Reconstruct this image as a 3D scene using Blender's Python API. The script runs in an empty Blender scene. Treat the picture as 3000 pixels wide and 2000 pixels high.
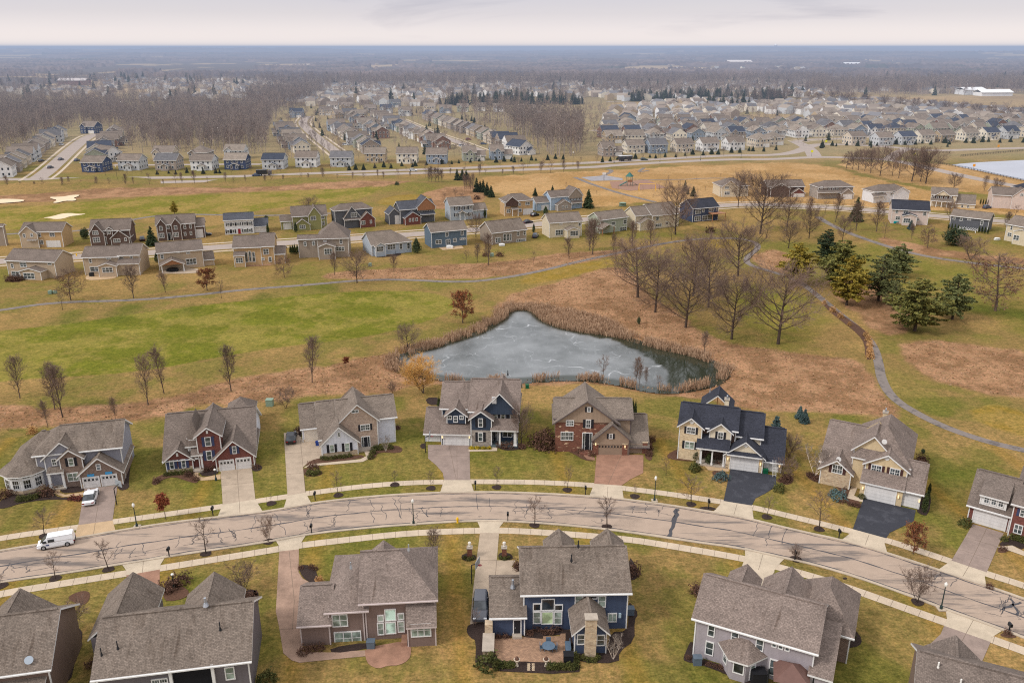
import bpy, math, random
import numpy as np
from mathutils import Vector, Matrix
random.seed(7); np.random.seed(7)
R = math.radians
sc = bpy.context.scene
COL = sc.collection
# ---------------------------------------------------------------- camera (drone, 65 m up)
CH, FPX, PITCH = 65.0, 1900.0, math.atan(676/1900)
cam = bpy.data.cameras.new('camera'); cam.lens = 36*FPX/2352; cam.sensor_width = 36
cam.clip_start = .5; cam.clip_end = 90000
camo = bpy.data.objects.new('camera', cam); COL.objects.link(camo)
camo.location = (0, 0, CH); camo.rotation_euler = (math.pi/2-PITCH, 0, 0); sc.camera = camo
sc.view_settings.view_transform = 'Standard'; sc.view_settings.look = 'None'
sc.view_settings.exposure = 0; sc.view_settings.gamma = 1
sc.cycles.use_denoising = False; sc.cycles.filter_width = 1.15
sc.cycles.max_bounces = 5; sc.cycles.diffuse_bounces = 2; sc.cycles.glossy_bounces = 2
sc.cycles.transmission_bounces = 2; sc.cycles.volume_bounces = 0; sc.cycles.transparent_max_bounces = 4
sc.cycles.caustics_reflective = False; sc.cycles.caustics_refractive = False
SP, CP = math.sin(PITCH), math.cos(PITCH)
def ray(x, y):
    u = (x-1176)/FPX; v = (y-784)/FPX
    return Vector((u, CP-v*SP, -SP-v*CP))
def G(x, y, z=0.0):
    """survey measurement -> point of the ground (or of the level z)"""
    d = ray(x, y); t = (z-CH)/d.z
    return Vector((d.x*t, d.y*t, z))
CROPS = {1:(0,1120,2.614),2:(780,1060,2.614),3:(1540,1100,2.614),4:(2200,1150,2.614),5:(0,1400,2.614),6:(740,1400,2.614),
         7:(1300,1500,3.136),8:(1900,1500,3.136),9:(2400,1550,3.485),
         'A':(0,540,3.36),'B':(600,500,2.94),'C':(1250,450,2.6133),'D':(2000,400,2.352),'E':(0,120,2.352),'F':(760,120,2.352),
         'G':(1600,120,3.36),'H':(2250,120,3.136),'I':(1150,650,2.352),'J':(2100,650,2.24),'K':(0,750,1.8816),0:(0,0,.784)}
def c2d(c, x, y):
    ox, oy, s = CROPS[c]
    return ((ox+x/s)*.784, (oy+y/s)*.784)
def GC(c, x, y, z=0.0):
    return G(*c2d(c, x, y), z)
# ---------------------------------------------------------------- colours
def lin1(c):
    c = c/255.0
    return c/12.92 if c <= .04045 else ((c+.055)/1.055)**2.4
KA = 1.0
def C(r, g, b, k=1.0):
    return tuple(min(.85, lin1(v)*k*KA) for v in (r, g, b))
# ---------------------------------------------------------------- materials
_mats = {}
def nodemat(name):
    m = bpy.data.materials.new(name); m.use_nodes = True
    nt = m.node_tree; b = nt.nodes['Principled BSDF']
    b.inputs['Roughness'].default_value = .85
    b.inputs['Specular IOR Level'].default_value = .25
    return m, nt, b
def N(nt, t, **kw):
    n = nt.nodes.new(t)
    for k, v in kw.items():
        if k.startswith('i_'): n.inputs[k[2:].replace('_', ' ')].default_value = v
        else: setattr(n, k, v)
    return n
def mixc(nt, fac, a, b, mode='MIX'):
    n = nt.nodes.new('ShaderNodeMix'); n.data_type = 'RGBA'; n.blend_type = mode
    for sock, v in ((n.inputs[0], fac), (n.inputs[6], a), (n.inputs[7], b)):
        if isinstance(v, (int, float)): sock.default_value = v
        elif isinstance(v, tuple): sock.default_value = (*v[:3], 1)
        else: nt.links.new(v, sock)
    return n.outputs[2]
def ramp(nt, src, stops):
    n = nt.nodes.new('ShaderNodeValToRGB'); e = n.color_ramp.elements
    while len(e) < len(stops): e.new(.5)
    for i, (p, c) in enumerate(stops):
        e[i].position = p; e[i].color = (*c, 1) if isinstance(c, tuple) else (c, c, c, 1)
    nt.links.new(src, n.inputs[0]); return n.outputs[0]
def noise(nt, scale, detail=3, rough=.6, vec=None, dist=0):
    n = N(nt, 'ShaderNodeTexNoise'); n.inputs['Scale'].default_value = scale
    n.inputs['Detail'].default_value = detail; n.inputs['Roughness'].default_value = rough
    n.inputs['Distortion'].default_value = dist
    if vec is not None: nt.links.new(vec, n.inputs['Vector'])
    return n.outputs['Fac']
def vscale(nt, vec, s):
    n = N(nt, 'ShaderNodeMapping'); n.inputs['Scale'].default_value = s
    nt.links.new(vec, n.inputs['Vector']); return n.outputs[0]
def wpos(nt):
    return N(nt, 'ShaderNodeNewGeometry').outputs['Position']
def uv(nt):
    return N(nt, 'ShaderNodeUVMap').outputs[0]
def bump(nt, b, h, strength=.3, dist=.02):
    n = N(nt, 'ShaderNodeBump'); n.inputs['Strength'].default_value = strength; n.inputs['Distance'].default_value = dist
    nt.links.new(h, n.inputs['Height']); nt.links.new(n.outputs[0], b.inputs['Normal'])
def plain(name, c, rough=.7, var=.15, scale=1.5, metallic=0, spec=.25, emit=None):
    key = ('plain', name)
    if key in _mats: return _mats[key]
    m, nt, b = nodemat(name)
    f = noise(nt, scale, 4, .65, wpos(nt))
    dk = tuple(v*(1-var) for v in c); lt = tuple(min(.9, v*(1+var)) for v in c)
    o = mixc(nt, ramp(nt, f, [(.3, 0.), (.7, 1.)]), dk, lt)
    nt.links.new(o, b.inputs['Base Color']); b.inputs['Roughness'].default_value = rough
    b.inputs['Metallic'].default_value = metallic; b.inputs['Specular IOR Level'].default_value = spec
    if emit: b.inputs['Emission Color'].default_value = (*emit, 1); b.inputs['Emission Strength'].default_value = 1.5
    _mats[key] = m; return m
def objcol(nt):
    return N(nt, 'ShaderNodeObjectInfo').outputs['Color']
def siding(name, c=None, pitch=.18, vertical=False):
    """lap siding; c None -> the object's own colour"""
    key = ('siding', name)
    if key in _mats: return _mats[key]
    m, nt, b = nodemat(name)
    u = uv(nt); sep = N(nt, 'ShaderNodeSeparateXYZ'); nt.links.new(u, sep.inputs[0])
    w = N(nt, 'ShaderNodeMath', operation='MULTIPLY'); w.inputs[1].default_value = 1/pitch
    nt.links.new(sep.outputs[0 if vertical else 1], w.inputs[0])
    fr = N(nt, 'ShaderNodeMath', operation='FRACT'); nt.links.new(w.outputs[0], fr.inputs[0])
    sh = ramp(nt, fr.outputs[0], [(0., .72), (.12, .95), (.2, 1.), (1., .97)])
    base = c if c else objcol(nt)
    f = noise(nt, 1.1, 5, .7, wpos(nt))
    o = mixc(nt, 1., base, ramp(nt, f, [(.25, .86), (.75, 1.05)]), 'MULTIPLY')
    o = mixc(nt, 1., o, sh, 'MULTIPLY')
    # darker splash band near the ground and streaks under the eave
    st = noise(nt, 1., 3, .6, vscale(nt, u, (3., .25, 1)))
    o = mixc(nt, .5, o, mixc(nt, 1., o, ramp(nt, st, [(.35, .82), (.6, 1.03)]), 'MULTIPLY'))
    nt.links.new(o, b.inputs['Base Color']); b.inputs['Roughness'].default_value = .6
    _mats[key] = m; return m
def brick(name, c1, c2, mortar, bw=.22, bh=.075, blotch=None, ms=.012):
    key = ('brick', name)
    if key in _mats: return _mats[key]
    m, nt, b = nodemat(name)
    n = N(nt, 'ShaderNodeTexBrick'); nt.links.new(uv(nt), n.inputs['Vector'])
    n.inputs['Scale'].default_value = 1; n.inputs['Brick Width'].default_value = bw; n.inputs['Row Height'].default_value = bh
    n.inputs['Mortar Size'].default_value = ms; n.inputs['Color1'].default_value = (*c1, 1); n.inputs['Color2'].default_value = (*c2, 1)
    n.inputs['Mortar'].default_value = (*mortar, 1); n.inputs['Bias'].default_value = -.1
    f = noise(nt, 2.2, 5, .75, wpos(nt))
    o = mixc(nt, 1., n.outputs[0], ramp(nt, f, [(.3, .72), (.7, 1.2)]), 'MULTIPLY')
    if blotch:
        f2 = noise(nt, 1., 2, .5, vscale(nt, uv(nt), (.9, 2.2, 1)))
        o = mixc(nt, ramp(nt, f2, [(.62, 0.), (.64, 1.)]), o, blotch)
    nt.links.new(o, b.inputs['Base Color']); bump(nt, b, n.outputs['Fac'], .3, -.01)
    _mats[key] = m; return m
def shingle(name, c=None, moss=0.0, bw=.33, bh=.15):
    key = ('shingle', name)
    if key in _mats: return _mats[key]
    m, nt, b = nodemat(name)
    u = uv(nt)
    n = N(nt, 'ShaderNodeTexBrick'); nt.links.new(u, n.inputs['Vector'])
    n.inputs['Scale'].default_value = 1; n.inputs['Brick Width'].default_value = bw; n.inputs['Row Height'].default_value = bh
    n.inputs['Mortar Size'].default_value = .012; n.inputs['Color1'].default_value = (.84, .83, .82, 1)
    n.inputs['Color2'].default_value = (1.16, 1.15, 1.14, 1); n.inputs['Mortar'].default_value = (.5, .5, .5, 1)
    base = c if c else objcol(nt)
    o = mixc(nt, 1., base, n.outputs[0], 'MULTIPLY')
    g = noise(nt, 5., 2, .6, u)
    o = mixc(nt, 1., o, ramp(nt, g, [(.3, .72), (.7, 1.3)]), 'MULTIPLY')
    f = noise(nt, .45, 4, .6, wpos(nt))
    o = mixc(nt, 1., o, ramp(nt, f, [(.3, .82), (.7, 1.14)]), 'MULTIPLY')
    if moss:
        st = noise(nt, 1., 4, .6, vscale(nt, u, (1.5, .3, 1)), .5)
        o = mixc(nt, ramp(nt, st, [(.62-.1*moss, 0.), (.75, .75)]), o, mixc(nt, 1., o, (.45, .40, .36), 'MULTIPLY'))
    nt.links.new(o, b.inputs['Base Color']); b.inputs['Roughness'].default_value = .92
    bump(nt, b, n.outputs[0], .4, .015)
    _mats[key] = m; return m
def glass(name='window_glass', c=(.035, .045, .05), rough=.06):
    key = ('glass', name)
    if key in _mats: return _mats[key]
    m, nt, b = nodemat(name)
    f = noise(nt, .9, 2, .5, wpos(nt))
    o = mixc(nt, ramp(nt, f, [(.42, 0.), (.6, 1.)]), c, tuple(v*2.2+.03 for v in c))
    nt.links.new(o, b.inputs['Base Color']); b.inputs['Roughness'].default_value = rough
    b.inputs['Specular IOR Level'].default_value = .8
    _mats[key] = m; return m
TRIM = lambda: plain('white_trim', (.74, .73, .71), .5, .06)
# ---------------------------------------------------------------- meshes
class MB:
    def __init__(s): s.v = []; s.f = []; s.m = []
    def poly(s, pts, mi=0):
        k = len(s.v); s.v += [tuple(p) for p in pts]; s.f.append(list(range(k, k+len(pts)))); s.m.append(mi)
    def box(s, x0, x1, y0, y1, z0, z1, mi=0, T=None):
        P = [(x, y, z) for z in (z0, z1) for y in (y0, y1) for x in (x0, x1)]
        if T: P = [T(p) for p in P]
        k = len(s.v); s.v += P
        for q in ((0,2,3,1),(4,5,7,6),(0,1,5,4),(1,3,7,5),(3,2,6,7),(2,0,4,6)):
            s.f.append([k+i for i in q]); s.m.append(mi)
    def tube(s, p0, p1, r0, r1, n=6, mi=0, cap=True):
        p0 = Vector(p0); p1 = Vector(p1); d = (p1-p0)
        if d.length < 1e-6: return
        d.normalize(); a = d.orthogonal().normalized(); b = d.cross(a); k = len(s.v)
        for p, r in ((p0, r0), (p1, r1)):
            for i in range(n):
                t = 2*math.pi*i/n; q = p+a*(r*math.cos(t))+b*(r*math.sin(t)); s.v.append(tuple(q))
        for i in range(n):
            j = (i+1) % n; s.f.append([k+i, k+j, k+n+j, k+n+i]); s.m.append(mi)
        if cap:
            s.f.append([k+n+i for i in range(n)]); s.m.append(mi); s.f.append([k+i for i in range(n)][::-1]); s.m.append(mi)
    def lathe(s, prof, c=(0,0), n=12, mi=0):
        k = len(s.v)
        for r, z in prof:
            for i in range(n):
                t = 2*math.pi*i/n; s.v.append((c[0]+r*math.cos(t), c[1]+r*math.sin(t), z))
        for a in range(len(prof)-1):
            for i in range(n):
                j = (i+1) % n; s.f.append([k+a*n+i, k+a*n+j, k+(a+1)*n+j, k+(a+1)*n+i]); s.m.append(mi)
        a = len(prof)-1
        s.f.append([k+a*n+i for i in range(n)]); s.m.append(mi)
    def slab(s, pts, th=.2, top=0, side=1):
        """roof plane: the polygon and its edges dropped by th"""
        P = [Vector(p) for p in pts]
        nrm = (P[1]-P[0]).cross(P[2]-P[0])
        if nrm.z < 0: P.reverse()
        s.poly(P, top)
        Q = [p-Vector((0, 0, th)) for p in P]; s.poly(Q[::-1], side)
        for i in range(len(P)):
            j = (i+1) % len(P); s.poly([P[i], Q[i], Q[j], P[j]], side)
    def build(s, name, mats, parent=None, smooth=False, link=True):
        me = bpy.data.meshes.new(name); me.from_pydata(s.v, [], s.f)
        if not isinstance(mats, (list, tuple)): mats = [mats]
        for m in mats: me.materials.append(m)
        me.polygons.foreach_set('material_index', [min(i, len(mats)-1) for i in s.m])
        if smooth: me.polygons.foreach_set('use_smooth', [True]*len(s.f))
        uvl = me.uv_layers.new(name='UVMap'); data = [0.0]*(2*len(me.loops))
        V = s.v
        for p in me.polygons:
            n = p.normal
            if abs(n.z) < .3: t = Vector((-n.y, n.x, 0)); w = Vector((0, 0, 1))
            elif abs(n.z) > .995: t = Vector((1, 0, 0)); w = Vector((0, 1, 0))
            else: t = Vector((-n.y, n.x, 0)); w = n.cross(t.normalized())
            t.normalize()
            for li in p.loop_indices:
                q = V[me.loops[li].vertex_index]
                data[2*li] = q[0]*t.x+q[1]*t.y+q[2]*t.z; data[2*li+1] = q[0]*w.x+q[1]*w.y+q[2]*w.z
        uvl.data.foreach_set('uv', data)
        o = bpy.data.objects.new(name, me)
        if link: COL.objects.link(o)
        if parent: o.parent = parent
        return o
def np_mesh(name, V, F, mats, mi=None, smooth=False, link=True, parent=None):
    """V (n,3), F (m,3|4) numpy"""
    me = bpy.data.meshes.new(name); k = F.shape[1]
    me.vertices.add(len(V)); me.vertices.foreach_set('co', V.astype(np.float32).ravel())
    me.loops.add(F.size); me.loops.foreach_set('vertex_index', F.astype(np.int32).ravel())
    me.polygons.add(len(F)); me.polygons.foreach_set('loop_start', np.arange(0, F.size, k, dtype=np.int32))
    me.polygons.foreach_set('loop_total', np.full(len(F), k, dtype=np.int32))
    if not isinstance(mats, (list, tuple)): mats = [mats]
    for m in mats: me.materials.append(m)
    if mi is not None: me.polygons.foreach_set('material_index', mi.astype(np.int32))
    if smooth: me.polygons.foreach_set('use_smooth', np.ones(len(F), dtype=bool))
    me.update(calc_edges=True); me.validate()
    o = bpy.data.objects.new(name, me)
    if link: COL.objects.link(o)
    if parent: o.parent = parent
    return o
def tag(o, label=None, cat=None, group=None, kind=None):
    if label: o['label'] = label
    if cat: o['category'] = cat
    if group: o['group'] = group
    if kind: o['kind'] = kind
    return o
def empty(name, loc, rz=0, label=None, cat=None, group=None):
    o = bpy.data.objects.new(name, None); COL.objects.link(o); o.location = loc; o.rotation_euler = (0, 0, rz)
    o.empty_display_size = .1
    return tag(o, label, cat, group)
def kids(o): return [c for c in o.children]
_kidmap = {}
def copy_tree(o, loc=None, rz=None, scale=None, label=None, group=None, color=None, parent=None, bare=False):
    c = o.copy(); COL.objects.link(c); c.parent = parent
    if loc is not None: c.location = loc
    if rz is not None: c.rotation_euler = (0, 0, rz)
    if scale is not None: c.scale = scale if hasattr(scale, '__len__') else (scale,)*3
    if label: c['label'] = label
    if group: c['group'] = group
    for ch in kids(o): copy_tree(ch, parent=c)
    return c
def vnoise(x, y, seed=0):
    """smooth value noise on arrays"""
    xi = np.floor(x).astype(np.int64); yi = np.floor(y).astype(np.int64); xf = x-xi; yf = y-yi
    def h(a, b):
        n = (a*374761393+b*668265263+seed*974634777) & 0xffffffff
        n = ((n ^ (n >> 13))*1274126177) & 0xffffffff
        return ((n ^ (n >> 16)) & 0xffff)/65535.0
    u = xf*xf*(3-2*xf); v = yf*yf*(3-2*yf)
    return (h(xi, yi)*(1-u)+h(xi+1, yi)*u)*(1-v)+(h(xi, yi+1)*(1-u)+h(xi+1, yi+1)*u)*v
def fbm(x, y, seed=0, oct=3):
    s = 0; a = .5; t = 0
    for i in range(oct):
        s = s+a*vnoise(x*2**i, y*2**i, seed+i*17); t += a; a *= .5
    return s/t
def sdist(P, poly):
    """signed distance (negative inside) of points P (n,2) to polygon (k,2)"""
    poly = np.asarray(poly, float); n = len(poly)
    d = np.full(len(P), 1e18); inside = np.zeros(len(P), bool)
    for i in range(n):
        a = poly[i]; b = poly[(i+1) % n]; e = b-a; w = P-a
        t = np.clip((w@e)/max(1e-9, e@e), 0, 1); q = w-t[:, None]*e; d = np.minimum(d, (q**2).sum(1))
        c = (a[1] > P[:, 1]) != (b[1] > P[:, 1])
        with np.errstate(divide='ignore', invalid='ignore'):
            xx = (b[0]-a[0])*(P[:, 1]-a[1])/(b[1]-a[1] if b[1] != a[1] else 1e-9)+a[0]
        inside ^= c & (P[:, 0] < xx)
    d = np.sqrt(d); return np.where(inside, -d, d)
def smooth_poly(pts, closed=True, it=2):
    P = [Vector(p) for p in pts]
    for _ in range(it):
        Q = []
        n = len(P)
        for i in range(n if closed else n-1):
            a = P[i]; b = P[(i+1) % n]
            Q += [a*.75+b*.25, a*.25+b*.75]
        if not closed: Q = [P[0]]+Q+[P[-1]]
        P = Q
    return P
# ---------------------------------------------------------------- world light: overcast late-winter sky
SUN_EL, SUN_AZ = R(42), R(-115)     # soft light from the left, a little behind the camera
w = bpy.data.worlds.new('World'); sc.world = w; w.use_nodes = True
nt = w.node_tree; bg = nt.nodes['Background']; bg.inputs['Strength'].default_value = 1.22
sky = N(nt, 'ShaderNodeTexSky'); sky.sky_type = 'NISHITA'; sky.sun_disc = False
sky.sun_elevation = SUN_EL; sky.sun_rotation = SUN_AZ
skyb = mixc(nt, 1., sky.outputs[0], (.09, .09, .09), 'MULTIPLY')
tc = N(nt, 'ShaderNodeTexCoord'); sep = N(nt, 'ShaderNodeSeparateXYZ'); nt.links.new(tc.outputs['Generated'], sep.inputs[0])
zz = N(nt, 'ShaderNodeMath', operation='MAXIMUM'); zz.inputs[1].default_value = 0; nt.links.new(sep.outputs[2], zz.inputs[0])
za = N(nt, 'ShaderNodeMath', operation='ADD'); za.inputs[1].default_value = .11; nt.links.new(zz.outputs[0], za.inputs[0])
dv = N(nt, 'ShaderNodeVectorMath', operation='DIVIDE'); nt.links.new(tc.outputs['Generated'], dv.inputs[0])
cb = N(nt, 'ShaderNodeCombineXYZ')
for i in range(3): nt.links.new(za.outputs[0], cb.inputs[i])
nt.links.new(cb.outputs[0], dv.inputs[1])
cl = noise(nt, .42, 6, .55, dv.outputs[0], .5)
hz = ramp(nt, sep.outputs[2], [(0., C(238, 226, 220)), (.02, C(230, 222, 222)), (.06, C(210, 208, 217)), (.2, C(210, 210, 218)), (.5, (1.0, 1.0, 1.02)), (1., (1.35, 1.33, 1.32))])
cm = mixc(nt, 1., hz, ramp(nt, cl, [(.32, C(206, 208, 216)), (.47, C(236, 236, 240)), (.58, C(255, 252, 252)), (.75, C(255, 253, 252))]), 'MULTIPLY')
cf = mixc(nt, ramp(nt, sep.outputs[2], [(0., 0.), (.035, 1.)]), hz, cm)
fin = mixc(nt, .93, skyb, cf)
nt.links.new(fin, bg.inputs['Color'])
sun = bpy.data.lights.new('sun', 'SUN'); sun.energy = 2.1; sun.angle = R(12); sun.color = (1, .96, .92)
suno = bpy.data.objects.new('sun', sun); COL.objects.link(suno)
sd = Vector((math.sin(SUN_AZ)*math.cos(SUN_EL), math.cos(SUN_AZ)*math.cos(SUN_EL), math.sin(SUN_EL)))
suno.rotation_euler = sd.to_track_quat('Z', 'Y').to_euler(); suno.location = (0, -50, 200)
# ---------------------------------------------------------------- survey of the ground (image measurements turned into ground points by G)
def gp(pts, c=None):
    return [G(x, y) if c is None else GC(c, x, y) for x, y in pts]
def xy(pts): return np.array([(p.x, p.y) for p in pts])
POND = smooth_poly(gp([(1060,868),(1010,862),(960,855),(922,845),(914,830),(945,806),(1000,796),(1050,778),(1110,760),(1140,740),(1160,728),(1170,712),(1195,708),
    (1225,712),(1240,730),(1270,745),(1310,756),(1370,764),(1420,772),(1470,785),(1520,800),(1580,812),(1630,828),(1655,845),(1660,858),(1640,872),(1610,882),(1570,889),
    (1520,893),(1470,885),(1420,873),(1370,866),(1320,862),(1270,864),(1210,868),(1130,870)]), True, 2)
LAKE = gp([(1690,1140),(1760,1130),(1900,1118),(2352,1095),(2700,1090),(2700,1340),(2352,1280),(2100,1228),(1950,1195),(1800,1165)], 'H')
F1 = smooth_poly(gp([(-200,775),(0,760),(150,745),(340,715),(560,690),(760,672),(900,666),(1000,672),(1050,692),(1035,718),(960,745),(840,775),(700,790),(520,815),(380,845),(240,860),(100,868),(0,876),(-200,890)]))
GREENS = [F1, smooth_poly(gp([(-150,490),(0,482),(120,470),(300,455),(480,447),(640,440),(830,432),(890,438),(800,462),(700,470),(600,482),(450,497),(300,500),(200,512),(0,530),(-150,540)])),
          smooth_poly(gp([(1640,690),(1720,650),(1790,660),(1850,700),(1885,745),(1890,790),(1840,815),(1770,800),(1700,760)])),
          smooth_poly(gp([(1960,560),(2030,565),(2130,600),(2250,625),(2400,650),(2400,790),(2350,780),(2250,720),(2150,690),(2050,650),(1990,610)]))]
TEES = [smooth_poly(gp(p), True, 1) for p in ([(1195,640),(1240,622),(1330,605),(1420,592),(1420,605),(1350,625),(1270,645),(1200,655)],[(1590,560),(1640,548),(1700,552),(1690,565),(1640,575),(1600,572)],
        [(2210,950),(2270,925),(2380,955),(2380,1010),(2330,1000)],[(880,452),(960,445),(1000,455),(940,470),(860,470)])]
BROWN = [smooth_poly(gp(p), True, 1) for p in (
    [(-100,938),(0,932),(150,936),(300,925),(420,905),(520,870),(620,858),(700,848),(780,832),(880,812),(925,802),(935,850),(950,880),(900,905),(800,905),(700,915),(600,925),(480,930),(380,950),(300,965),(200,975),(90,985),(0,990),(-100,1000)],
    [(880,870),(905,820),(940,795),(1000,780),(1090,755),(1140,725),(1150,690),(1200,665),(1290,650),(1390,610),(1450,620),(1490,680),(1560,720),(1620,765),(1680,790),(1800,805),(1900,815),(1985,832),(2015,880),(2045,930),(2080,965),(2000,955),(1900,945),(1790,945),(1690,935),(1620,915),(1540,905),(1440,888),(1300,880),(1150,885),(1000,890)],
    [(738,632),(800,622),(950,612),(1090,607),(1200,596),(1320,578),(1440,572),(1430,583),(1330,607),(1230,624),(1120,637),(1000,643),(850,641),(770,641)],
    [(2068,780),(2180,783),(2400,812),(2400,925),(2250,900),(2150,880),(2090,835)],
    [(1730,580),(1790,572),(1830,600),(1850,640),(1780,625),(1735,610)],
    [(2010,540),(2100,560),(2200,580),(2400,600),(2400,612),(2250,600),(2100,582),(2040,570)],
    [(1890,640),(1990,640),(2060,680),(2120,740),(2060,775),(2000,760),(1940,700)],
    [(960,445),(1040,430),(1100,425),(1120,460),(1060,480),(960,480)],[(-100,455),(100,445),(300,430),(600,432),(760,425),(860,415),(960,425),(900,436),(700,436),(500,442),(300,452),(120,462),(-100,475)])]
TAN = [smooth_poly(gp(p), True, 1) for p in ([(1080,410),(1250,398),(1500,385),(1800,372),(1900,380),(1960,400),(2050,420),(2150,440),(2300,470),(2500,500),(2500,520),(2300,490),(2100,480),(1900,470),(1700,468),(1560,462),(1450,468),(1350,480),(1240,470),(1120,440)],
    [(1900,372),(2100,372),(2200,380),(2500,440),(2500,470),(2300,452),(2150,432),(1990,402)],
    [(1390,238),(1500,232),(1560,240),(1550,250),(1400,252)],[(1700,262),(1830,262),(1840,285),(1700,290)],
    [(1900,228),(2100,222),(2500,218),(2500,300),(2352,275),(2200,262),(2050,250)])]
DARKG = [smooth_poly(gp(p), True, 1) for p in ([(120,738),(170,712),(200,715),(160,752)],[(230,735),(290,700),(330,703),(280,742)],[(380,720),(430,698),(470,702),(440,722)],[(570,690),(600,668),(625,672),(610,695)],[(720,668),(735,650),(770,652),(760,670)],
    [(2130,700),(2250,720),(2400,745),(2400,720),(2200,690)],[(2120,1030),(2250,1060),(2280,1100),(2160,1130),(2080,1060)])]
# ---------------------------------------------------------------- ground sheet, fine near the houses and coarser toward the horizon
def axis(vals): return np.array(vals)
ys = np.concatenate([np.arange(2300, 1640, -14.), np.arange(1640, 620, -2.6), np.arange(620, 400, -1.6), np.arange(400, 112, -1.2), [111.3, 110.6, 110., 109.5, 109.1, 108.8]])
us = np.concatenate([np.linspace(-6000, -500, 26)[:-1], np.linspace(-500, 2852, 1080), np.linspace(2852, 8300, 26)[1:]])
gy = np.array([G(1176, y).y for y in ys]); dep = np.array([(G(1176, y)-Vector((0, 0, CH))).dot(Vector((0, CP, -SP))) for y in ys])
X = (us[None, :]-1176)/FPX*dep[:, None]; Y = np.repeat(gy[:, None], len(us), 1)
nr, ncx = X.shape
P2 = np.stack([X.ravel(), Y.ravel()], 1)
px, py = P2[:, 0], P2[:, 1]
col = np.empty((len(P2), 3)); col[:] = C(134, 112, 70)
def blend(m, c):
    global col
    m = m[:, None]; col = col*(1-m)+np.array(c)*m
def sm(x, a, b):
    t = np.clip((x-a)/(b-a), 0, 1); return t*t*(3-2*t)
near = py < 1100
idx = np.where(near)[0]; Pn = P2[idx]
n1 = fbm(px/11., py/11., 1); n2 = fbm(px/3.1, py/3.1, 5); n3 = fbm(px/40., py/40., 9)
# patchy lawn: green where it stays wet, straw elsewhere
blend(sm(n1*.6+n2*.4, .47, .66)*.65, C(108, 104, 50))
blend(sm(1-(n1*.5+n3*.5), .50, .66)*.7, C(152, 124, 80))
blend(sm(n3, .55, .72)*.5, C(112, 110, 50))
frontlawn = (py < 150)
blend(np.where(frontlawn, sm(fbm(px/9+40, py/9, 33, 4), .48, .66)*.6, 0), C(94, 98, 40))
def zone(polys, c, soft=1.2, wob=2.0, amt=1.0, c2=None, seed=3, sc_=6.):
    for i, p in enumerate(polys):
        Q = xy(p); lo = Q.min(0)-12; hi = Q.max(0)+12
        k = np.where((px > lo[0]) & (px < hi[0]) & (py > lo[1]) & (py < hi[1]))[0]
        if not len(k): continue
        s = sdist(P2[k], Q)+(fbm(px[k]/5, py[k]/5, seed+i)-.5)*2*wob
        m = (1-sm(s, -soft, soft))*amt
        cc = np.array(c)[None, :]
        if c2 is not None:
            t = sm(fbm(px[k]/sc_, py[k]/sc_, seed+50+i)*.65+fbm(px[k]/1.6, py[k]/1.6, seed+9)*.35, .38, .62)[:, None]; cc = cc*(1-t)+np.array(c2)[None, :]*t
        col[k] = col[k]*(1-m[:, None])+cc*m[:, None]
zone(BROWN, C(134, 102, 76), 1.0, 2.2, 1, C(160, 124, 96), 11, 5)
zone(TAN, C(160, 126, 82), 2.0, 5, 1, C(176, 142, 100), 21, 14)
zone([GREENS[0]], C(104, 106, 38), .35, .3, 1, C(130, 120, 60), 31, 9)
zone(GREENS[1:2], C(116, 112, 46), 2.0, 3, 1, C(144, 124, 70), 35, 12)
zone(GREENS[2:], C(112, 108, 48), 4, 6, .8, C(132, 114, 64), 38, 7)
zone(TEES, C(138, 114, 50), 1.0, 1, .85, C(146, 122, 66), 41, 4)
zone(DARKG, C(84, 92, 34), 4, 3, .75, None, 51)
zone([smooth_poly(gp([(1710,690),(1780,650),(1850,690),(1880,740),(1850,770),(1760,760)]))], C(120, 118, 46), 6, 6, .6, C(132, 118, 58), 61, 6)
# mowing stripes on the near lawns and fairway
st = np.sin((px*.95+py*.3)*2.6)*.06*(py < 130)
dg = sdist(P2[idx], xy(F1)); k = idx[dg < 0]; st[k] += np.sin((py[k]+px[k]*.18)*.55)*.05
# seasonal straw strips between houses
straw = np.exp(-((np.mod(px+py*.12+6, 19)-9.5)/1.3)**2)*(py < 132)*.5
blend(straw, C(146, 116, 54))
col *= (1+st)[:, None]
# far land: bare woods and winter fields
far = sm(py, 900, 1500)
fw = fbm(px/260., py/420., 77, 4); fld = sm(fw, .57, .63)
fc = np.array(C(98, 88, 84))[None, :]*(1-fld[:, None])+np.array(C(168, 146, 118))[None, :]*fld[:, None]
col = col*(1-far[:, None])+fc*far[:, None]
# suburb ground between the far houses: paler, trodden
sub = sm(py, 480, 560)*(1-far)
blend(sub*.7, C(148, 134, 108))
col *= (1+(n2-.5)*.22)[:, None]
Z = np.zeros(len(P2))
dp = sdist(Pn, xy(POND)); Z[idx] -= .9*(1-sm(dp, -1.0, 5.0))
dk = np.where(dp < 6)[0]; dm = (1-sm(dp[dk], 0, 4.5))[:, None]*.6; col[idx[dk]] = col[idx[dk]]*(1-dm)+np.array(C(112, 80, 56))*dm
# gentle mounds in the golf rough
for (cx, cy, rx, ry, h) in ((200, 425, 75, 9, 2.6), (700, 420, 110, 9, 2.2), (930, 430, 80, 9, 2.6), (50, 432, 60, 8, 2.4)):
    g0 = G(cx, cy); g1 = G(cx+rx, cy); g2 = G(cx, cy-ry)
    Z += h*np.exp(-((px-g0.x)/(g1.x-g0.x))**2-((py-g0.y)/(g2.y-g0.y))**2)
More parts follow.
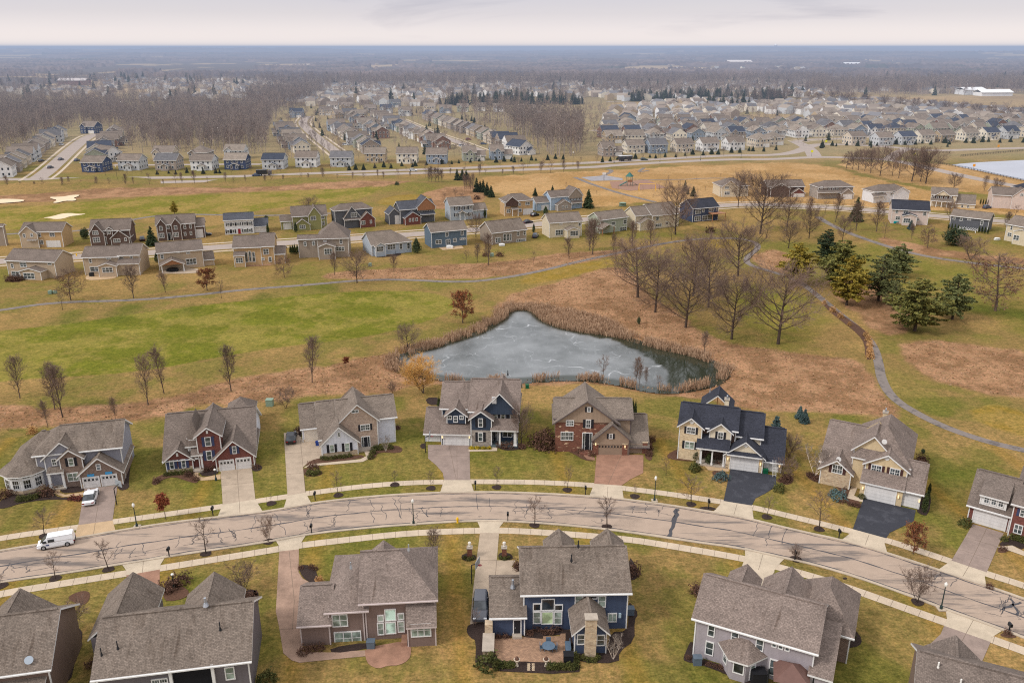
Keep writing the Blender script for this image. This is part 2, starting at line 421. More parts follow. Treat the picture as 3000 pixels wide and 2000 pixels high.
# far ridges
Z += sm(py, 2500, 9000)*(fbm(px/2600., py/1900., 91, 3)-.3)*105*np.exp(-((py-9000)/9000)**2)
V = np.stack([px, py, Z], 1)
a = np.arange(nr*ncx).reshape(nr, ncx)
F = np.stack([a[:-1, :-1].ravel(), a[:-1, 1:].ravel(), a[1:, 1:].ravel(), a[1:, :-1].ravel()], 1)
gm, nt, b = nodemat('ground')
at = N(nt, 'ShaderNodeAttribute'); at.attribute_name = 'gcol'
P = wpos(nt)
f1 = noise(nt, 3.2, 5, .78, P); f2 = noise(nt, .55, 4, .7, P); f3 = noise(nt, 1., 3, .7, vscale(nt, P, (2.2, .9, 1))); f4 = noise(nt, 1., 6, .82, vscale(nt, P, (.9, 1.7, 1)), .6)
o4 = ramp(nt, f4, [(.36, (.64, .68, .60)), (.5, (1., 1., 1.)), (.64, (1.38, 1.28, 1.28))])
o = mixc(nt, 1., at.outputs['Color'], ramp(nt, f1, [(.3, .60), (.5, .98), (.7, 1.42)]), 'MULTIPLY')
o = mixc(nt, 1., o, ramp(nt, f2, [(.3, (.84, .88, .86)), (.7, (1.17, 1.12, 1.10))]), 'MULTIPLY')
o = mixc(nt, 1., o, ramp(nt, f3, [(.35, (.84, .90, .80)), (.65, (1.14, 1.08, 1.10))]), 'MULTIPLY')
o = mixc(nt, 1., o, o4, 'MULTIPLY'); nt.links.new(o, b.inputs['Base Color']); b.inputs['Roughness'].default_value = .95; b.inputs['Specular IOR Level'].default_value = .05
bump(nt, b, f1, .5, .08)
ground = np_mesh('ground', V, F, gm, smooth=True); tag(ground, 'winter grass ground of olive lawns, green fairway and brown rough', kind='structure')
ca = ground.data.color_attributes.new('gcol', 'FLOAT_COLOR', 'POINT')
buf = np.ones((len(V), 4), np.float32); buf[:, :3] = np.clip(col, 0, 1); ca.data.foreach_set('color', buf.ravel())
_gi = (gy, dep)
# ---------------------------------------------------------------- sheets
def sheet(name, pts, mat, z=.02, kind='structure', label=None, parent=None, cat=None):
    from mathutils.geometry import tessellate_polygon
    P = [Vector((p.x, p.y, z)) for p in pts]
    tr = tessellate_polygon([P])
    b = MB(); b.v = [tuple(p) for p in P]
    for t in tr:
        a, c, d = (P[i] for i in t)
        t = list(t)
        if (c-a).cross(d-a).z < 0: t = t[::-1]
        b.f.append(t); b.m.append(0)
    o = b.build(name, mat, parent)
    if not parent: tag(o, label, cat, None, kind)
    return o
def resample(pts, step):
    P = [Vector((p.x, p.y, 0)) for p in pts]; out = [P[0]]; acc = 0
    for a, c in zip(P[:-1], P[1:]):
        L = (c-a).length; t = step-acc
        while t < L: out.append(a+(c-a)*(t/L)); t += step
        acc = (acc+L) % step
    out.append(P[-1]); return out
def ribbon(name, pts, w, mat, z=.02, off=0.0, label=None, parent=None, raise_=None, smooth_it=2, step=None, kind='structure', wob=0, build=True, mb=None, cat=None):
    P = smooth_poly([Vector((p.x, p.y, 0)) for p in pts], False, smooth_it) if smooth_it else [Vector((p.x, p.y, 0)) for p in pts]
    if step: P = resample(P, step)
    b = mb or MB(); L = []; Rr = []
    for i, p in enumerate(P):
        d = (P[min(i+1, len(P)-1)]-P[max(i-1, 0)]).normalized(); n = Vector((-d.y, d.x, 0))
        ww = w*(1+wob*(random.random()-.5))
        L.append(p+n*(off+ww/2)); Rr.append(p+n*(off-ww/2))
    for i in range(len(P)-1):
        if raise_ is None:
            b.poly([(Rr[i].x, Rr[i].y, z), (Rr[i+1].x, Rr[i+1].y, z), (L[i+1].x, L[i+1].y, z), (L[i].x, L[i].y, z)])
        else:
            q = [Rr[i], Rr[i+1], L[i+1], L[i]]
            b.poly([(p.x, p.y, z+raise_) for p in q])
            b.poly([(q[1].x, q[1].y, z+raise_), (q[0].x, q[0].y, z+raise_), (q[0].x, q[0].y, 0), (q[1].x, q[1].y, 0)])
            b.poly([(q[3].x, q[3].y, z+raise_), (q[2].x, q[2].y, z+raise_), (q[2].x, q[2].y, 0), (q[3].x, q[3].y, 0)])
    if not build: return b
    o = b.build(name, mat, parent)
    if not parent: tag(o, label, cat, None, kind)
    return o
# --- concrete / asphalt materials
def concrete(name, c, joint=1.5, stain=.5, jx=None):
    key = ('conc', name)
    if key in _mats: return _mats[key]
    m, nt, b = nodemat(name); P = wpos(nt)
    f = noise(nt, .5, 5, .7, P); g = noise(nt, 9, 3, .7, P)
    o = mixc(nt, 1., c, ramp(nt, f, [(.3, 1-.35*stain), (.7, 1+.2*stain)]), 'MULTIPLY')
    o = mixc(nt, 1., o, ramp(nt, g, [(.3, .86), (.7, 1.12)]), 'MULTIPLY')
    nt.links.new(o, b.inputs['Base Color']); b.inputs['Roughness'].default_value = .9
    _mats[key] = m; return m
M_WALK = concrete('sidewalk_concrete', C(196, 178, 156), stain=.45)
M_WALKO = concrete('ochre_concrete', C(190, 162, 128), stain=.4)
M_DRIVE = concrete('driveway_concrete', C(176, 158, 138), stain=.6)
M_DRIVE2 = concrete('grey_driveway_concrete', C(150, 132, 122), stain=.7)
M_APRON = concrete('apron_concrete', C(194, 178, 156), stain=.5)
M_STAMP = concrete('stamped_brown_concrete', C(164, 136, 118), stain=.9)
M_STAMPP = concrete('stamped_pink_concrete', C(158, 120, 100), stain=.9)
M_KERB = concrete('kerb_concrete', C(186, 170, 150), stain=.6)
M_JOINT = plain('joint_dark', C(120, 104, 90), .95, .1)  # dark brown tone of the lines between slabs
def asphalt(name, c, worn, worn_amt=1.0, sx=.06, sy=1.):
    m, nt, b = nodemat(name); P = wpos(nt)
    f = noise(nt, 1., 5, .68, vscale(nt, P, (sx, .45, 1)), .3); g = noise(nt, 14, 3, .8, P); h = noise(nt, .7, 4, .6, P)
    o = mixc(nt, ramp(nt, f, [(.52, 0.), (.62, worn_amt)]), c, worn)
    o = mixc(nt, 1., o, ramp(nt, g, [(.3, .84), (.7, 1.14)]), 'MULTIPLY')
    o = mixc(nt, 1., o, ramp(nt, h, [(.3, .92), (.7, 1.06)]), 'MULTIPLY')
    nt.links.new(o, b.inputs['Base Color']); b.inputs['Roughness'].default_value = .9; return m
M_ROAD = asphalt('street_asphalt', C(172, 152, 135), C(116, 106, 100))
M_HWY = asphalt('parkway_asphalt', C(166, 152, 142), C(142, 130, 122), .5)
M_PATH = asphalt('cart_path_asphalt', C(128, 118, 112), C(92, 86, 84), .9, .5)
M_SEAL = plain('tar_seal', C(74, 73, 77), .6, .25, 3)
M_BLK = asphalt('black_driveway_asphalt', C(58, 59, 66), C(80, 81, 88), .55, .5)
M_MULCH = plain('mulch', C(56, 44, 40), .95, .5, 6)
M_BED = plain('brown_mulch', C(92, 66, 52), .95, .4, 5)
M_SAND = plain('bunker_sand', C(222, 200, 168), .95, .08, 1)
# --- the street in front
KN = gp([(-260,1318),(-120,1288),(0,1265.6),(90,1251),(168,1238.6),(265,1220.6),(390,1201),(510,1187.6),(627,1174),(715,1156),(850,1141),(970,1133.6),(1090,1130.6),(1207,1132.5),(1351,1140),(1432,1147),(1522,1159),(1633,1176),(1729,1194),(1835,1221),(1932,1240.6),(2037,1270.6),(2154,1309.6),(2262,1345.6),(2352,1376),(2500,1432),(2700,1520)])
KS = gp([(-260,1400),(-120,1362),(0,1334.5),(120,1319.6),(279,1294),(381,1277.6),(450,1267),(627,1241.6),(706,1225),(850,1210),(949,1202.6),(1094,1193.6),(1207,1197),(1351,1209),(1471,1224),(1588,1242),(1711,1258.6),(1806,1281),(1881,1297),(1994,1332),(2084,1364),(2172,1397.5),(2237,1420),(2304,1444.7),(2352,1462),(2500,1522),(2700,1610)])
kn = resample(smooth_poly(KN, False, 2), 2.0); ks = smooth_poly(KS, False, 2)
def nearest_on(pts, p):
    best = None
    for a, c in zip(pts[:-1], pts[1:]):
        a = Vector((a.x, a.y, 0)); c = Vector((c.x, c.y, 0)); e = c-a; t = max(0, min(1, (p-a).dot(e)/e.length_squared)); q = a+e*t
        if best is None or (q-p).length < (best-p).length: best = q
    return best
ksn = [nearest_on(ks, p) for p in kn]
mb = MB()
for i in range(len(kn)-1):
    mb.poly([(ksn[i].x, ksn[i].y, .02), (ksn[i+1].x, ksn[i+1].y, .02), (kn[i+1].x, kn[i+1].y, .02), (kn[i].x, kn[i].y, .02)])
road = mb.build('road', M_ROAD); tag(road, 'worn pale asphalt street with dark sealed cracks', kind='structure')
mid = [a*.5+c*.5 for a, c in zip(kn, ksn)]
def lerp_road(s, t):   # s along (index float), t across 0..1 from the south kerb
    i = max(0, min(len(kn)-2, int(s))); f = s-i
    a = kn[i]*(1-f)+kn[i+1]*f; c = ksn[i]*(1-f)+ksn[i+1]*f
    return c*(1-t)+a*t
seal = MB()
for t0 in (.50, .04, .965):
    pts = [lerp_road(i*.5, t0+.006*math.sin(i*.7)+.012*(random.random()-.5)) for i in range(0, 2*(len(kn)-1))]
    ribbon('', pts, .17 if t0 == .5 else .13, None, .032, smooth_it=0, wob=1.2, build=False, mb=seal)
rs = random.Random(5)
def squiggle(s, t, ds, dt, n=7, w=.1):
    pts = []
    for k in range(n+1):
        f = k/n; pts.append(lerp_road(s+ds*f+rs.uniform(-.13, .13), min(.98, max(.02, t+dt*f+rs.uniform(-.012, .012)))))
    ribbon('', pts, w, None, .034, smooth_it=0, wob=.7, build=False, mb=seal)
def s_of(x, y):
    p = G(x, y); q = min(range(len(mid)), key=lambda i: (mid[i]-Vector((p.x, p.y, 0))).length); return q
for (x0, x1, n, ta, tb) in ((0, 120, 12, .08, .42), (160, 330, 6, .1, .5), (330, 560, 16, .1, .48), (560, 640, 5, .1, .9), (690, 730, 6, .5, .95), (780, 860, 2, .5, .9),
                            (700, 790, 8, .06, .4), (860, 930, 5, .1, .8), (940, 1010, 8, .12, .45), (1180, 1260, 12, .1, .5), (1260, 1400, 7, .2, .6), (1440, 1540, 9, .55, .9), (1600, 1900, 4, .1, .9), (2100, 2200, 5, .5, .95), (2240, 2352, 9, .3, .9), (1000, 1180, 3, .1, .9)):
    for k in range(n):
        x = rs.uniform(x0, x1); s = s_of(x, 1215 if x < 1700 else 1290+(x-1900)*.33)
        if rs.random() < .6: squiggle(s, rs.uniform(ta, (ta+tb)/2), rs.uniform(-.5, .5), rs.uniform(.25, .5)*(tb-ta)/.4, w=rs.uniform(.05, .09))
        else: squiggle(s, rs.uniform(ta, tb), rs.uniform(-1.6, 1.6), rs.uniform(-.12, .12), w=rs.uniform(.04, .08))
s = s_of(1548, 1200); squiggle(s, .02, .3, .93, 9, .55); s = s_of(2290, 1410); squiggle(s, .5, .8, .4, 5, .3); squiggle(s+.8, .5, -.6, .4, 5, .3)
seal.build('crack_seal', M_SEAL, road)
for nm, pts, sgn in (('kerb', kn, 1), ('kerb', ksn, -1)):
    ribbon(nm, pts, .42, M_KERB, .0, off=.15*sgn, raise_=.11, smooth_it=0, label=('pale concrete kerb along the far side of the street' if sgn > 0 else 'pale concrete kerb along the near side of the street'))
# --- sidewalks
def jointed(name, pts, w, mat, z, label, step=1.6):
    o = ribbon(name, pts, w, mat, z, label=label)
    P = resample(smooth_poly([Vector((p.x, p.y, 0)) for p in pts], False, 2), step); jb = MB()
    for i in range(1, len(P)-1):
        d = (P[i+1]-P[i-1]).normalized(); n = Vector((-d.y, d.x, 0)); a = P[i]-n*w/2; c = P[i]+n*w/2; e = d*.022
        jb.poly([(a.x-e.x, a.y-e.y, z+.005), (a.x+e.x, a.y+e.y, z+.005), (c.x+e.x, c.y+e.y, z+.005), (c.x-e.x, c.y-e.y, z+.005)])
    jb.build('joint', M_JOINT, o); return o
SN = gp([(-200,1275),(0,1234.7),(177,1211),(259,1198),(511,1162.7),(586,1151),(661,1140),(701,1133.5),(821,1117.6),(929,1108.6),(1019,1106.5),(1081,1105.6),(1239,1107),(1365,1114),(1429,1120.5),(1537,1134),(1657,1152),(1726,1164),(1834,1189.5),(1956,1219.7),(2043,1242),(2184,1288.7),(2265,1317),(2352,1344),(2600,1432)])
SS = gp([(-200,1410),(0,1363),(120,1343.6),(288,1316.6),(369,1304.6),(627,1262.6),(688,1252),(790,1240),(940,1223.6),(1102,1217.6),(1207,1219),(1429,1236),(1537,1252.5),(1711,1282.5),(1785,1301),(1881,1327.7),(1949,1350),(2039,1381.7),(2118,1410),(2172,1429),(2282,1469.5),(2352,1494),(2600,1590)])
jointed('sidewalk', SN, 1.5, M_WALK, .035, 'concrete sidewalk on the far side of the street')
jointed('sidewalk', SS, 1.5, M_WALK, .035, 'concrete sidewalk on the near side of the street')
# --- driveways
def drive(c, pts, mat, label, z=.045, joints=()):
    o = sheet('driveway', gp(pts, c), mat, z, label=label)
    if joints:
        jb = MB()
        for (x0, y0, x1, y1) in joints: ribbon('', gp([(x0, y0), (x1, y1)], c), .05, None, z+.006, smooth_it=0, build=False, mb=jb)
        jb.build('joint', M_JOINT, o)
    return o
drive(5, [(648,82),(900,56),(862,325),(600,360)], M_DRIVE2, 'grey brown concrete driveway with the white sedan', joints=[(775,70,730,335),(628,190,878,170)])
drive(5, [(600,360),(862,325),(888,410),(560,470)], M_WALKO, 'ochre driveway apron by the white van', .047, joints=[(730,345,715,440)])
drive(1, [(1690,680),(1928,652),(1956,895),(1706,935)], M_DRIVE, 'tan concrete driveway of the red brick house', joints=[(1815,665,1832,915),(1695,790,1945,765)])
drive(1, [(1706,935),(1956,895),(2010,985),(1662,1040)], M_APRON, 'pale driveway apron below the red brick house', .047, joints=[(1832,915,1838,1010)])
drive(2, [(135,545),(262,530),(272,595),(428,598),(430,732),(330,765),(282,805),(300,1000),(163,1025)], M_DRIVE, 'long concrete driveway with the black car', joints=[(262,600,300,1000),(145,700,430,690),(150,860,290,850)])
drive(2, [(163,1025),(300,1000),(347,1085),(133,1122)], M_APRON, 'pale driveway apron below the white and stone house', .047)
drive(2, [(1238,635),(1556,635),(1562,905),(1362,905),(1352,850),(1300,790),(1240,740)], M_DRIVE2, 'grey stained driveway of the dark blue house', joints=[(1400,640,1455,900),(1460,640,1462,900),(1240,720,1558,720)])
drive(2, [(1362,905),(1562,905),(1592,1000),(1330,1005)], M_APRON, 'pale driveway apron below the dark blue house', .047)
drive(3, [(543,603),(902,608),(900,745),(800,795),(735,842),(525,828)], M_STAMPP, 'stamped pinkish driveway of the brown stone house', joints=[(733,610,630,835),(540,690,900,690),(535,770,840,775)])
drive(3, [(525,828),(735,842),(752,950),(485,930)], M_APRON, 'pale driveway apron below the pinkish driveway', .047, joints=[(630,850,625,940)])
drive(3, [(1570,705),(1918,768),(1918,850),(1830,905),(1760,940),(1732,995),(1515,960)], M_BLK, 'black asphalt driveway of the dark roofed cream house')
drive(3, [(1515,960),(1732,995),(1747,1108),(1428,1052)], M_APRON, 'pale driveway apron below the first black driveway', .047, joints=[(1620,980,1590,1080)])
drive(4, [(862,805),(1262,900),(1245,985),(1150,1030),(1062,1072),(1036,1115),(780,1045)], M_BLK, 'black asphalt driveway of the beige two gabled house')
drive(4, [(780,1045),(1036,1115),(1022,1150),(1045,1230),(690,1130),(762,1075)], M_APRON, 'pale driveway apron below the second black driveway', .047, joints=[(905,1085,870,1180)])
drive(4, [(1700,1005),(1935,1075),(1805,1375),(1535,1285)], M_DRIVE2, 'grey concrete driveway at the far right brick house', joints=[(1810,1030,1670,1320),(1650,1110,1890,1180),(1600,1200,1850,1280)])
drive(4, [(1535,1285),(1805,1375),(1790,1410),(1802,1482),(1432,1356)], M_APRON, 'pale driveway apron at the far right brick house', .047, joints=[(1670,1325,1615,1420)])
drive(5, [(930,655),(1275,590),(1228,665),(1224,700),(968,745),(970,712)], M_APRON, 'pale driveway apron above the double peaked roof', .047, joints=[(1100,625,1090,725)])
drive(5, [(968,745),(1224,700),(1222,860),(1100,900),(980,880)], M_STAMPP, 'pinkish driveway behind the double peaked roof')
drive(6, [(170,465),(417,425),(362,510),(355,545),(205,562),(205,525)], M_APRON, 'pale driveway apron left of the brown house', .047)
drive(6, [(205,562),(355,545),(352,720),(385,770),(440,800),(540,835),(600,1000),(400,1180),(380,1330),(590,1335),(780,1322),(870,1318),(880,1362),(640,1385),(360,1413),(300,1395),(235,1340),(205,1150),(178,1020)], M_STAMP, 'stamped brown driveway wrapping round the brown house', .045, joints=[(280,560,320,940),(320,940,305,1160),(200,1160,350,1150)])
sheet('patio', smooth_poly(gp([(860,1300),(1200,1240),(1218,1330),(1195,1395),(1120,1435),(1040,1435),(960,1462),(890,1430),(865,1380)], 6), True, 1), M_STAMPP, .055, label='stamped pinkish patio with rounded edge behind the brown house')
drive(7, [(300,68),(566,70),(512,140),(508,190),(333,190),(330,135)], M_APRON, 'tan driveway apron between the two stone pillars', .047)
drive(7, [(333,190),(508,190),(488,442),(660,442),(625,500),(726,560),(730,700),(445,700),(420,1030),(243,1028),(265,760),(300,450)], M_DRIVE, 'tan driveway beside the navy house with the parked grey car', .045, joints=[(487,442,470,640),(310,440,488,442),(275,640,470,640)])
drive(8, [(885,325),(1262,415),(1185,490),(1150,545),(860,490),(888,420)], M_APRON, 'pale driveway apron above the grey house', .047, joints=[(1055,375,1010,530)])
drive(8, [(860,490),(1160,545),(1050,680),(900,600)], M_APRON, 'pale driveway strip behind the grey house', .045)
drive(9, [(1290,815),(1882,1025),(1758,1105),(1750,1150),(1275,985),(1305,920)], M_APRON, 'pale driveway apron at the bottom right', .047, joints=[(1580,915,1500,1060)])
drive(9, [(1275,985),(1750,1150),(1640,1400),(1100,1200),(1240,1070)], M_DRIVE2, 'grey driveway at the bottom right corner', .045, joints=[(1500,1060,1400,1250)])
# front walks and patios
drive(1, [(430,800),(470,800),(455,845),(500,860),(640,840),(640,862),(490,878),(412,850)], M_WALKO, 'ochre front walk of the grey and brick house', .055)
drive(1, [(1478,665),(1520,665),(1520,715),(1560,728),(1690,702),(1690,742),(1545,752),(1500,740),(1478,710)], M_WALKO, 'tan front walk of the red brick house', .055)
drive(2, [(745,670),(800,668),(780,745),(740,765),(395,795),(285,812),(330,785),(720,745),(765,722)], M_WALK, 'pale front walk of the white and stone house', .055)
drive(2, [(1550,672),(1725,672),(1725,640),(1768,640),(1768,682),(1550,687)], M_WALK, 'pale front walk of the dark blue house', .055)
drive(3, [(445,560),(490,560),(490,610),(530,630),(530,650),(470,640),(445,615)], M_STAMPP, 'pinkish front walk of the brown stone house', .055)
drive(3, [(1340,640),(1385,665),(1420,700),(1560,710),(1555,735),(1400,725),(1355,680)], M_WALKO, 'tan curved front walk of the dark roofed cream house', .055)
drive(4, [(790,665),(840,668),(790,790),(858,815),(855,838),(735,808)], M_WALK, 'pale front walk of the beige two gabled house', .055)
drive(4, [(1880,1180),(2000,1170),(2091,1215),(2091,1250),(1950,1200)], M_WALK, 'pale front walk of the far right brick house', .055)
M_PAVER = brick('paver_patio', C(176, 140, 112), C(150, 118, 96), C(128, 104, 88), .25, .13)
sheet('patio', gp([(440,1160),(625,1160),(640,1140),(910,1165),(915,1140),(1065,1140),(1075,1115),(1120,1115),(1110,1385),(500,1365)], 7), M_PAVER, .06, label='tan paver patio behind the navy house')
sheet('patio', smooth_poly(gp([(840,905),(900,885),(990,880),(1000,905),(1150,905),(1140,925),(1000,940),(850,945)], 'A'), True, 1), M_WALKO, .05, label='light stone patio behind the beige house at left')
sheet('patio', gp([(1600,825),(1830,825),(1950,830),(1960,870),(1820,880),(1600,880)], 'A'), M_DRIVE, .05, label='patio under the covered porch at left')
sheet('patio', gp([(2000,655),(2210,640),(2230,670),(2050,685)], 'B'), M_WALKO, .05, label='pale patio behind the slate blue house')
sheet('patio', gp([(340,800),(560,785),(575,815),(350,828)], 'B'), M_STAMPP, .05, label='brick patio behind the tan house')
# --- mulch beds
def bed(c, pts, dark=True, label='dark mulch planting bed'):
    return sheet('mulch_bed', smooth_poly(gp(pts, c), True, 1), M_MULCH if dark else M_BED, .05, label=label)
for c, pts, d, lab in (
    (1, [(0,905),(60,870),(110,835),(200,850),(330,820),(420,830),(420,870),(500,885),(640,865),(635,915),(500,895),(320,900),(160,925),(40,965),(-20,965)], True, 'dark mulch bed below the bay window at far left'),
    (1, [(468,805),(560,790),(640,800),(648,835),(500,850),(462,835)], True, 'small dark mulch bed beside the porch of the grey and brick house'),
    (1, [(955,520),(1015,520),(985,760),(992,810),(925,830),(895,800),(930,770)], True, 'long dark mulch strip right of the grey and brick house'),
    (1, [(1175,735),(1260,700),(1470,690),(1525,750),(1500,775),(1430,755),(1330,720),(1240,745),(1200,785),(1165,785)], False, 'curved mulch bed in front of the red brick house'),
    (1, [(1530,640),(1640,640),(1690,690),(1600,720),(1530,715)], True, 'dark mulch bed between porch and garage of the red brick house'),
    (1, [(1930,640),(1980,625),(2015,650),(1985,680),(1930,680)], True, 'round mulch bed right of the red brick house'),
    (2, [(410,735),(700,712),(740,715),(755,735),(420,780),(290,800),(330,760)], False, 'mulch bed in front of the white garage wing'),
    (2, [(285,815),(330,820),(430,830),(425,870),(320,880),(285,860)], False, 'round mulch bed beside the long driveway'),
    (2, [(800,650),(1000,635),(1050,670),(1020,700),(860,690),(830,740),(780,755)], False, 'curved mulch bed in front of the white and stone house'),
    (2, [(240,500),(262,495),(275,570),(250,575)], True, 'narrow mulch bed beside the small garage'),
    (2, [(1215,275),(1330,270),(1330,330),(1240,330)], True, 'dark mulch bed left of the dark blue house'),
    (2, [(1180,630),(1220,620),(1220,665),(1180,660)], True, 'small mulch bed by the basketball hoop'),
    (2, [(1770,625),(1900,620),(1985,630),(1990,665),(1860,680),(1790,670)], True, 'dark mulch bed below the front porch'),
    (2, [(970,490),(1030,490),(1030,520),(980,520)], False, 'small mulch ring right of the white and stone house'),
    (3, [(85,560),(150,545),(400,560),(440,600),(480,640),(530,660),(440,645),(370,600),(300,570),(120,578)], False, 'long mulch bed in front of the brown stone house'),
    (3, [(905,610),(960,450),(975,640),(940,655)], False, 'mulch bed right of the brown stone house'),
    (3, [(1165,560),(1300,590),(1360,640),(1280,660),(1090,640),(1080,605)], False, 'mulch bed with pale edging left of the dark roofed cream house'),
    (3, [(1430,725),(1545,735),(1540,805),(1470,795),(1430,760)], False, 'mulch bed beside the walk with the blue juniper'),
    (3, [(1925,790),(2040,770),(2050,820),(1990,840),(1920,810)], False, 'mulch bed right of the first black driveway'),
    (3, [(1320,1010),(1400,1000),(1470,1020),(1430,1035),(1350,1025)], True, 'mulch ring around the black mailbox'),
    (4, [(415,605),(560,640),(780,670),(740,790),(850,845),(830,890),(700,830),(680,740),(620,700),(500,690),(430,650)], False, 'sweeping mulch bed in front of the beige two gabled house'),
    (4, [(1250,520),(1350,480),(1340,640),(1225,640)], False, 'mulch bed behind the beige two gabled house'),
    (4, [(1330,760),(1385,780),(1360,945),(1290,930),(1265,900)], True, 'dark mulch bed with arborvitae'),
    (4, [(1905,1150),(1980,1100),(2091,1130),(2091,1210),(2000,1165),(1900,1175)], True, 'dark mulch bed of the far right brick house'),
    (5, [(515,920),(560,885),(640,860),(690,875),(685,935),(640,975),(560,950)], False, 'heart shaped mulch bed on the near lawn'),
    (5, [(490,1170),(560,1145),(630,1160),(630,1250),(580,1380),(540,1570),(410,1570),(440,1450),(470,1280)], True, 'dark mulch bed right of the brown house at far left'),
    (5, [(1250,940),(1260,830),(1330,800),(1440,850),(1450,900),(1350,940)], False, 'mulch bed between the two roof peaks'),
    (5, [(1860,870),(1940,845),(1985,900),(1940,1010),(1950,1150),(1985,1290),(1960,1400),(1900,1500),(1900,1570),(1880,1570)], True, 'long dark mulch bed right of the big grey house'),
    (6, [(350,680),(400,660),(480,690),(500,760),(530,800),(500,822),(440,800),(380,760)], True, 'small mulch bed beside the stamped driveway'),
    (6, [(590,1300),(880,1255),(925,1290),(860,1310),(610,1345)], True, 'dark mulch bed under the lower windows'),
    (6, [(0,850),(45,870),(50,930),(20,1060),(0,1080)], True, 'edge of a dark mulch bed'),
    (7, [(155,400),(220,370),(300,400),(300,440),(180,450)], True, 'dark mulch ring around the first stone pillar'),
    (7, [(500,380),(560,365),(630,390),(637,438),(505,440)], True, 'dark mulch ring around the second stone pillar'),
    (7, [(625,500),(700,470),(730,480),(730,555)], True, 'small mulch bed between driveway and navy house'),
    (7, [(205,1090),(230,1025),(400,1010),(480,1100),(620,1120),(625,1160),(440,1160),(490,1365),(1110,1385),(1255,1380),(1245,1495),(285,1450),(300,1180),(240,1150)], True, 'dark mulch border around the paver patio'),
    (7, [(735,1080),(1070,1075),(1180,1080),(1200,1270),(1110,1300),(1110,1120),(915,1140),(915,1165),(715,1150)], True, 'dark mulch bed under the tall window'),
    (7, [(1190,1270),(1500,1280),(1530,1100),(1680,1095),(1700,980),(1700,820),(1730,850),(1790,930),(1750,1000),(1755,1180),(1610,1280),(1610,1390),(1220,1380)], True, 'dark mulch bed around the sunroom chimney'),
    (7, [(1700,400),(1760,480),(1795,560),(1770,615),(1710,630)], True, 'dark mulch bed right of the navy house'),
    (8, [(410,690),(500,670),(480,770),(430,750)], True, 'small mulch bed left of the grey house'),
    (8, [(400,1150),(420,1320),(560,1370),(720,1420),(930,1520),(1000,1570),(850,1570),(720,1490),(480,1400),(325,1370),(320,1330)], True, 'dark mulch bed along the back of the grey house'),
    (8, [(1800,1030),(1900,1080),(1965,1170),(1940,1230),(1820,1250),(1690,1300),(1640,1400),(1600,1570),(1540,1570),(1620,1240),(1780,1200)], True, 'dark mulch bed right of the grey house'),
    (9, [(1835,1080),(1880,1055),(2000,1080),(2020,1105),(1920,1110)], False, 'mulch ring around the mailbox at the right'),
    (9, [(1840,170),(1900,165),(1950,215),(1880,245),(1810,230)], False, 'small mulch bed by the far right driveway'),
    (9, [(1690,570),(1740,550),(1810,610),(1770,620),(1700,600)], False, 'leafy mulch patch by the green post'),
    (9, [(240,490),(280,490),(285,510),(245,515)], True, 'tiny mulch ring on the verge'),
    ('A', [(60,900),(230,900),(230,960),(80,965)], False, 'shrub bed at far left'),
    ('B', [(1460,700),(1500,740),(1640,720),(1680,700),(1700,730),(1560,745),(1450,745)], True, 'mulch bed behind the pale grey bungalow'),
    ('J', [(690,535),(730,545),(820,610),(960,700),(1010,760),(1025,900),(975,905),(970,800),(930,740),(830,660),(740,590)], False, 'rocky planting strip beside the cart path')):
    bed(c, pts, d, lab)
# --- cart paths
PATH1 = gp([(-150,728),(0,713),(80,700),(160,693),(300,690),(430,680),(560,665),(700,655),(830,643),(930,642),(1060,649),(1150,640),(1250,621),(1330,600),(1420,581),(1500,563),(1590,549),(1690,546),(1738,556),(1742,572),(1714,590),(1716,608),(1780,626),(1830,642),(1870,672),(1930,722),(1975,757),(2005,790),(2018,830),(2024,872),(2050,915),(2110,952),(2180,985),(2270,1015),(2352,1034),(2500,1065)])
ribbon('path', PATH1, 2.0, M_PATH, .03, label='asphalt cart path curving past the pond and the pines')
ribbon('path', gp([(1878,498),(1905,515),(1960,540),(2050,570),(2130,590),(2240,605),(2352,617),(2500,625)]), 2.6, M_PATH, .03, label='asphalt cart path behind the pines at the right')
ribbon('path', gp([(-100,545),(60,535),(180,532),(260,515),(340,497),(420,492),(520,494),(600,496),(760,490)]), 2.4, M_PATH, .03, label='cart path between fairway and the front facing houses')
ribbon('path', gp([(1665,110),(1610,145),(1700,130)], 'C'), 2.0, M_PATH, .03, label='short path from the parkway to the playground')
ribbon('path', gp([(1390,120),(1425,135),(1360,165),(1330,180)], 'C'), 2.5, M_PATH, .035, label='path from the parkway gate to the play area')
ribbon('path', gp([(1135,182),(1250,230),(1400,280),(1500,310),(1600,335),(1750,372)], 'C'), 2.5, M_PATH, .03, label='straight path from the play area to the street')
ribbon('path', gp([(1560,195),(1700,203),(1850,200),(2000,198),(2150,188),(2352,190)], 'C'), 1.8, M_PATH, .03, label='thin path crossing the tan park field')
M_PLAY = plain('playground_mulch', C(150, 116, 98), .95, .25, 2)
sheet('playground_surface', gp([(1400,215),(1690,203),(1840,262),(1560,285),(1420,265)], 'C'), M_PLAY, .04, label='brown mulch surface under the playground')
sheet('court', gp([(1180,182),(1370,168),(1500,190),(1500,205),(1260,210)], 'C'), plain('court_slab', C(150, 146, 148), .9, .2, .4), .04, label='grey basketball court slab in the park')
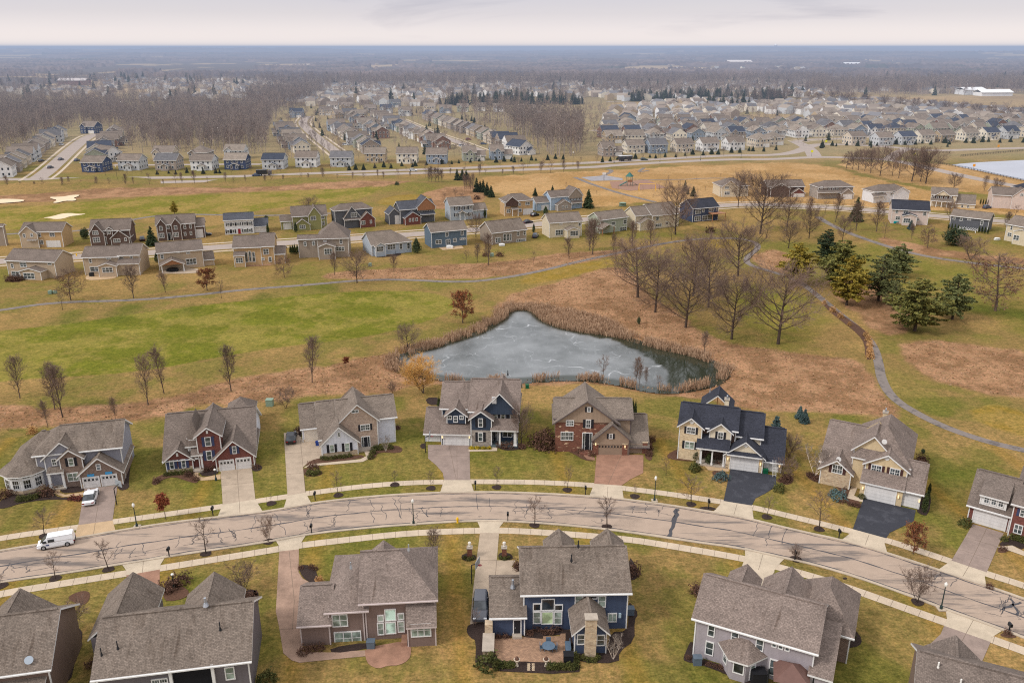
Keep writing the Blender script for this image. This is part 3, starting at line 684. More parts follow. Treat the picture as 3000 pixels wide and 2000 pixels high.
for i, (pts, c) in enumerate((([(-60,175),(0,150),(90,150),(170,152),(245,158),(230,175),(120,185),(0,193),(-60,195)], 'A'), ([(490,130),(560,130),(640,125),(700,112),(790,107),(770,125),(720,140),(760,155),(730,170),(640,168),(560,190),(515,188),(570,160),(500,145)], 'A'), ([(415,333),(520,315),(600,290),(690,283),(760,292),(860,290),(780,305),(690,315),(620,340),(540,345),(480,333)], 'A'))):
    sheet('sand_bunker', smooth_poly(gp(pts, c), True, 1), M_SAND, .3 if i < 2 else .05, label='pale sand bunker '+['at the left edge of the far fairway', 'with jagged edge in the far fairway', 'long and thin nearest the houses'][i])
# --- middle street, parkway and far streets
MS = [c2d('A', 0, 757), c2d('A', 600, 720), c2d('A', 1400, 682), c2d('B', 0, 665), c2d('B', 700, 622), c2d('B', 1300, 583), c2d('B', 1830, 545), c2d('B', 2352, 508), c2d('C', 800, 545), c2d('C', 1250, 502), c2d('C', 1540, 470), (1668,470), (1760,470), (1835,473.6), (1900,476), (1985,482), (2080,490), (2168,498), (2352,512), (2500,522)]
MSP = gp([(-150,612)]+MS)
ribbon('road', MSP, 8.0, M_HWY, .025, label='pale street through the middle row of houses')
for s_ in (1, -1): ribbon('sidewalk', MSP, 1.4, M_WALK, .03, off=s_*6.6, label='sidewalk on the %s side of the middle street' % ('far' if s_ > 0 else 'near'))
HWN = gp([(-300,436)]+[c2d('E', 0, 993), c2d('E', 700, 982), c2d('E', 1300, 970), c2d('E', 1800, 955), c2d('F', 300, 938), c2d('F', 900, 915), c2d('F', 1500, 900), c2d('F', 2352, 868), c2d('G', 600, 1228), c2d('G', 1200, 1192), c2d('G', 1800, 1165), c2d('H', 0, 1090), c2d('H', 400, 1068), (1920, 361), (2039, 366), (2100, 378), (2150, 390), c2d('H', 2000, 1285), c2d('H', 2352, 1345), (2500, 450)])
HWF = gp([(-300,414)]+[c2d('E', 0, 955), c2d('E', 700, 948), c2d('E', 1300, 940), c2d('E', 1800, 930), c2d('F', 300, 915), c2d('F', 900, 893), c2d('F', 1500, 873), c2d('F', 2352, 836), c2d('G', 600, 1192), c2d('G', 1200, 1160), c2d('G', 1800, 1125), c2d('H', 0, 1052), c2d('H', 200, 1035), (1850,342)])
ribbon('road', HWN, 8.5, M_HWY, .025, label='near carriageway of the parkway beyond the golf course')
ribbon('road', HWF, 8.5, M_HWY, .027, label='far carriageway of the parkway beyond the golf course')
ribbon('road', gp([(1840,345),(1868,333),(1900,331),(1990,334),(2070,340),(2139,347),(2250,343),(2352,340),(2500,336)]), 9, M_HWY, .03, label='parkway continuing right past the far pond')
ribbon('road', gp([c2d('H', 250, 925), c2d('H', 330, 960), c2d('H', 400, 1010), c2d('H', 430, 1070)]), 9, M_HWY, .031, label='side road joining the parkway junction')
ribbon('road', gp([(2040,366),(2060,352),(2080,342)]), 7, M_HWY, .032, label='short link road in the parkway junction')
FARST = [([c2d('E', 240, 960), c2d('E', 330, 900), c2d('E', 500, 740), c2d('E', 610, 655), c2d('E', 690, 640)], 9, 1, 'straight street between the two rows of houses at far left'),
         ([c2d('F', 560, 790), c2d('F', 430, 690), c2d('F', 330, 610), c2d('F', 290, 560), c2d('F', 330, 520)], 8, 1, 'street between rows of houses beyond the bare wood'),
         ([c2d('F', 1530, 760), c2d('F', 1350, 690), c2d('F', 1200, 640), c2d('F', 1080, 590), c2d('F', 960, 540)], 8, 1, 'street climbing through the middle estate'),
         ([c2d('E', 780, 855), c2d('E', 1100, 855), c2d('E', 1500, 850), c2d('E', 1800, 850)], 6, 0, 'thin lane behind the near houses of the far left'),
         ([c2d('G', 450, 880), c2d('G', 800, 900), c2d('G', 1000, 925), c2d('G', 1250, 960)], 7, 1, 'curving street in the right estate'),
         ([c2d('G', 600, 600), c2d('G', 900, 590), c2d('G', 1500, 595), c2d('G', 2300, 560)], 7, 0, 'country road behind the right estate'),
         ([c2d('H', 250, 925), c2d('H', 400, 905), c2d('H', 700, 900), c2d('H', 900, 880), c2d('H', 1500, 830), c2d('H', 2352, 790)], 7, 1, 'street along the front of the right estate')]
for pts, wd, walks, lab in FARST:
    P = gp(pts); ribbon('road', P, wd, M_HWY, .03, label=lab)
    if walks:
        for s_ in (1, -1): ribbon('sidewalk', P, 1.6, M_WALK, .035, off=s_*(wd/2+2.6), label=('sidewalk on the far side of the ' if s_ > 0 else 'sidewalk on the near side of the ')+lab.split(' at far')[0])
# --- water
def icemat(name, edge):
    m, nt, b = nodemat(name); P = wpos(nt)
    at = N(nt, 'ShaderNodeAttribute'); at.attribute_name = 'ice'
    f = noise(nt, .06, 4, .6, P); g = noise(nt, .8, 4, .7, vscale(nt, P, (1., .35, 1)), .4)
    vo = N(nt, 'ShaderNodeTexVoronoi'); vo.feature = 'DISTANCE_TO_EDGE'; vo.inputs['Scale'].default_value = .09
    n2 = N(nt, 'ShaderNodeTexNoise'); n2.inputs['Scale'].default_value = .12; nt.links.new(P, n2.inputs['Vector'])
    vm = N(nt, 'ShaderNodeVectorMath', operation='MULTIPLY_ADD'); nt.links.new(n2.outputs['Color'], vm.inputs[0]); vm.inputs[1].default_value = (22, 9, 0)
    nt.links.new(P, vm.inputs[2]); nt.links.new(vm.outputs[0], vo.inputs['Vector'])
    crack = ramp(nt, vo.outputs['Distance'], [(0., 1.), (.006, .5), (.014, 0.)])
    br = mixc(nt, 1., crack, ramp(nt, noise(nt, .16, 4, .7, P), [(.46, 0.), (.62, 1.)]), 'MULTIPLY')
    ice = mixc(nt, ramp(nt, f, [(.35, 0.), (.65, 1.)]), C(88, 92, 92), C(134, 137, 138))
    ice = mixc(nt, ramp(nt, g, [(.55, 0.), (.8, .5)]), ice, C(158, 162, 164))
    ice = mixc(nt, br, ice, C(196, 198, 200))
    o = mixc(nt, at.outputs['Fac'], C(44, 50, 38), ice)
    nt.links.new(o, b.inputs['Base Color'])
    b.inputs['Roughness'].default_value = .12; b.inputs['Specular IOR Level'].default_value = .5
    mr = ramp(nt, at.outputs['Fac'], [(0., .05), (1., .32)]); nt.links.new(mr, b.inputs['Roughness'])
    return m
def water(name, poly, z, mat, label, openp=None, step=1.0, alice=None):
    Q = xy(poly); lo = Q.min(0)-3; hi = Q.max(0)+3
    xs = np.arange(lo[0], hi[0], step); yy = np.arange(lo[1], hi[1], step); XX, YY = np.meshgrid(xs, yy)
    PP = np.stack([XX.ravel(), YY.ravel()], 1); d = sdist(PP, Q); keep = d < 2.2
    aa = np.arange(len(PP)).reshape(XX.shape)
    F = np.stack([aa[:-1, :-1].ravel(), aa[:-1, 1:].ravel(), aa[1:, 1:].ravel(), aa[1:, :-1].ravel()], 1); F = F[keep[F].all(1)]
    ice = sm(-d, .6, 2.0+0*d)
    ice = np.clip(ice*1.0, 0, 1)
    if openp is not None:
        so = sdist(PP, xy(openp))+(fbm(PP[:, 0]/3, PP[:, 1]/3, 8)-.5)*3; ice = ice*sm(so, -.4, .6)
    o = np_mesh(name, np.stack([PP[:, 0], PP[:, 1], np.full(len(PP), z)], 1), F, mat, smooth=True)
    ca = o.data.attributes.new('ice', 'FLOAT', 'POINT'); ca.data.foreach_set('value', ice.astype(np.float32))
    tag(o, label, kind='structure'); return o
ICE = icemat('pond_ice', 1)
OPEN = gp([(1170,700),(1235,712),(1280,750),(1330,765),(1400,775),(1440,792),(1480,812),(1520,835),(1548,848),(1532,862),(1535,880),(1545,905),(1700,905),(1700,820),(1500,770),(1300,735),(1240,700)])
water('pond', POND, -.35, ICE, 'frozen grey pond with white cracks and dark open water at its right end', OPEN, .6)
LICE = plain('lake_ice', C(178, 180, 188), .35, .06, .05)
sheet('lake', LAKE, LICE, .05, label='pale frozen lake at the right edge beyond the parkway')
# ---------------------------------------------------------------- houses
GLASS = glass(); GLASSG = glass('curtained_glass', (.16, .2, .17), .15); GLASSD = glass('dark_glass', (.012, .014, .016), .08)
WT = TRIM()
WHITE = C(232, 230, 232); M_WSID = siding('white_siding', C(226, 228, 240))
M_GDOOR = siding('white_garage_door', C(226, 223, 220), .55)
M_DOORD = plain('dark_door', C(38, 40, 46), .4, .1); M_DOORR = plain('brown_door', C(70, 36, 28), .4, .1)
M_SHUTK = plain('black_shutter', C(38, 38, 44), .6, .1); M_SHUTB = plain('blue_shutter', C(62, 70, 100), .6, .1)
M_SHUTR = plain('maroon_shutter', C(74, 48, 46), .6, .1); M_METAL = plain('galvanised_metal', C(180, 184, 190), .35, .1, metallic=.6)
M_DARKM = plain('dark_metal', C(40, 42, 46), .5, .1); M_CONC = plain('foundation_concrete', C(172, 160, 146), .9, .15)
M_STONE = brick('pale_stone', C(206, 184, 152), C(168, 140, 112), C(190, 176, 156), .42, .16, None, .02)
M_STONEG = brick('grey_stone', C(176, 166, 156), C(132, 120, 112), C(160, 152, 144), .4, .16, None, .02)
M_BRBRICK = brick('taupe_brick', C(136, 112, 100), C(112, 90, 80), C(150, 134, 122))
M_REDBRICK = brick('red_brick', C(122, 66, 58), C(96, 50, 46), C(128, 92, 84))
M_PALEBRICK = brick('pale_rustic_brick', C(196, 170, 148), C(158, 124, 106), C(190, 176, 162))
M_MIXBRICK = brick('rustic_brown_brick', C(140, 88, 70), C(108, 66, 54), C(120, 88, 76), blotch=C(206, 176, 146))
M_DKBRICK = brick('dark_brown_brick', C(104, 82, 74), C(84, 64, 58), C(112, 96, 88))
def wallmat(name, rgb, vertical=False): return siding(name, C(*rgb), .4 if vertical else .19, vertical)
SH_B = shingle('brown_shingles', C(120, 108, 100)); SH_BM = shingle('mossy_brown_shingles', C(124, 112, 102), 1.)
SH_D = shingle('charcoal_shingles', C(56, 58, 68)); SH_T = shingle('taupe_shingles', C(128, 116, 106)); SH_G = shingle('grey_shingles', C(112, 106, 104))
SH_W = shingle('mottled_shingles', C(132, 118, 110), .3)

class House:
    def __init__(s, name, crop, A, B, label, cat='house', group=None, rot=None, z=0.0):
        s.c = crop; a = GC(crop, *A); b = GC(crop, *B); d = b-a
        s.th = math.atan2(d.y, d.x) if rot is None else R(rot)
        s.o = a; s.ct, s.st = math.cos(s.th), math.sin(s.th)
        s.root = empty(name, (a.x, a.y, 0), s.th, label, cat, group)
        s.W = MB(); s.wm = []; s.Rf = MB(); s.rm = None; s.T = MB(); s.wins = []
        s.width = d.length
    def P(s, px, py, y=0.0, crop=None):
        """image measurement on the facade plane at local depth y -> (x, z)"""
        D = ray(*c2d(crop or s.c, px, py)); cam_ = Vector((0, 0, CH))-s.o
        cl = Vector((cam_.x*s.ct+cam_.y*s.st, -cam_.x*s.st+cam_.y*s.ct, CH)); dl = Vector((D.x*s.ct+D.y*s.st, -D.x*s.st+D.y*s.ct, D.z))
        t = (y-cl.y)/dl.y; p = cl+dl*t; return p.x, p.z
    def mi(s, mat):
        if mat not in s.wm: s.wm.append(mat)
        return s.wm.index(mat)
    # -- walls of a block
    def walls(s, x0, x1, y0, y1, h, mat, side=None, z0=-.4, gable=None, rise=0, split=None, low=None):
        """gable 'gy' (front), 'gx' (sides); split=(z, mat) gives the front a second material below z"""
        m = s.mi(mat); ms = s.mi(side or mat)
        fz = z0
        if split:
            k = s.mi(split[1]); s.W.poly([(x0, y0, z0), (x1, y0, z0), (x1, y0, split[0]), (x0, y0, split[0])], k); fz = split[0]
        top = [(x1, y0, h), (x0, y0, h)]
        if gable == 'gy': top = [(x1, y0, h), ((x0+x1)/2, y0, h+rise), (x0, y0, h)]
        s.W.poly([(x0, y0, fz), (x1, y0, fz)]+top, m)
        for x, sg in ((x0, 1), (x1, -1)):
            q = [(x, y1, z0), (x, y0, z0), (x, y0, h)]+([(x, (y0+y1)/2, h+rise)] if gable == 'gx' else [])+[(x, y1, h)]
            s.W.poly(q if sg > 0 else q[::-1], ms)
        q = [(x1, y1, z0), (x0, y1, z0), (x0, y1, h)]+([((x0+x1)/2, y1, h+rise)] if gable == 'gy' else [])+[(x1, y1, h)]
        s.W.poly(q, ms)
    # -- roofs
    def roof(s, kind, x0, x1, y0, y1, h, rise, o=.45, th=.24, ridge=True, hipd=None):
        rb = s.Rf; xm = (x0+x1)/2; ym = (y0+y1)/2
        if kind == 'gx':
            p = rise/((y1-y0)/2); e = h-o*p+.05; r = h+rise+.05; X0 = x0-o; X1 = x1+o
            rb.slab([(X0, y0-o, e), (X1, y0-o, e), (X1, ym, r), (X0, ym, r)], th); rb.slab([(X1, y1+o, e), (X0, y1+o, e), (X0, ym, r), (X1, ym, r)], th)
            if ridge: rb.box(X0+.3, X1-.3, ym-.16, ym+.16, r-.06, r+.07, 2)
        elif kind == 'gy':
            p = rise/((x1-x0)/2); e = h-o*p+.05; r = h+rise+.05; Y0 = y0-o; Y1 = y1
            rb.slab([(x0-o, Y1, e), (x0-o, Y0, e), (xm, Y0, r), (xm, Y1, r)], th); rb.slab([(x1+o, Y0, e), (x1+o, Y1, e), (xm, Y1, r), (xm, Y0, r)], th)
            if ridge: rb.box(xm-.14, xm+.14, Y0+.2, Y1, r-.06, r+.06, 2)
        elif kind in ('hip', 'hipL', 'hipR'):
            w, d = x1-x0, y1-y0
            if w >= d or kind != 'hip':
                half = d/2; p = rise/half; e = h-o*p+.05; r = h+rise+.05; hd = hipd if hipd else half
                a = x0+hd if kind in ('hip', 'hipL') else x0-o; b = x1-hd if kind in ('hip', 'hipR') else x1+o
                A, B = (a, ym, r), (b, ym, r); X0, X1, Y0, Y1 = x0-o, x1+o, y0-o, y1+o
                rb.slab([(X0, Y0, e), (X1, Y0, e), B, A], th); rb.slab([(X1, Y1, e), (X0, Y1, e), A, B], th)
                if kind in ('hip', 'hipL'): rb.slab([(X0, Y1, e), (X0, Y0, e), A], th)
                if kind in ('hip', 'hipR'): rb.slab([(X1, Y0, e), (X1, Y1, e), B], th)
                if ridge and b > a: rb.box(a, b, ym-.14, ym+.14, r-.06, r+.07, 2)
            else:
                half = w/2; p = rise/half; e = h-o*p+.05; r = h+rise+.05; A, B = (xm, y0+half, r), (xm, y1-half, r)
                X0, X1, Y0, Y1 = x0-o, x1+o, y0-o, y1+o
                rb.slab([(X0, Y0, e), (X1, Y0, e), A], th); rb.slab([(X1, Y1, e), (X0, Y1, e), B], th)
                rb.slab([(X0, Y1, e), (X0, Y0, e), A, B], th); rb.slab([(X1, Y0, e), (X1, Y1, e), B, A], th)
        elif kind == 'hipF':   # ridge along y, hipped toward the viewer only
            p = rise/((x1-x0)/2); e = h-o*p+.05; r = h+rise+.05; A = (xm, y0+(hipd or (x1-x0)/2), r); B = (xm, y1, r)
            rb.slab([(x0-o, y0-o, e), (x1+o, y0-o, e), A], th); rb.slab([(x0-o, y1, e), (x0-o, y0-o, e), A, B], th); rb.slab([(x1+o, y0-o, e), (x1+o, y1, e), B, A], th)
        elif kind == 'hipB':   # ridge along y, hipped away from the viewer
            p = rise/((x1-x0)/2); e = h-o*p+.05; r = h+rise+.05; A = (xm, y1-(hipd or (x1-x0)/2), r); B = (xm, y0, r)
            rb.slab([(x1+o, y1+o, e), (x0-o, y1+o, e), A], th); rb.slab([(x0-o, y1+o, e), (x0-o, y0, e), B, A], th); rb.slab([(x1+o, y0, e), (x1+o, y1+o, e), A, B], th)
            if ridge: rb.box(xm-.14, xm+.14, y0, A[1], r-.06, r+.07, 2)
        elif kind == 'shed':   # low edge toward the viewer
            p = rise/(y1-y0); e = h-o*p+.05
            rb.slab([(x0-o*.5, y0-o, e), (x1+o*.5, y0-o, e), (x1+o*.5, y1, h+rise+.05), (x0-o*.5, y1, h+rise+.05)], th)
        elif kind == 'shedhip':
            p = rise/(y1-y0); e = h-o*p+.05; k = y1-y0; t = h+rise+.05
            rb.slab([(x0-o, y0-o, e), (x1+o, y0-o, e), (x1-k*.7, y1, t), (x0+k*.7, y1, t)], th)
            rb.slab([(x0-o, y1, e), (x0-o, y0-o, e), (x0+k*.7, y1, t)], th); rb.slab([(x1+o, y0-o, e), (x1+o, y1, e), (x1-k*.7, y1, t)], th)
    def block(s, x0, x1, y0, y1, h, kind, rise, mat, side=None, z0=-.4, o=.45, split=None, ry=None, hipd=None, ridge=True):
        g = kind if kind in ('gx', 'gy') else None
        if kind in ('hipL', 'hipR'): g = None
        s.walls(x0, x1, y0, y1, h, mat, side, z0, g, rise, split)
        if kind == 'hipL': s.W.poly([(x1, y0, h), (x1, y1, h), (x1, (y0+y1)/2, h+rise)], s.mi(side or mat))
        if kind == 'hipR': s.W.poly([(x0, y1, h), (x0, y0, h), (x0, (y0+y1)/2, h+rise)], s.mi(side or mat))
        s.roof(kind, x0, x1, y0, ry if ry is not None else y1, h, rise, o, hipd=hipd, ridge=ridge)
        # corner boards and gutter
        for x in (x0, x1): s.T.box(x-.07, x+.07, y0-.06, y0+.07, max(z0, 0), h-.02)
        if kind in ('gx', 'hip', 'hipL', 'hipR'): s.T.box(x0-o, x1+o, y0-o-.13, y0-o, h-o*rise/((y1-y0)/2)-.16, h-o*rise/((y1-y0)/2)-.02)
        if kind == 'gy':
            s.T.box(x0, x1, y0-.05, y0, h-.25, h-.05) if False else None
    def pblock(s, eL, eR, y, d, kind, peak=None, rise=None, **k):
        """block measured on its front: eave ends in the image, peak = image height of a front gable tip"""
        x0, za = s.P(*eL, y); x1, zb = s.P(*eR, y); h = (za+zb)/2+.12
        if peak: rise = s.P(*peak, y)[1]-h
        s.block(x0, x1, y, y+d, h, kind, rise, **k); return x0, x1, h, rise
    def mblock(s, eL, eR, y0, ridge, kind='gx', pitch=.62, mat=None, h=None, x0=None, x1=None, **k):
        o = k.get('o', .45)
        a, za = s.P(*eL, y0-o); b, zb = s.P(*eR, y0-o)
        if h is None: h = (za+zb)/2+o*pitch+.1
        if x0 is not None: a = x0
        if x1 is not None: b = x1
        D = ray(*c2d(s.c, *ridge)); cam_ = Vector((0, 0, CH))-s.o
        cy = -cam_.x*s.st+cam_.y*s.ct; dy = -D.x*s.st+D.y*s.ct
        t = (h+pitch*(cy-y0)-CH)/(D.z-pitch*dy); half = cy+dy*t-y0
        0 and print('mblock', s.c, 'w %.1f h %.1f half %.1f rise %.1f' % (b-a, h, half, pitch*half))
        s.block(a, b, y0, y0+2*half, h, kind, pitch*half, mat=mat, **k)
        s.main = (a, b, h, half, pitch, y0)
        return a, b, h, half
    def bwing(s, apex, cL, cR, hw=5.3, pitch=.85, mat=None, main=None):
        """gabled wing on the far side: gable tip and the two far eave corners as measured"""
        a, b, h, half, pm, y0 = main or s.main
        ya = y0+2*half+2.5
        for _ in range(4):
            xl, _z = s.P(*cL, ya); xr, _z = s.P(*cR, ya); w2 = (xr-xl)/2-.35; z = hw+w2*pitch
            D = ray(*c2d(s.c, *apex)); cam_ = Vector((0, 0, CH))-s.o
            cx = cam_.x*s.ct+cam_.y*s.st; cy = -cam_.x*s.st+cam_.y*s.ct; dx = D.x*s.ct+D.y*s.st; dy = -D.x*s.st+D.y*s.ct
            t = (z-CH)/D.z; xa = cx+dx*t; ya = cy+dy*t
        rise = w2*pitch; ym = y0+2*half-max(0, (hw+rise-h))/pm-.2; ym = max(ym, y0+half+.3)
        s.walls(xa-w2, xa+w2, ym, ya-.4, hw, mat, gable='gy', rise=rise) if False else s.walls(xa-w2, xa+w2, ym, ya-.4, hw, mat)
        s.W.poly([(xa+w2, ya-.4, hw), (xa-w2, ya-.4, hw), (xa, ya-.4, hw+rise)], s.mi(mat))
        o = .35; e = hw-o*pitch+.05; r = hw+rise+.05
        s.Rf.slab([(xa-w2-o, ym, e), (xa-w2-o, ya, e), (xa, ya, r), (xa, ym, r)], .22); s.Rf.slab([(xa+w2+o, ya, e), (xa+w2+o, ym, e), (xa, ym, r), (xa, ya, r)], .22)
        s.Rf.box(xa-.13, xa+.13, ym, ya-.5, r-.06, r+.06, 2)
    def ptop(s, x0p, x1p, yp, y):
        a, z = s.P(x0p, yp, y); b, _ = s.P(x1p, yp, y); return a, b, z
    # -- openings
    def window(s, x0, x1, z0, z1, y, nx=1, ny=2, shut=None, gl=None, rot=0, fr=.11, cols=None, tall=None, mat=None, label=None):
        """nx sashes side by side, each with ny lights; the mesh is built flat and stood on the wall"""
        w, h = x1-x0, z1-z0; b = MB(); t = .09
        b.box(0, w, -t, 0, 0, fr*1.2); b.box(0, w, -t, 0, h-fr*1.2, h); b.box(0, fr, -t, 0, fr*1.2, h-fr*1.2); b.box(w-fr, w, -t, 0, fr*1.2, h-fr*1.2)
        iw = w-2*fr; sw = iw/nx
        for i in range(1, nx): b.box(fr+i*sw-.05, fr+i*sw+.05, -t+.01, 0, fr*1.2, h-fr*1.2)
        for j in range(1, ny):
            z = fr+(h-2*fr)*j/ny; b.box(fr, w-fr, -t+.03, 0, z-.035, z+.035)
        if cols:
            for i in range(nx*cols):
                if i % cols: x = fr+i*sw/cols; b.box(x-.02, x+.02, -t+.035, 0, fr, h-fr)
        o = b.build('window', mat or WT, s.root)
        g = MB(); g.box(fr*.5, w-fr*.5, -.05, .0, fr*.5, h-fr*.5); p = g.build('pane', gl or GLASS, o)
        if shut:
            sh = MB(); sw_ = min(.42, max(.28, h*.26))
            sh.box(-sw_-.04, -.04, -.06, 0, 0, h); sh.build('shutter', shut, o)
            sh = MB(); sh.box(w+.04, w+sw_+.04, -.06, 0, 0, h); sh.build('shutter', shut, o)
        o.location = (x0, y, z0) if rot == 0 else (x0, y, z0); o.rotation_euler = (0, 0, rot)
        return o
    def win(s, x0p, y0p, x1p, y1p, y=0.0, **k):
        """window measured in the image: left, top, right, bottom"""
        yc = (y0p+y1p)/2; xc = (x0p+x1p)/2
        a, _ = s.P(x0p, yc, y); b, _ = s.P(x1p, yc, y); _, t = s.P(xc, y0p, y); _, bt = s.P(xc, y1p, y)
        return s.window(a, b, bt, t, y, **k)
    def gdoor(s, x0p, y0p, x1p, y1p, y=0.0, mat=None, lights=0, ztop=None):
        yc = (y0p+y1p)/2; xc = (x0p+x1p)/2
        a, _ = s.P(x0p, yc, y); b, _ = s.P(x1p, yc, y); _, t = s.P(xc, y0p, y)
        w = b-a; d = MB(); d.box(0, w, -.04, 0, 0, t); o = d.build('garage_door', mat or M_GDOOR, s.root); o.location = (a, y, 0.02)
        f = MB(); f.box(-.14, 0, -.09, 0, 0, t+.14); f.box(w, w+.14, -.09, 0, 0, t+.14); f.box(0, w, -.09, 0, t, t+.16); f.build('frame', WT if mat is None else mat, o)
        if lights:
            g = MB(); lw = w/lights
            g.box(.12, w-.12, -.06, -.03, t-.55, t-.2)
            for i in range(1, lights): f2 = MB(); f2.box(i*lw-.1, i*lw+.1, -.075, -.03, t-.56, t-.19); f2.build('mullion', mat or M_GDOOR, o)
            g.build('pane', GLASSD, o)
        return o
    def door(s, x0p, y0p, x1p, y1p, y=0.0, mat=None, side=True, z0=.15):
        yc = (y0p+y1p)/2; xc = (x0p+x1p)/2
        a, _ = s.P(x0p, yc, y); b, _ = s.P(x1p, yc, y); _, t = s.P(xc, y0p, y)
        w = b-a; d = MB(); k = .25*w if side else 0
        d.box(k, w-k, -.05, 0, 0, t-z0); o = d.build('door', mat or M_DOORD, s.root); o.location = (a, y, z0)
        f = MB(); f.box(-.12, 0, -.1, 0, 0, t-z0+.12); f.box(w, w+.12, -.1, 0, 0, t-z0+.12); f.box(0, w, -.1, 0, t-z0, t-z0+.14)
        if side: f.box(k-.06, k, -.08, 0, 0, t-z0); f.box(w-k, w-k+.06, -.08, 0, 0, t-z0)
        f.build('frame', WT, o)
        if side: g = MB(); g.box(0, k-.06, -.03, 0, .2, t-z0); g.box(w-k+.06, w, -.03, 0, .2, t-z0); g.build('pane', GLASS, o)
        kb = MB(); kb.box(k+.1, k+.18, -.12, -.05, .95, 1.1); kb.build('handle', M_METAL, o)
        return o
    def part(s, name, mb, mat): return mb.build(name, mat, s.root)
    def column(s, x, y, z0, z1, r=.16, mat=None):
        b = MB(); b.box(x-r, x+r, y-r, y+r, z0, z1); b.box(x-r*1.4, x+r*1.4, y-r*1.4, y+r*1.4, z0, z0+.25); return b.build('column', mat or WT, s.root)
    def vent(s, x, y, z, h=.6, mat=None, r=.07):
        b = MB(); b.tube((x, y, z-.5), (x, y, z+h), r, r, 8); b.tube((x, y, z-.3), (x, y, z+.08), r*2.4, r*1.3, 8); return b.build('vent_pipe', mat or M_DARKM, s.root)
    def chimney(s, x0, x1, y0, y1, z0, z1, mat, cap=True):
        b = MB(); b.box(x0, x1, y0, y1, z0, z1, 0); b.box(x0-.1, x1+.1, y0-.1, y1+.1, z1, z1+.18, 1)
        if cap: b.box(x0+.25, x1-.25, y0+.2, y1-.2, z1+.18, z1+.7, 2)
        return b.build('chimney', [mat, M_CONC, M_METAL], s.root)
    def lamp(s, px, py, y):
        x, z = s.P(px, py, y); b = MB(); b.box(x-.09, x+.09, y-.22, y, z-.2, z+.2); return b.build('wall_lamp', plain('lamp_glow', C(255, 220, 170), .4, .02, emit=(.5, .36, .2)), s.root)
    def base(s, x0, x1, y0, y1, h=.35, mat=None):
        s.walls(x0-.03, x1+.03, y0-.03, y1+.03, h, mat or M_CONC)
    def done(s, roofmat, trim=None, ridge=None):
        w = s.W.build('wall', s.wm or [WT], s.root)
        r = s.Rf.build('roof', [roofmat, trim or WT, ridge or roofmat], s.root)
        if s.T.v: s.T.build('trim', trim or WT, s.root)
        return s.root
BR = math.pi/2
def mound(): pass
# ================= R1 grey and brick house with bay, far left
M_GSID = wallmat('grey_siding', (150, 150, 160)); M_BSID = wallmat('slate_board', (72, 82, 98), True)
h = House('house', 1, (618,815), (930,780), 'grey and brown brick house with white bay window and two small garage doors')
gx0, gx1, gh, gr = h.pblock((608,708), (925,665), 0, 8.5, 'gy', peak=(742,572), mat=M_BRBRICK, side=M_BRBRICK, split=(.7, M_STONE), ry=9)
h.gdoor(642,727,762,808, lights=4); h.gdoor(782,708,897,793, lights=4)
h.win(735,622,773,670, ny=2)
for xa, xb, yy in ((668,722,713), (805,860,695)):   # banners over the garage doors
    a, z = h.P(xa, yy, -.1); b_, _ = h.P(xb, yy, -.1); m = MB(); m.box(a, b_, -.12, -.06, z-.22, z+.2); m.build('banner', plain('blue_banner', C(70, 150, 200), .6, .2, 8), h.root)
x0, z0 = h.P(628,538,2.2); x1, z1 = h.P(915,503,2.2); H2 = 5.6
h.mblock((628,535), (915,500), 2.0, (600,315), 'hipL', mat=M_GSID, side=M_GSID, hipd=3.0, x0=gx0-6.2)
h.block(gx0-11.2, gx0-1.0, 3.0, 12.2, 3.0, 'hip', 4.2, mat=M_BRBRICK, hipd=4.8)
a, b_, hh, rr = h.pblock((335,578), (622,548), 1.6, 6, 'gy', peak=(462,452), mat=M_GSID)
a2, b2, hh2, rr2 = h.pblock((452,585), (622,560), 1.0, 3, 'gy', peak=(522,510), mat=M_BRBRICK, z0=-.4)
h.win(395,582,436,636, 1.6, ny=2, cols=2); h.win(522,575,567,640, 1.0, shut=M_SHUTK, gl=GLASSG)
h.win(515,688,606,755, 1.0, nx=2, gl=GLASSG); h.door(405,700,465,772, 2.4, M_DOORD)
pa, pz = h.P(362,692,.6); pb, _ = h.P(482,682,.6)
h.roof('shed', pa, pb, .6, 2.6, pz, .9, o=.2); h.column(pa+.15, .7, 0, pz); h.column(pb-.15, .7, 0, pz)
m = MB(); m.box(pa, pb, .4, 2.2, 0, .3); h.part('porch_floor', m, M_CONC)
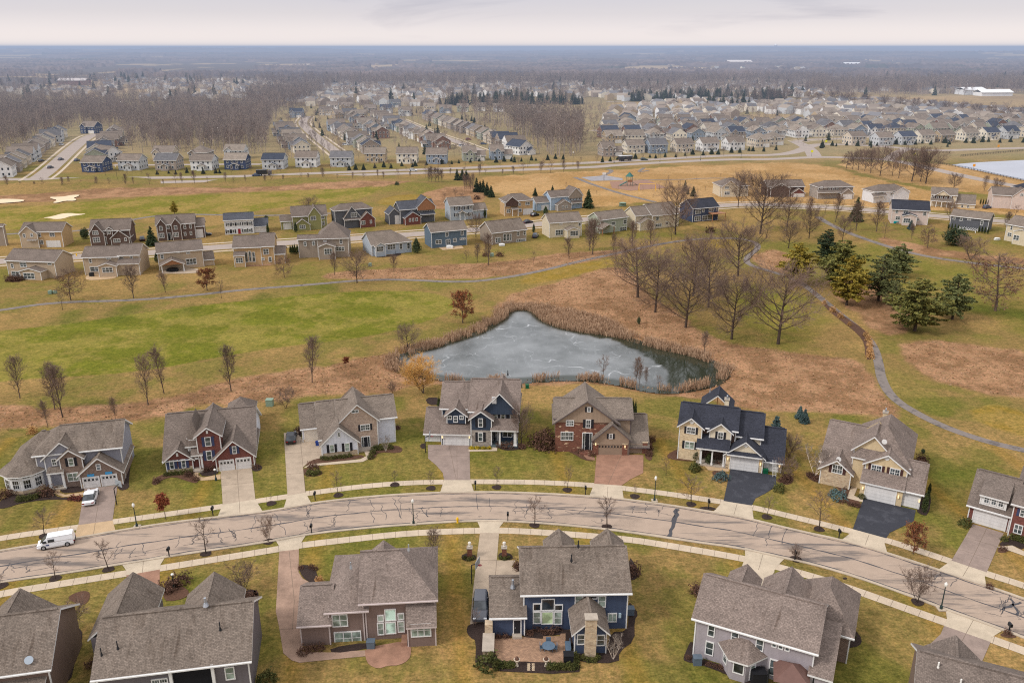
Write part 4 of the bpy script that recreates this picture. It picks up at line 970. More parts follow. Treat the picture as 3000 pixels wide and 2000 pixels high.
# faceted bay
bc = h.P(232, 850, 3.0)[0]; pts = []
for k in range(7):
    t = math.pi+math.pi*k/6; pts.append((bc+3.1*math.cos(t), 3.3+3.0*math.sin(t)))
m = MB(); rf = MB()
for (ax, ay), (bx, by) in zip(pts[:-1], pts[1:]):
    m.poly([(ax, ay, .6), (bx, by, .6), (bx, by, 3.3), (ax, ay, 3.3)], 0); m.poly([(ax, ay, -.3), (bx, by, -.3), (bx, by, .6), (ax, ay, .6)], 1)
    ex, ey = (ax-bc)*1.16+bc, (ay-3.3)*1.16+3.3; fx_, fy_ = (bx-bc)*1.16+bc, (by-3.3)*1.16+3.3
    h.Rf.slab([(ex, ey, 3.2), (fx_, fy_, 3.2), (bc, 4.6, 5.6)], .2)
    L = math.hypot(bx-ax, by-ay); r_ = math.atan2(by-ay, bx-ax)
    h.window(ax+(bx-ax)*.16, 0, 0, 0, 0) if False else None
    o = h.window(0, L*.68, 0, 1.55, 0, nx=1, ny=2, cols=3, gl=GLASSD, fr=.08); o.location = (ax+(bx-ax)*.16, ay+(by-ay)*.16, .85); o.rotation_euler = (0, 0, r_)
    o = h.window(0, L*.68, 0, .45, 0, nx=1, ny=1, cols=3, gl=GLASSD, fr=.07); o.location = (ax+(bx-ax)*.16, ay+(by-ay)*.16, 2.6); o.rotation_euler = (0, 0, r_)
m.build('bay', [WT, M_STONE], h.root); h.done(SH_BM)
R1 = h
# ================= R2 red brick
h = House('house', 1, (1655,682), (1950,652), 'red brick house with blue shutters and four peaked gables')
g = h.pblock((1650,575), (1940,548), 0, 7, 'gy', peak=(1788,440), mat=M_REDBRICK, split=(.75, M_STONE), ry=10)
h.gdoor(1685,598,1790,672, lights=4); h.gdoor(1812,580,1920,654, lights=4); h.win(1778,485,1812,545, shut=M_SHUTB)
h.mblock((1262,600), (1945,548), 1.6, (1560,215), 'gx', .66, mat=M_REDBRICK, side=M_WSID)
lw = h.pblock((1268,598), (1470,572), 1.2, 4, 'gy', peak=(1352,508), mat=M_REDBRICK, split=(.9, M_STONE), ry=8.5)
h.win(1297,595,1335,663, 1.2, shut=M_SHUTB); h.win(1388,585,1424,653, 1.2, shut=M_SHUTB)
c = h.pblock((1500,412), (1680,392), .9, 5, 'gy', peak=(1582,338), mat=M_REDBRICK, ry=10.5)
h.win(1568,415,1617,488, .9, shut=M_SHUTB); h.win(1580,520,1624,595, .9, shut=M_SHUTB)
d = h.pblock((1432,432), (1520,424), 2.0, 6, 'hipF', rise=2.6, mat=WT, z0=3.2); h.win(1445,436,1508,486, 1.95, nx=2, ny=2, cols=2)
pa, pz = h.P(1465,552,.8); pb, _ = h.P(1548,545,.8); h.roof('shed', pa, pb, .8, 3, pz, 1.5, o=.2); h.column(pb-.2, .9, 0, pz, .14); h.door(1470,560,1520,628, 2.3, M_DOORD)
m = MB(); m.box(pa, pb, .2, 2.3, 0, .35); h.part('porch_floor', m, M_CONC)
h.block(g[0]+.6, g[1]-1.0, 15.5, 20.5, 3.4, 'hip', 1.8, mat=M_REDBRICK)
for px_, py_, yy in ((1585,378,.85), (1356,552,1.15)):
    x, z = h.P(px_, py_, yy); m = MB(); m.box(x-.16, x+.16, yy-.05, yy+.02, z-.3, z+.3); m.build('gable_plaque', WT, h.root)
h.done(SH_B); R2 = h
# ================= R3 white siding with pale brick gable
h = House('house', 2, (432,738), (695,706), 'white siding house with tall pale brick gable and side garage')
g = h.pblock((425,628), (697,600), 0, 7.5, 'gy', peak=(556,492), mat=M_WSID, split=(.9, M_STONE), ry=11)
h.win(470,628,535,695, shut=None) if False else None
h.win(484,630,522,692, shut=M_SHUTK, gl=GLASSG); h.win(600,618,640,682, shut=M_SHUTK, gl=GLASSG); h.win(545,535,568,574)
h.mblock((560,470), (985,432), 3.0, (830,258), mat=M_WSID); h.mblock((418,600), (600,585), 1.4, (470,295), mat=M_WSID, pitch=.72)
c = h.pblock((552,462), (848,438), 1.8, 8, 'gy', peak=(700,318), mat=M_PALEBRICK, ry=8.8)
h.win(652,364,708,390, 1.8, nx=2, ny=1); h.win(720,476,795,524, 1.8, nx=2, ny=2, cols=2, shut=M_SHUTK); h.door(733,572,792,655, 1.8, M_DOORD)
h.win(868,448,905,500, 3.2, ny=2, gl=GLASSG, shut=None); h.win(912,446,945,498, 3.2, gl=GLASSG)
a, z = h.P(856,475,3.1); m = MB(); m.box(a-.35, a, 3.1, 3.2, z-.9, z+.9); m.build('shutter', M_SHUTK, h.root)
a, z = h.P(950,472,3.1); m = MB(); m.box(a-.05, a+.3, 3.1, 3.2, z-.9, z+.9); m.build('shutter', M_SHUTK, h.root)
for xa in (860, 896, 930): h.win(xa,548,xa+24,612, 3.2, gl=GLASSD)
# side garage
x0, z = h.P(272,498,7.0); x1, _ = h.P(405,488,7.0); h.block(x0, x1+.5, 7.0, 13.5, z, 'gx', 3.0, mat=M_WSID, split=(.5, M_STONE), o=.35); h.gdoor(296,515,402,588, 7.0, mat=plain('cream_door', C(232, 220, 202), .5, .05))
x, z = h.P(765,658,1.2); m = MB(); m.box(x-1.3, x+1.3, .6, 1.8, 0, .35); h.part('step', m, M_CONC)
h.done(SH_T); R3 = h
# ================= R4 dark slate blue
M_SLATE = wallmat('slate_blue_board', (58, 70, 88), True); M_SLATEH = wallmat('slate_blue_siding', (62, 74, 92))
h = House('house', 2, (1240,632), (1555,640), 'dark slate blue house with white trim, stone base and turquoise porch chairs')
x0, z = h.P(1218,535,1.2); x1, _ = h.P(1335,535,1.2); h.block(x0, x1+.6, 1.2, 9.5, z, 'gx', 2.9, mat=M_WSID, o=.35); h.gdoor(1238,545,1328,632, 1.2)
x0, z = h.P(1342,535,0); x1, _ = h.P(1560,535,0); h.block(x0, x1, 0, 12.5, z, 'shed', 2.2, mat=M_SLATEH, ry=4.0); h.gdoor(1360,548,1548,638, 0)
L2 = x0
h.mblock((1345,400), (1555,400), 3.2, (1440,150), mat=M_SLATEH, h=5.9)
c = h.pblock((1383,402), (1525,400), 1.2, 5, 'gy', peak=(1455,345), mat=M_SLATE, z0=3.6, ry=9.0)
h.win(1388,408,1422,440, 1.2, nx=1, ny=1, cols=2); h.win(1432,412,1468,462, 1.2); h.win(1478,408,1512,440, 1.2, ny=1, cols=2)
h.mblock((1562,400), (1922,372), 1.6, (1650,128), mat=M_SLATEH, h=6.2, pitch=.68)
c = h.pblock((1655,372), (1922,372), 1.0, 6, 'gy', peak=(1748,235), mat=M_SLATE, z0=5.6, ry=9.5)
h.win(1728,266,1763,318, 1.0, ny=1, gl=plain('white_louvre', WHITE, .6, .1))
c = h.pblock((1567,432), (1724,430), -.2, 5, 'gy', peak=(1642,372), mat=M_SLATE, split=(3.1, M_STONEG), ry=4.8)
h.win(1622,430,1660,498, -.2, shut=M_SHUTK); h.win(1622,538,1660,608, -.2, shut=M_SHUTK)
for xa in (1735, 1795, 1866): h.win(xa,380,xa+36,440, 1.6, ny=2)
for xa in (1775, 1842): 
    a, z = h.P(xa,412,1.5); m = MB(); m.box(a-.02, a+.32, 1.5, 1.6, z-1.1, z+1.1); m.build('shutter', M_SHUTK, h.root)
pa, pz = h.P(1722,512,-.4); pb, _ = h.P(1925,508,-.4); h.roof('shed', pa, pb, -.4, 1.9, pz, 1.3, o=.3); m = MB(); m.box(pa, pb, -.5, 1.6, 0, .35); h.part('porch_floor', m, plain('slate_porch', C(88, 100, 104), .8, .15))
h.column(h.P(1788,560,-.2)[0], -.2, .35, pz, .15); h.column(h.P(1906,560,-.2)[0], -.2, .35, pz, .24); h.door(1728,525,1768,572, 1.5, M_DOORD); h.win(1810,522,1885,575, 1.5, nx=2, ny=1, gl=GLASSD)
h.lamp(1349,572,-.05); h.lamp(1556,572,-.05)
for kx in (1585, 1660, 1700): pass
h.vent(x1+6, 9, 10);
h.done(SH_W); R4 = h
# ================= R5 rustic brick / taupe
M_TAUPE = wallmat('taupe_siding', (166, 144, 124)); M_TAUPED = plain('taupe_door', C(150, 130, 112), .5, .08)
TRD = plain('dark_taupe_trim', C(98, 88, 88), .6, .1)
h = House('house', 3, (525,605), (905,610), 'rustic brown brick house with taupe gables and pinkish stamped driveway')
g = h.pblock((525,482), (795,488), 0, 9, 'gy', peak=(658,366), mat=M_TAUPE, ry=10)
h.gdoor(553,528,740,608, 0, mat=M_TAUPED, lights=8); h.win(637,445,667,483, 0, shut=M_SHUTK)
x0, z = h.P(790,525,.8); x1, _ = h.P(928,528,.8); h.block(x0-.5, x1, .8, 10, z, 'gx', 3.6, mat=M_TAUPE); h.gdoor(795,530,897,605, .8, mat=M_TAUPED, lights=4)
for px_ in (536, 758): 
    x, _ = h.P(px_,580,-.1); m = MB(); m.box(x-.42, x+.42, -.12, .06, 0, 2.0, 0); m.box(x-.48, x+.48, -.16, .06, 2.0, 2.15, 1); m.build('stone_pier', [M_MIXBRICK, M_STONE], h.root)
x, _ = h.P(912,580,.6); m = MB(); m.box(x-.4, x+.4, .6, .86, 0, 2.0, 0); m.box(x-.46, x+.46, .58, .86, 2.0, 2.15, 1); m.build('stone_pier', [M_MIXBRICK, M_STONE], h.root)
c = h.pblock((228,362), (640,352), 1.6, 10.5, 'gx', rise=4.0, mat=M_MIXBRICK, side=M_TAUPE) if False else None
xa, _ = h.P(228,400,1.6); xb, z = h.P(805,352,2.4)
h.mblock((232,320), (808,352), 2.0, (380,168), mat=M_TAUPE)
xg, _ = h.P(650,400,1.0); zg = 5.6
h.walls(xa, xg, 1.0, 4, zg-.1, M_MIXBRICK); 
pk = h.P(490,190,1.0)[1]; h.block(xa-.1, xg+1.2, 1.0, 5, zg, 'gy', pk-zg, mat=M_TAUPE, z0=5.2, ry=9)
h.win(470,240,500,278, 1.0, shut=M_SHUTK)
h.win(308,340,370,385, 1.0, nx=2, cols=2); h.win(460,335,500,400, 1.0, cols=2, shut=M_SHUTK); h.win(268,428,365,495, 1.0, nx=3, cols=2)
h.door(438,440,505,525, 1.0, M_DOORD); x, _ = h.P(472,530,.4); m = MB(); m.box(x-1.3, x+1.3, -.3, 1.0, 0, .4); h.part('step', m, M_MIXBRICK)
h.lamp(536,522,-.05); h.lamp(760,540,-.05); h.done(SH_T, TRD); R5 = h
# ================= R6 cream with charcoal roof
M_CREAM = wallmat('cream_siding', (232, 218, 192)); M_CSTONE = brick('cream_stone', C(224, 202, 166), C(196, 168, 132), C(214, 198, 170), .4, .14, None, .02)
h = House('house', 3, (1535,710), (1950,765), 'cream house with charcoal roof and black driveway, ladder at its small garage door')
g = h.pblock((1535,585), (1820,632), 0, 8.5, 'gy', peak=(1690,502), mat=M_CREAM, split=(2.75, M_CSTONE), ry=11)
h.roof('shed', g[0]+.2, g[1]-.2, -.7, .1, 3.0, .35, o=.1)
h.gdoor(1568,625,1778,735, 0); h.lamp(1549,632,-.1); h.lamp(1798,675,-.1)
x0, z = h.P(1822,632,1.0); x1, _ = h.P(1962,655,1.0); h.block(x0-.3, x1, 1.0, 10, z, 'gx', 3.6, mat=M_CSTONE, side=M_CREAM); h.gdoor(1830,655,1930,755, 1.0); h.lamp(1944,688,.95)
x, z = h.P(1686,532,-.05); m = MB(); m.tube((x, -.08, z), (x, .02, z), .38, .38, 16); m.build('round_louvre', WT, h.root)
mx0, _ = h.P(1185,400,1.6); mx1, mz = h.P(1800,500,3.0)
h.mblock((1185,372), (1580,438), 2.2, (1400,222), x1=g[0]+1.2, mat=brick('dark_accent_brick', C(96, 70, 60), C(74, 54, 48), C(100, 84, 76)), side=M_CREAM)
h.mblock((1585,455), (1802,500), 2.8, (1720,276), mat=M_CREAM)
ca, cb, cz = h.ptop(1527, 1560, 178, 13.4); h.chimney(ca, cb, 12.8, 13.8, 0, cz, M_CREAM)
a = h.pblock((1182,370), (1352,400), 1.2, 5, 'gy', peak=(1274,320), mat=M_CSTONE, ry=6)
h.win(1232,392,1302,445, 1.2, nx=2, cols=2, shut=M_SHUTK); h.win(1217,502,1293,560, 1.2, nx=2, gl=GLASSG, shut=M_SHUTK)
x, z = h.P(1272,352,1.15); m = MB(); m.tube((x, 1.1, z), (x, 1.22, z), .38, .38, 16); m.build('round_louvre', WT, h.root)
b_ = h.pblock((1412,408), (1575,438), 1.6, 5, 'gy', peak=(1500,362), mat=M_CREAM, z0=3.4, ry=7)
h.win(1470,430,1515,486, 1.6, nx=1, cols=2, shut=M_SHUTK)
pa, pz = h.P(1312,540,-.2); pb, _ = h.P(1530,572,-.2); h.roof('shed', pa, pb+.5, -.2, 2.6, pz, 1.5, o=.3); m = MB(); m.box(pa, pb, -.2, 2.4, 0, .3); h.part('porch_floor', m, M_CONC)
for xx in (1345, 1430, 1520): h.column(h.P(xx,590,0)[0], 0, .3, pz, .12)
h.win(1345,550,1385,600, 2.3, gl=GLASS); h.win(1452,566,1500,602, 2.3, shut=M_SHUTK); h.door(1395,560,1430,620, 2.35, M_DOORR, side=False)
# gazebo roof with open truss behind
gxm = mx0+5.2; m = MB()
for xx in (gxm-2.2, gxm+2.2):
    for yy in (17, 21): m.box(xx-.12, xx+.12, yy-.12, yy+.12, 0, 3.4)
m.box(gxm-2.4, gxm+2.4, 16.9, 17.1, 3.3, 3.5); m.tube((gxm-2.2, 17, 3.5), (gxm, 17, 5.6), .08, .08, 5); m.tube((gxm+2.2, 17, 3.5), (gxm, 17, 5.6), .08, .08, 5); m.tube((gxm, 17, 3.5), (gxm, 17, 5.6), .08, .08, 5)
h.part('pavilion_frame', m, plain('timber', C(150, 110, 70), .8, .2)); h.roof('gy', gxm-2.6, gxm+2.6, 16.8, 21.3, 3.5, 2.3, .4)
h.vent(mx0+4, 8.8, 9.8, .5, M_METAL, .05)
h.done(SH_D); R6 = h
# ================= R7 beige with two gables
M_BEIGE = wallmat('beige_siding', (216, 194, 156))
h = House('house', 4, (835,800), (1290,905), 'beige house with two front gables, brown shutters and triple white garage')
gx0, gz = h.P(842,695,0); gx1, _ = h.P(1165,765,0)
h.walls(gx0, gx1, 0, 8, 3.0, M_BEIGE); h.roof('shed', gx0, gx1, 0, 2.4, 3.0, 1.5, .35); h.gdoor(872,718,1108,845, 0)
x1 = h.P(1300,800,.6)[0]; h.block(gx1-.2, x1, .5, 8, 3.0, 'gx', 2.9, mat=M_BEIGE); h.gdoor(1150,775,1285,880, .5); h.lamp(857,728,-.05); h.lamp(1130,793,-.05); h.lamp(1290,825,.45)
c = h.pblock((882,530), (1200,600), 1.8, 7, 'gy', peak=(1048,470), mat=M_BEIGE, z0=3.4, ry=9)
h.win(918,550,1003,612, 1.8, nx=2, cols=2, shut=M_SHUTR); h.win(1060,578,1143,642, 1.8, nx=2, cols=2, shut=M_SHUTR)
d = h.pblock((792,428), (1075,470), 3.6, 6, 'gy', peak=(1028,345), mat=M_BEIGE, z0=3.4, ry=9)
h.win(832,444,878,500, 3.6, nx=1, cols=2, shut=M_SHUTR)
mm0 = h.P(800,432,3.4)[0]; mm1 = h.P(1205,590,3.4)[0]; h.walls(mm0, mm1, 2.8, 15, 5.7, M_BEIGE); h.roof('hip', mm0, mm1, 2.8, 15.5, 5.7, 4.0, .4)
l0, lz = h.P(545,520,1.6); l1, _ = h.P(775,570,1.6)
h.block(l0, l1, 1.6, 5, 3.0, 'gy', 1.7, mat=M_STONE, ry=8); h.win(620,548,705,618, 1.6, nx=2, cols=2, shut=M_SHUTR)
h.mblock((545,520), (800,570), 3.4, (800,240), x1=gx0+4, h=3.4, mat=M_BEIGE)
h.door(800,585,862,645, 4.0, M_DOORR); ca, cb, cz = h.ptop(1014, 1050, 148, 16); h.chimney(ca, cb, 15.6, 16.5, 0, cz, M_BEIGE)

for px_, py_, yy in ((1042,500,1.75), (1022,376,3.55), (672,510,1.55)):
    x, z = h.P(px_, py_, yy); m = MB(); m.tube((x, yy-.04, z), (x, yy+.08, z), .38, .38, 16); m.build('round_louvre', WT, h.root)
h.done(SH_W); R7 = h
# ================= R8 brick at the far right
h = House('house', 4, (1690,990), (1950,1065), 'dark red brick house at the right edge with triple dormer over a white garage')
x0, z = h.P(1675,880,0); x1, _ = h.P(1985,960,0)
h.mblock((1675,872), (1985,955), 0, (1900,622), mat=M_REDBRICK, pitch=.7); h.gdoor(1695,915,1955,1060, 0)
c = h.pblock((1768,775), (1965,825), .1, 4, 'shed', rise=1.0, mat=WT, z0=3.2)
for xa, ya in ((1783, 785), (1838, 800), (1892, 815)): h.win(xa,ya,xa+48,ya+62, .08, nx=1, ny=2, cols=2)
h.block(x1+.2, x1+9, -1.0, 12, 5.6, 'hip', 4.2, mat=M_REDBRICK, split=(.3, M_STONE)); h.win(2058,890,2100,950, -1.0, shut=M_SHUTB); h.win(2010,1005,2082,1080, -1.0, nx=2, ny=2)
h.door(1985,1030,2000,1075, -.95, M_DOORD, side=False) if False else None
h.done(SH_B); R8 = h
# ================= south row, seen from behind
# B1 brown house at far left: side wall visible
M_BRSID = wallmat('brown_siding', (132, 112, 104)); M_BRSID2 = wallmat('mocha_siding', (124, 104, 94))
h = House('house', 5, (-400,1880), (385,1765), 'brown sided house cut by the left edge at the bottom')
x1, z1 = h.P(352,1470,0); 
h.mblock((-100,1545), (355,1470), 0, (200,1030), x0=x1-15, mat=M_BRSID2); h.bwing((155,843), (-150,960), (462,945), mat=M_BRSID2)
h.block(x1-15, x1-.3, -3.2, 0, 2.6, 'shed', 1.6, mat=M_BRSID2)
o = h.window(0, .9, 0, 1.5, 0, ny=1, fr=.1); o.location = (x1+.0, 6.8, 4.2); o.rotation_euler = (0, 0, BR)
o = h.window(0, 1.8, 0, 1.5, 0, nx=2, fr=.1); o.location = (x1, 1.8, 3.4); o.rotation_euler = (0, 0, BR)
h.vent(x1-5.5, 3.6, 8.3); m = MB(); m.lathe([(0, 0), (.3, .05), (.42, .2)], n=12); d_ = m.build('satellite_dish', plain('dish_grey', C(170, 180, 190), .5, .05), h.root); d_.location = (x1-1.5, .4, 6.1); d_.rotation_euler = (R(50), 0, R(20))
h.done(SH_BM); B1 = h
# B2 big roof with two peaks
M_GRSID = wallmat('dark_grey_siding', (112, 106, 110)); 
h = House('house', 5, (738,1835), (1900,1685), 'large dark grey house with wide mossy roof and open back porch')
xr, zr = h.P(1895,1405,0); xl, _ = h.P(722,1560,0); W_ = xr-xl
h.mblock((728,1558), (1893,1405), 0, (1300,1010), mat=M_GRSID)
p0 = h.P(822,1020,0)[0]
h.bwing((1018,718), (822,925), (1253,855), mat=M_GRSID); h.bwing((1640,715), (1420,905), (1858,790), mat=M_GRSID)
h.vent(h.P(1590,1040,5)[0], 4.8, 9.0, .7, M_METAL, .14)
for xx, yy in ((798,1.6), (920,2.0), (1710,2.6)): h.vent(h.P(xx,1390,2)[0], yy, 5.4+yy*.74, .75, M_DARKM, .06)
h.win(1722,1440,1800,1540, 0, ny=2, gl=GLASSG); h.win(1160,1530,1290,1600, 0, nx=2, cols=3); 
m = MB(); m.box(h.P(1305,1540,-.1)[0], h.P(1630,1500,-.1)[0], -.12, -.05, .2, 5.2); m.build('porch_shade_panel', plain('porch_shadow', C(26, 26, 30), .9, .2), h.root)  # flat dark panel painted as the shade inside the open porch
m = MB(); xq = h.P(1310,1540,-.3)[0]; m.box(xq-.15, xq+.15, -.4, -.1, 0, 5.2); xq = h.P(1632,1500,-.3)[0]; m.box(xq-.15, xq+.15, -.4, -.1, 0, 5.2); m.build('porch_post', WT, h.root)
h.done(SH_BM); B2 = h
# B3 mocha stucco with tall window
h = House('house', 6, (378,1312), (1400,1252), 'mocha house with hipped roof and tall five light window facing the stamped patio')
x0, z = h.P(600,1045,2.0); x1, z2 = h.P(1385,930,2.0)
gx, gz = h.P(372,1205,.6); gX, _ = h.P(590,1185,.6)
h.block(gx, gX, .6, 8.2, 3.2, 'gx', 2.3, mat=M_BRSID, o=.35)
cx, _ = h.P(840,985,1.2)
h.mblock((575,1042), (860,1018), 1.0, (740,600), 'hipL', mat=M_BRSID, hipd=4.2)
h.mblock((838,982), (1390,928), 1.0, (1100,550), 'hipR', mat=M_BRSID, hipd=4.0)
h.win(608,1038,730,1135, 1.0, nx=2, ny=2, gl=GLASSG); h.win(625,1170,834,1272, 1.0, nx=3, ny=2, gl=GLASSG)
h.win(1010,998,1100,1090, 1.0, ny=1, gl=glass('green_glass', (.3, .42, .36), .2)); h.win(1015,1097,1100,1190, 1.0, ny=1, gl=glass('green_glass', (.3, .42, .36), .2))
h.win(955,1045,1005,1097, 1.0, ny=1, gl=GLASSG); h.win(955,1103,1008,1198, 1.0, ny=2, gl=GLASSG); h.win(1110,1030,1162,1083, 1.0, ny=1, gl=GLASSG); h.win(1110,1090,1165,1178, 1.0, ny=2, gl=GLASSG)
sx0, sz = h.P(1185,1115,-.6); sx1, _ = h.P(1398,1095,-.6); h.walls(sx0, sx1, -.6, 1.0, sz, M_BRSID); h.roof('shed', sx0, sx1, -.6, 1.0, sz, 1.5, .35); h.win(1210,1110,1368,1212, -.6, nx=3, gl=GLASSG)
for xx in (sx0, sx1): h.T.box(xx-.07, xx+.07, -.66, -.54, 0, sz)
h.bwing((1003,475), (855,540), (1130,510), mat=M_BRSID)
for a_, b2_ in ((760, 3.6), (1207, 5.0)): h.vent(h.P(a_,780,b2_)[0], b2_, 5.6+b2_*.78, .5, M_METAL, .08)
m = MB(); m.box(h.P(1140,1230,.2)[0], h.P(1185,1230,.2)[0], -.5, 1.0, 0, .5); h.part('step', m, M_STAMPP)
h.done(SH_W, plain('pinkish_trim', C(196, 182, 178), .6, .06)); B3 = h
# B4 navy house with stone chimney
M_NAVY = wallmat('navy_siding', (70, 82, 106))
h = House('house', 7, (440,1120), (1675,1095), 'navy blue house with white trim, stone chimney and cross shaped window wall')
x0, _ = h.P(738,745,.6); x1, z = h.P(1695,775,.6)
h.mblock((738,745), (1697,775), .6, (1180,315), mat=M_NAVY)
gx0, gz = h.P(440,945,-.3); gx1, _ = h.P(742,950,-.3)
h.block(gx0, gx1, -.3, 7.4, gz, 'gx', 2.5, mat=M_NAVY, o=.3); h.door(645,988,705,1105, -.3, M_DOORD, side=False)
m = MB(); a, _ = h.P(630,1115,-.4); b_, _ = h.P(715,1115,-.4); m.box(a, b_, -1.0, -.3, 0, .35); h.part('step', m, M_CONC)
h.win(895,790,1020,900, .6, ny=1, gl=GLASSD); h.win(895,905,1008,1025, .6, ny=1, gl=glass('lime_glass', (.30, .38, .22), .2)); h.win(818,832,895,905, .6, ny=1, gl=GLASSD); h.win(818,908,892,1020, .6, ny=2, gl=GLASSG)
h.win(1015,842,1095,902, .6, ny=1, gl=GLASSD); h.win(1010,906,1088,1027, .6, ny=2, gl=GLASSG)
h.win(1203,755,1276,862, .6, ny=2, gl=GLASSG); h.win(1415,762,1490,870, .6, ny=2, gl=GLASSG); h.win(1282,760,1412,795, .6, ny=1, gl=GLASSD); h.win(1505,922,1590,1005, .6, nx=2, ny=1, gl=GLASSG)
s0, sz = h.P(1205,1110,-3.6); s1, _ = h.P(1495,1115,-3.6); xm_ = h.P(1352,1020,-3.6)[1]
h.block(s0, s1, -3.6, .6, 3.2, 'gy', 1.7, mat=M_NAVY, ry=2.6, o=.4)
h.win(1222,1115,1298,1212, -3.6, ny=2); h.win(1402,1120,1480,1222, -3.6, ny=2)
c0, _ = h.P(1300,1200,-4.4); c1, _ = h.P(1402,1200,-4.4); ct = h.P(1360,990,-4.4)[1]
h.chimney(c0, c1, -4.4, -3.5, 0, ct, M_STONE, cap=False)
p0, _ = h.P(905,250,12)[0], 0
h.bwing((1055,150), (905,262), (1190,262), mat=M_NAVY); h.bwing((1500,148), (1335,268), (1640,270), mat=M_NAVY)
h.vent(h.P(635,740,2)[0], 2.4, 5.0, .8, M_METAL, .14); h.vent(h.P(1170,610,3)[0], 3.2, 8.0, .6); h.vent(h.P(1226,520,5)[0], 4.6, 9.0, .6)
m = MB(); x, z = h.P(1352,1300,-4.4); m.box(h.P(1615,1015,.5)[0]-.15, h.P(1615,1015,.5)[0]+.15, .45, .6, 1.6, 2.2); h.part('meter_box', m, plain('meter_box_grey', C(170, 190, 200), .5, .05))
h.done(SH_BM); B4 = h
# B5 light grey with bay
M_LGREY = wallmat('light_grey_siding', (168, 160, 164))
h = House('house', 8, (405,1310), (1480,1640), 'light grey sided house with octagonal bay, rotated roof and brick corner wing')
x0, z = h.P(430,985,0); x1, z1 = h.P(1520,1310,0)
h.mblock((430,985), (1520,1308), 0, (1080,712), mat=M_LGREY)
for (a, b_, c_, d_) in ((543,1022,612,1140), (520,1182,600,1310), (757,1085,832,1202), (982,1160,1060,1270)): h.win(a, b_, c_, d_, 0, ny=2)
for a in (1130, 1190, 1250): h.win(a, 1185+(a-1130)*.3, a+50, 1238+(a-1130)*.3, 0, ny=1)
h.win(1105,1345,1190,1500, 0, ny=2); h.win(1200,1375,1320,1530, 0, ny=2, gl=GLASSG); h.win(1330,1410,1410,1560, 0, ny=2)
# bay
bx0, bz = h.P(720,1330,-1.8); bx1, _ = h.P(1000,1390,-1.8); m = MB()
q = [(bx0-.9, 0), (bx0+.5, -1.9), (bx1-1.1, -1.9), (bx1+.3, 0)]
for (ax, ay), (bx, by) in zip(q[:-1], q[1:]): m.poly([(ax, ay, -.3), (bx, by, -.3), (bx, by, 2.9), (ax, ay, 2.9)])
m.build('bay', M_LGREY, h.root)
e = [(q[0][0]-.5, .0), (q[1][0]-.25, -2.35), (q[2][0]+.25, -2.35), (q[3][0]+.5, 0)]; T0 = (q[1][0]+.2, 0, 4.2); T1 = (q[2][0]-.2, 0, 4.2)
h.Rf.slab([(*e[0], 2.8), (*e[1], 2.8), T0], .2); h.Rf.slab([(*e[1], 2.8), (*e[2], 2.8), T1, T0], .2); h.Rf.slab([(*e[2], 2.8), (*e[3], 2.8), T1], .2)
L = q[2][0]-q[1][0]; h.window(q[1][0]+L*.15, q[2][0]-L*.1, 1.0, 2.5, -1.9, ny=1, gl=GLASSD)
o = h.window(0, .9, 0, 1.5, 0, gl=GLASS); o.location = (q[0][0]+.35, -.5, 1.0); o.rotation_euler = (0, 0, math.atan2(-1.9, 1.4))
o = h.window(0, .8, 0, 2.0, 0, ny=1, gl=GLASSG, mat=plain('white_door', WHITE, .5, .04)); o.location = (q[2][0]+.35, -1.4, .1); o.rotation_euler = (0, 0, math.atan2(1.9, 1.4))
# wings beyond the ridge
h.bwing((910,475), (750,545), (1048,630), mat=M_LGREY, hw=5.0); h.bwing((1320,497), (1060,600), (1535,720), mat=M_LGREY, hw=5.0)
h.block(x1-2.5, x1+3.2, 6.2, 14.2, 4.2, 'hip', 3.1, mat=M_BRBRICK, side=M_BRBRICK); h.block(x1-.1, x1+2.0, -.6, 6.2, 3.0, 'shed', 2.0, mat=M_LGREY)
h.done(SH_W); B5 = h
# B6 roof at the bottom right
c0 = GC(9, 930, 1160, 5.2); c1 = GC(9, 1920, 1415, 5.2); th6 = math.atan2(c1.y-c0.y, c1.x-c0.x)
h = House('house', 9, (745,1560), (1700,1900), 'house with big brown roof cut by the bottom right corner', rot=math.degrees(th6))
h.o = Vector((c0.x, c0.y, 0))-Vector((-math.sin(th6), math.cos(th6), 0))*12.4+Vector((math.cos(th6), math.sin(th6), 0))*.5; h.root.location = h.o
h.block(0, 20, 0, 12, 5.5, 'gx', 3.7, mat=M_BRSID); h.main = (0, 20, 5.5, 6, .62, 0)
h.bwing((1395,1080), (1040,1100), (1600,1300), mat=M_BRSID)
for px_, yy in ((1180, 7.5), (1437, 6.6)): h.vent(h.P(px_,1370,yy)[0], yy-2.5, 5.5+.62*(yy-2.5), .6, plain('white_pipe', C(225, 222, 215), .5, .04), .08)
h.done(SH_B)
B6 = h
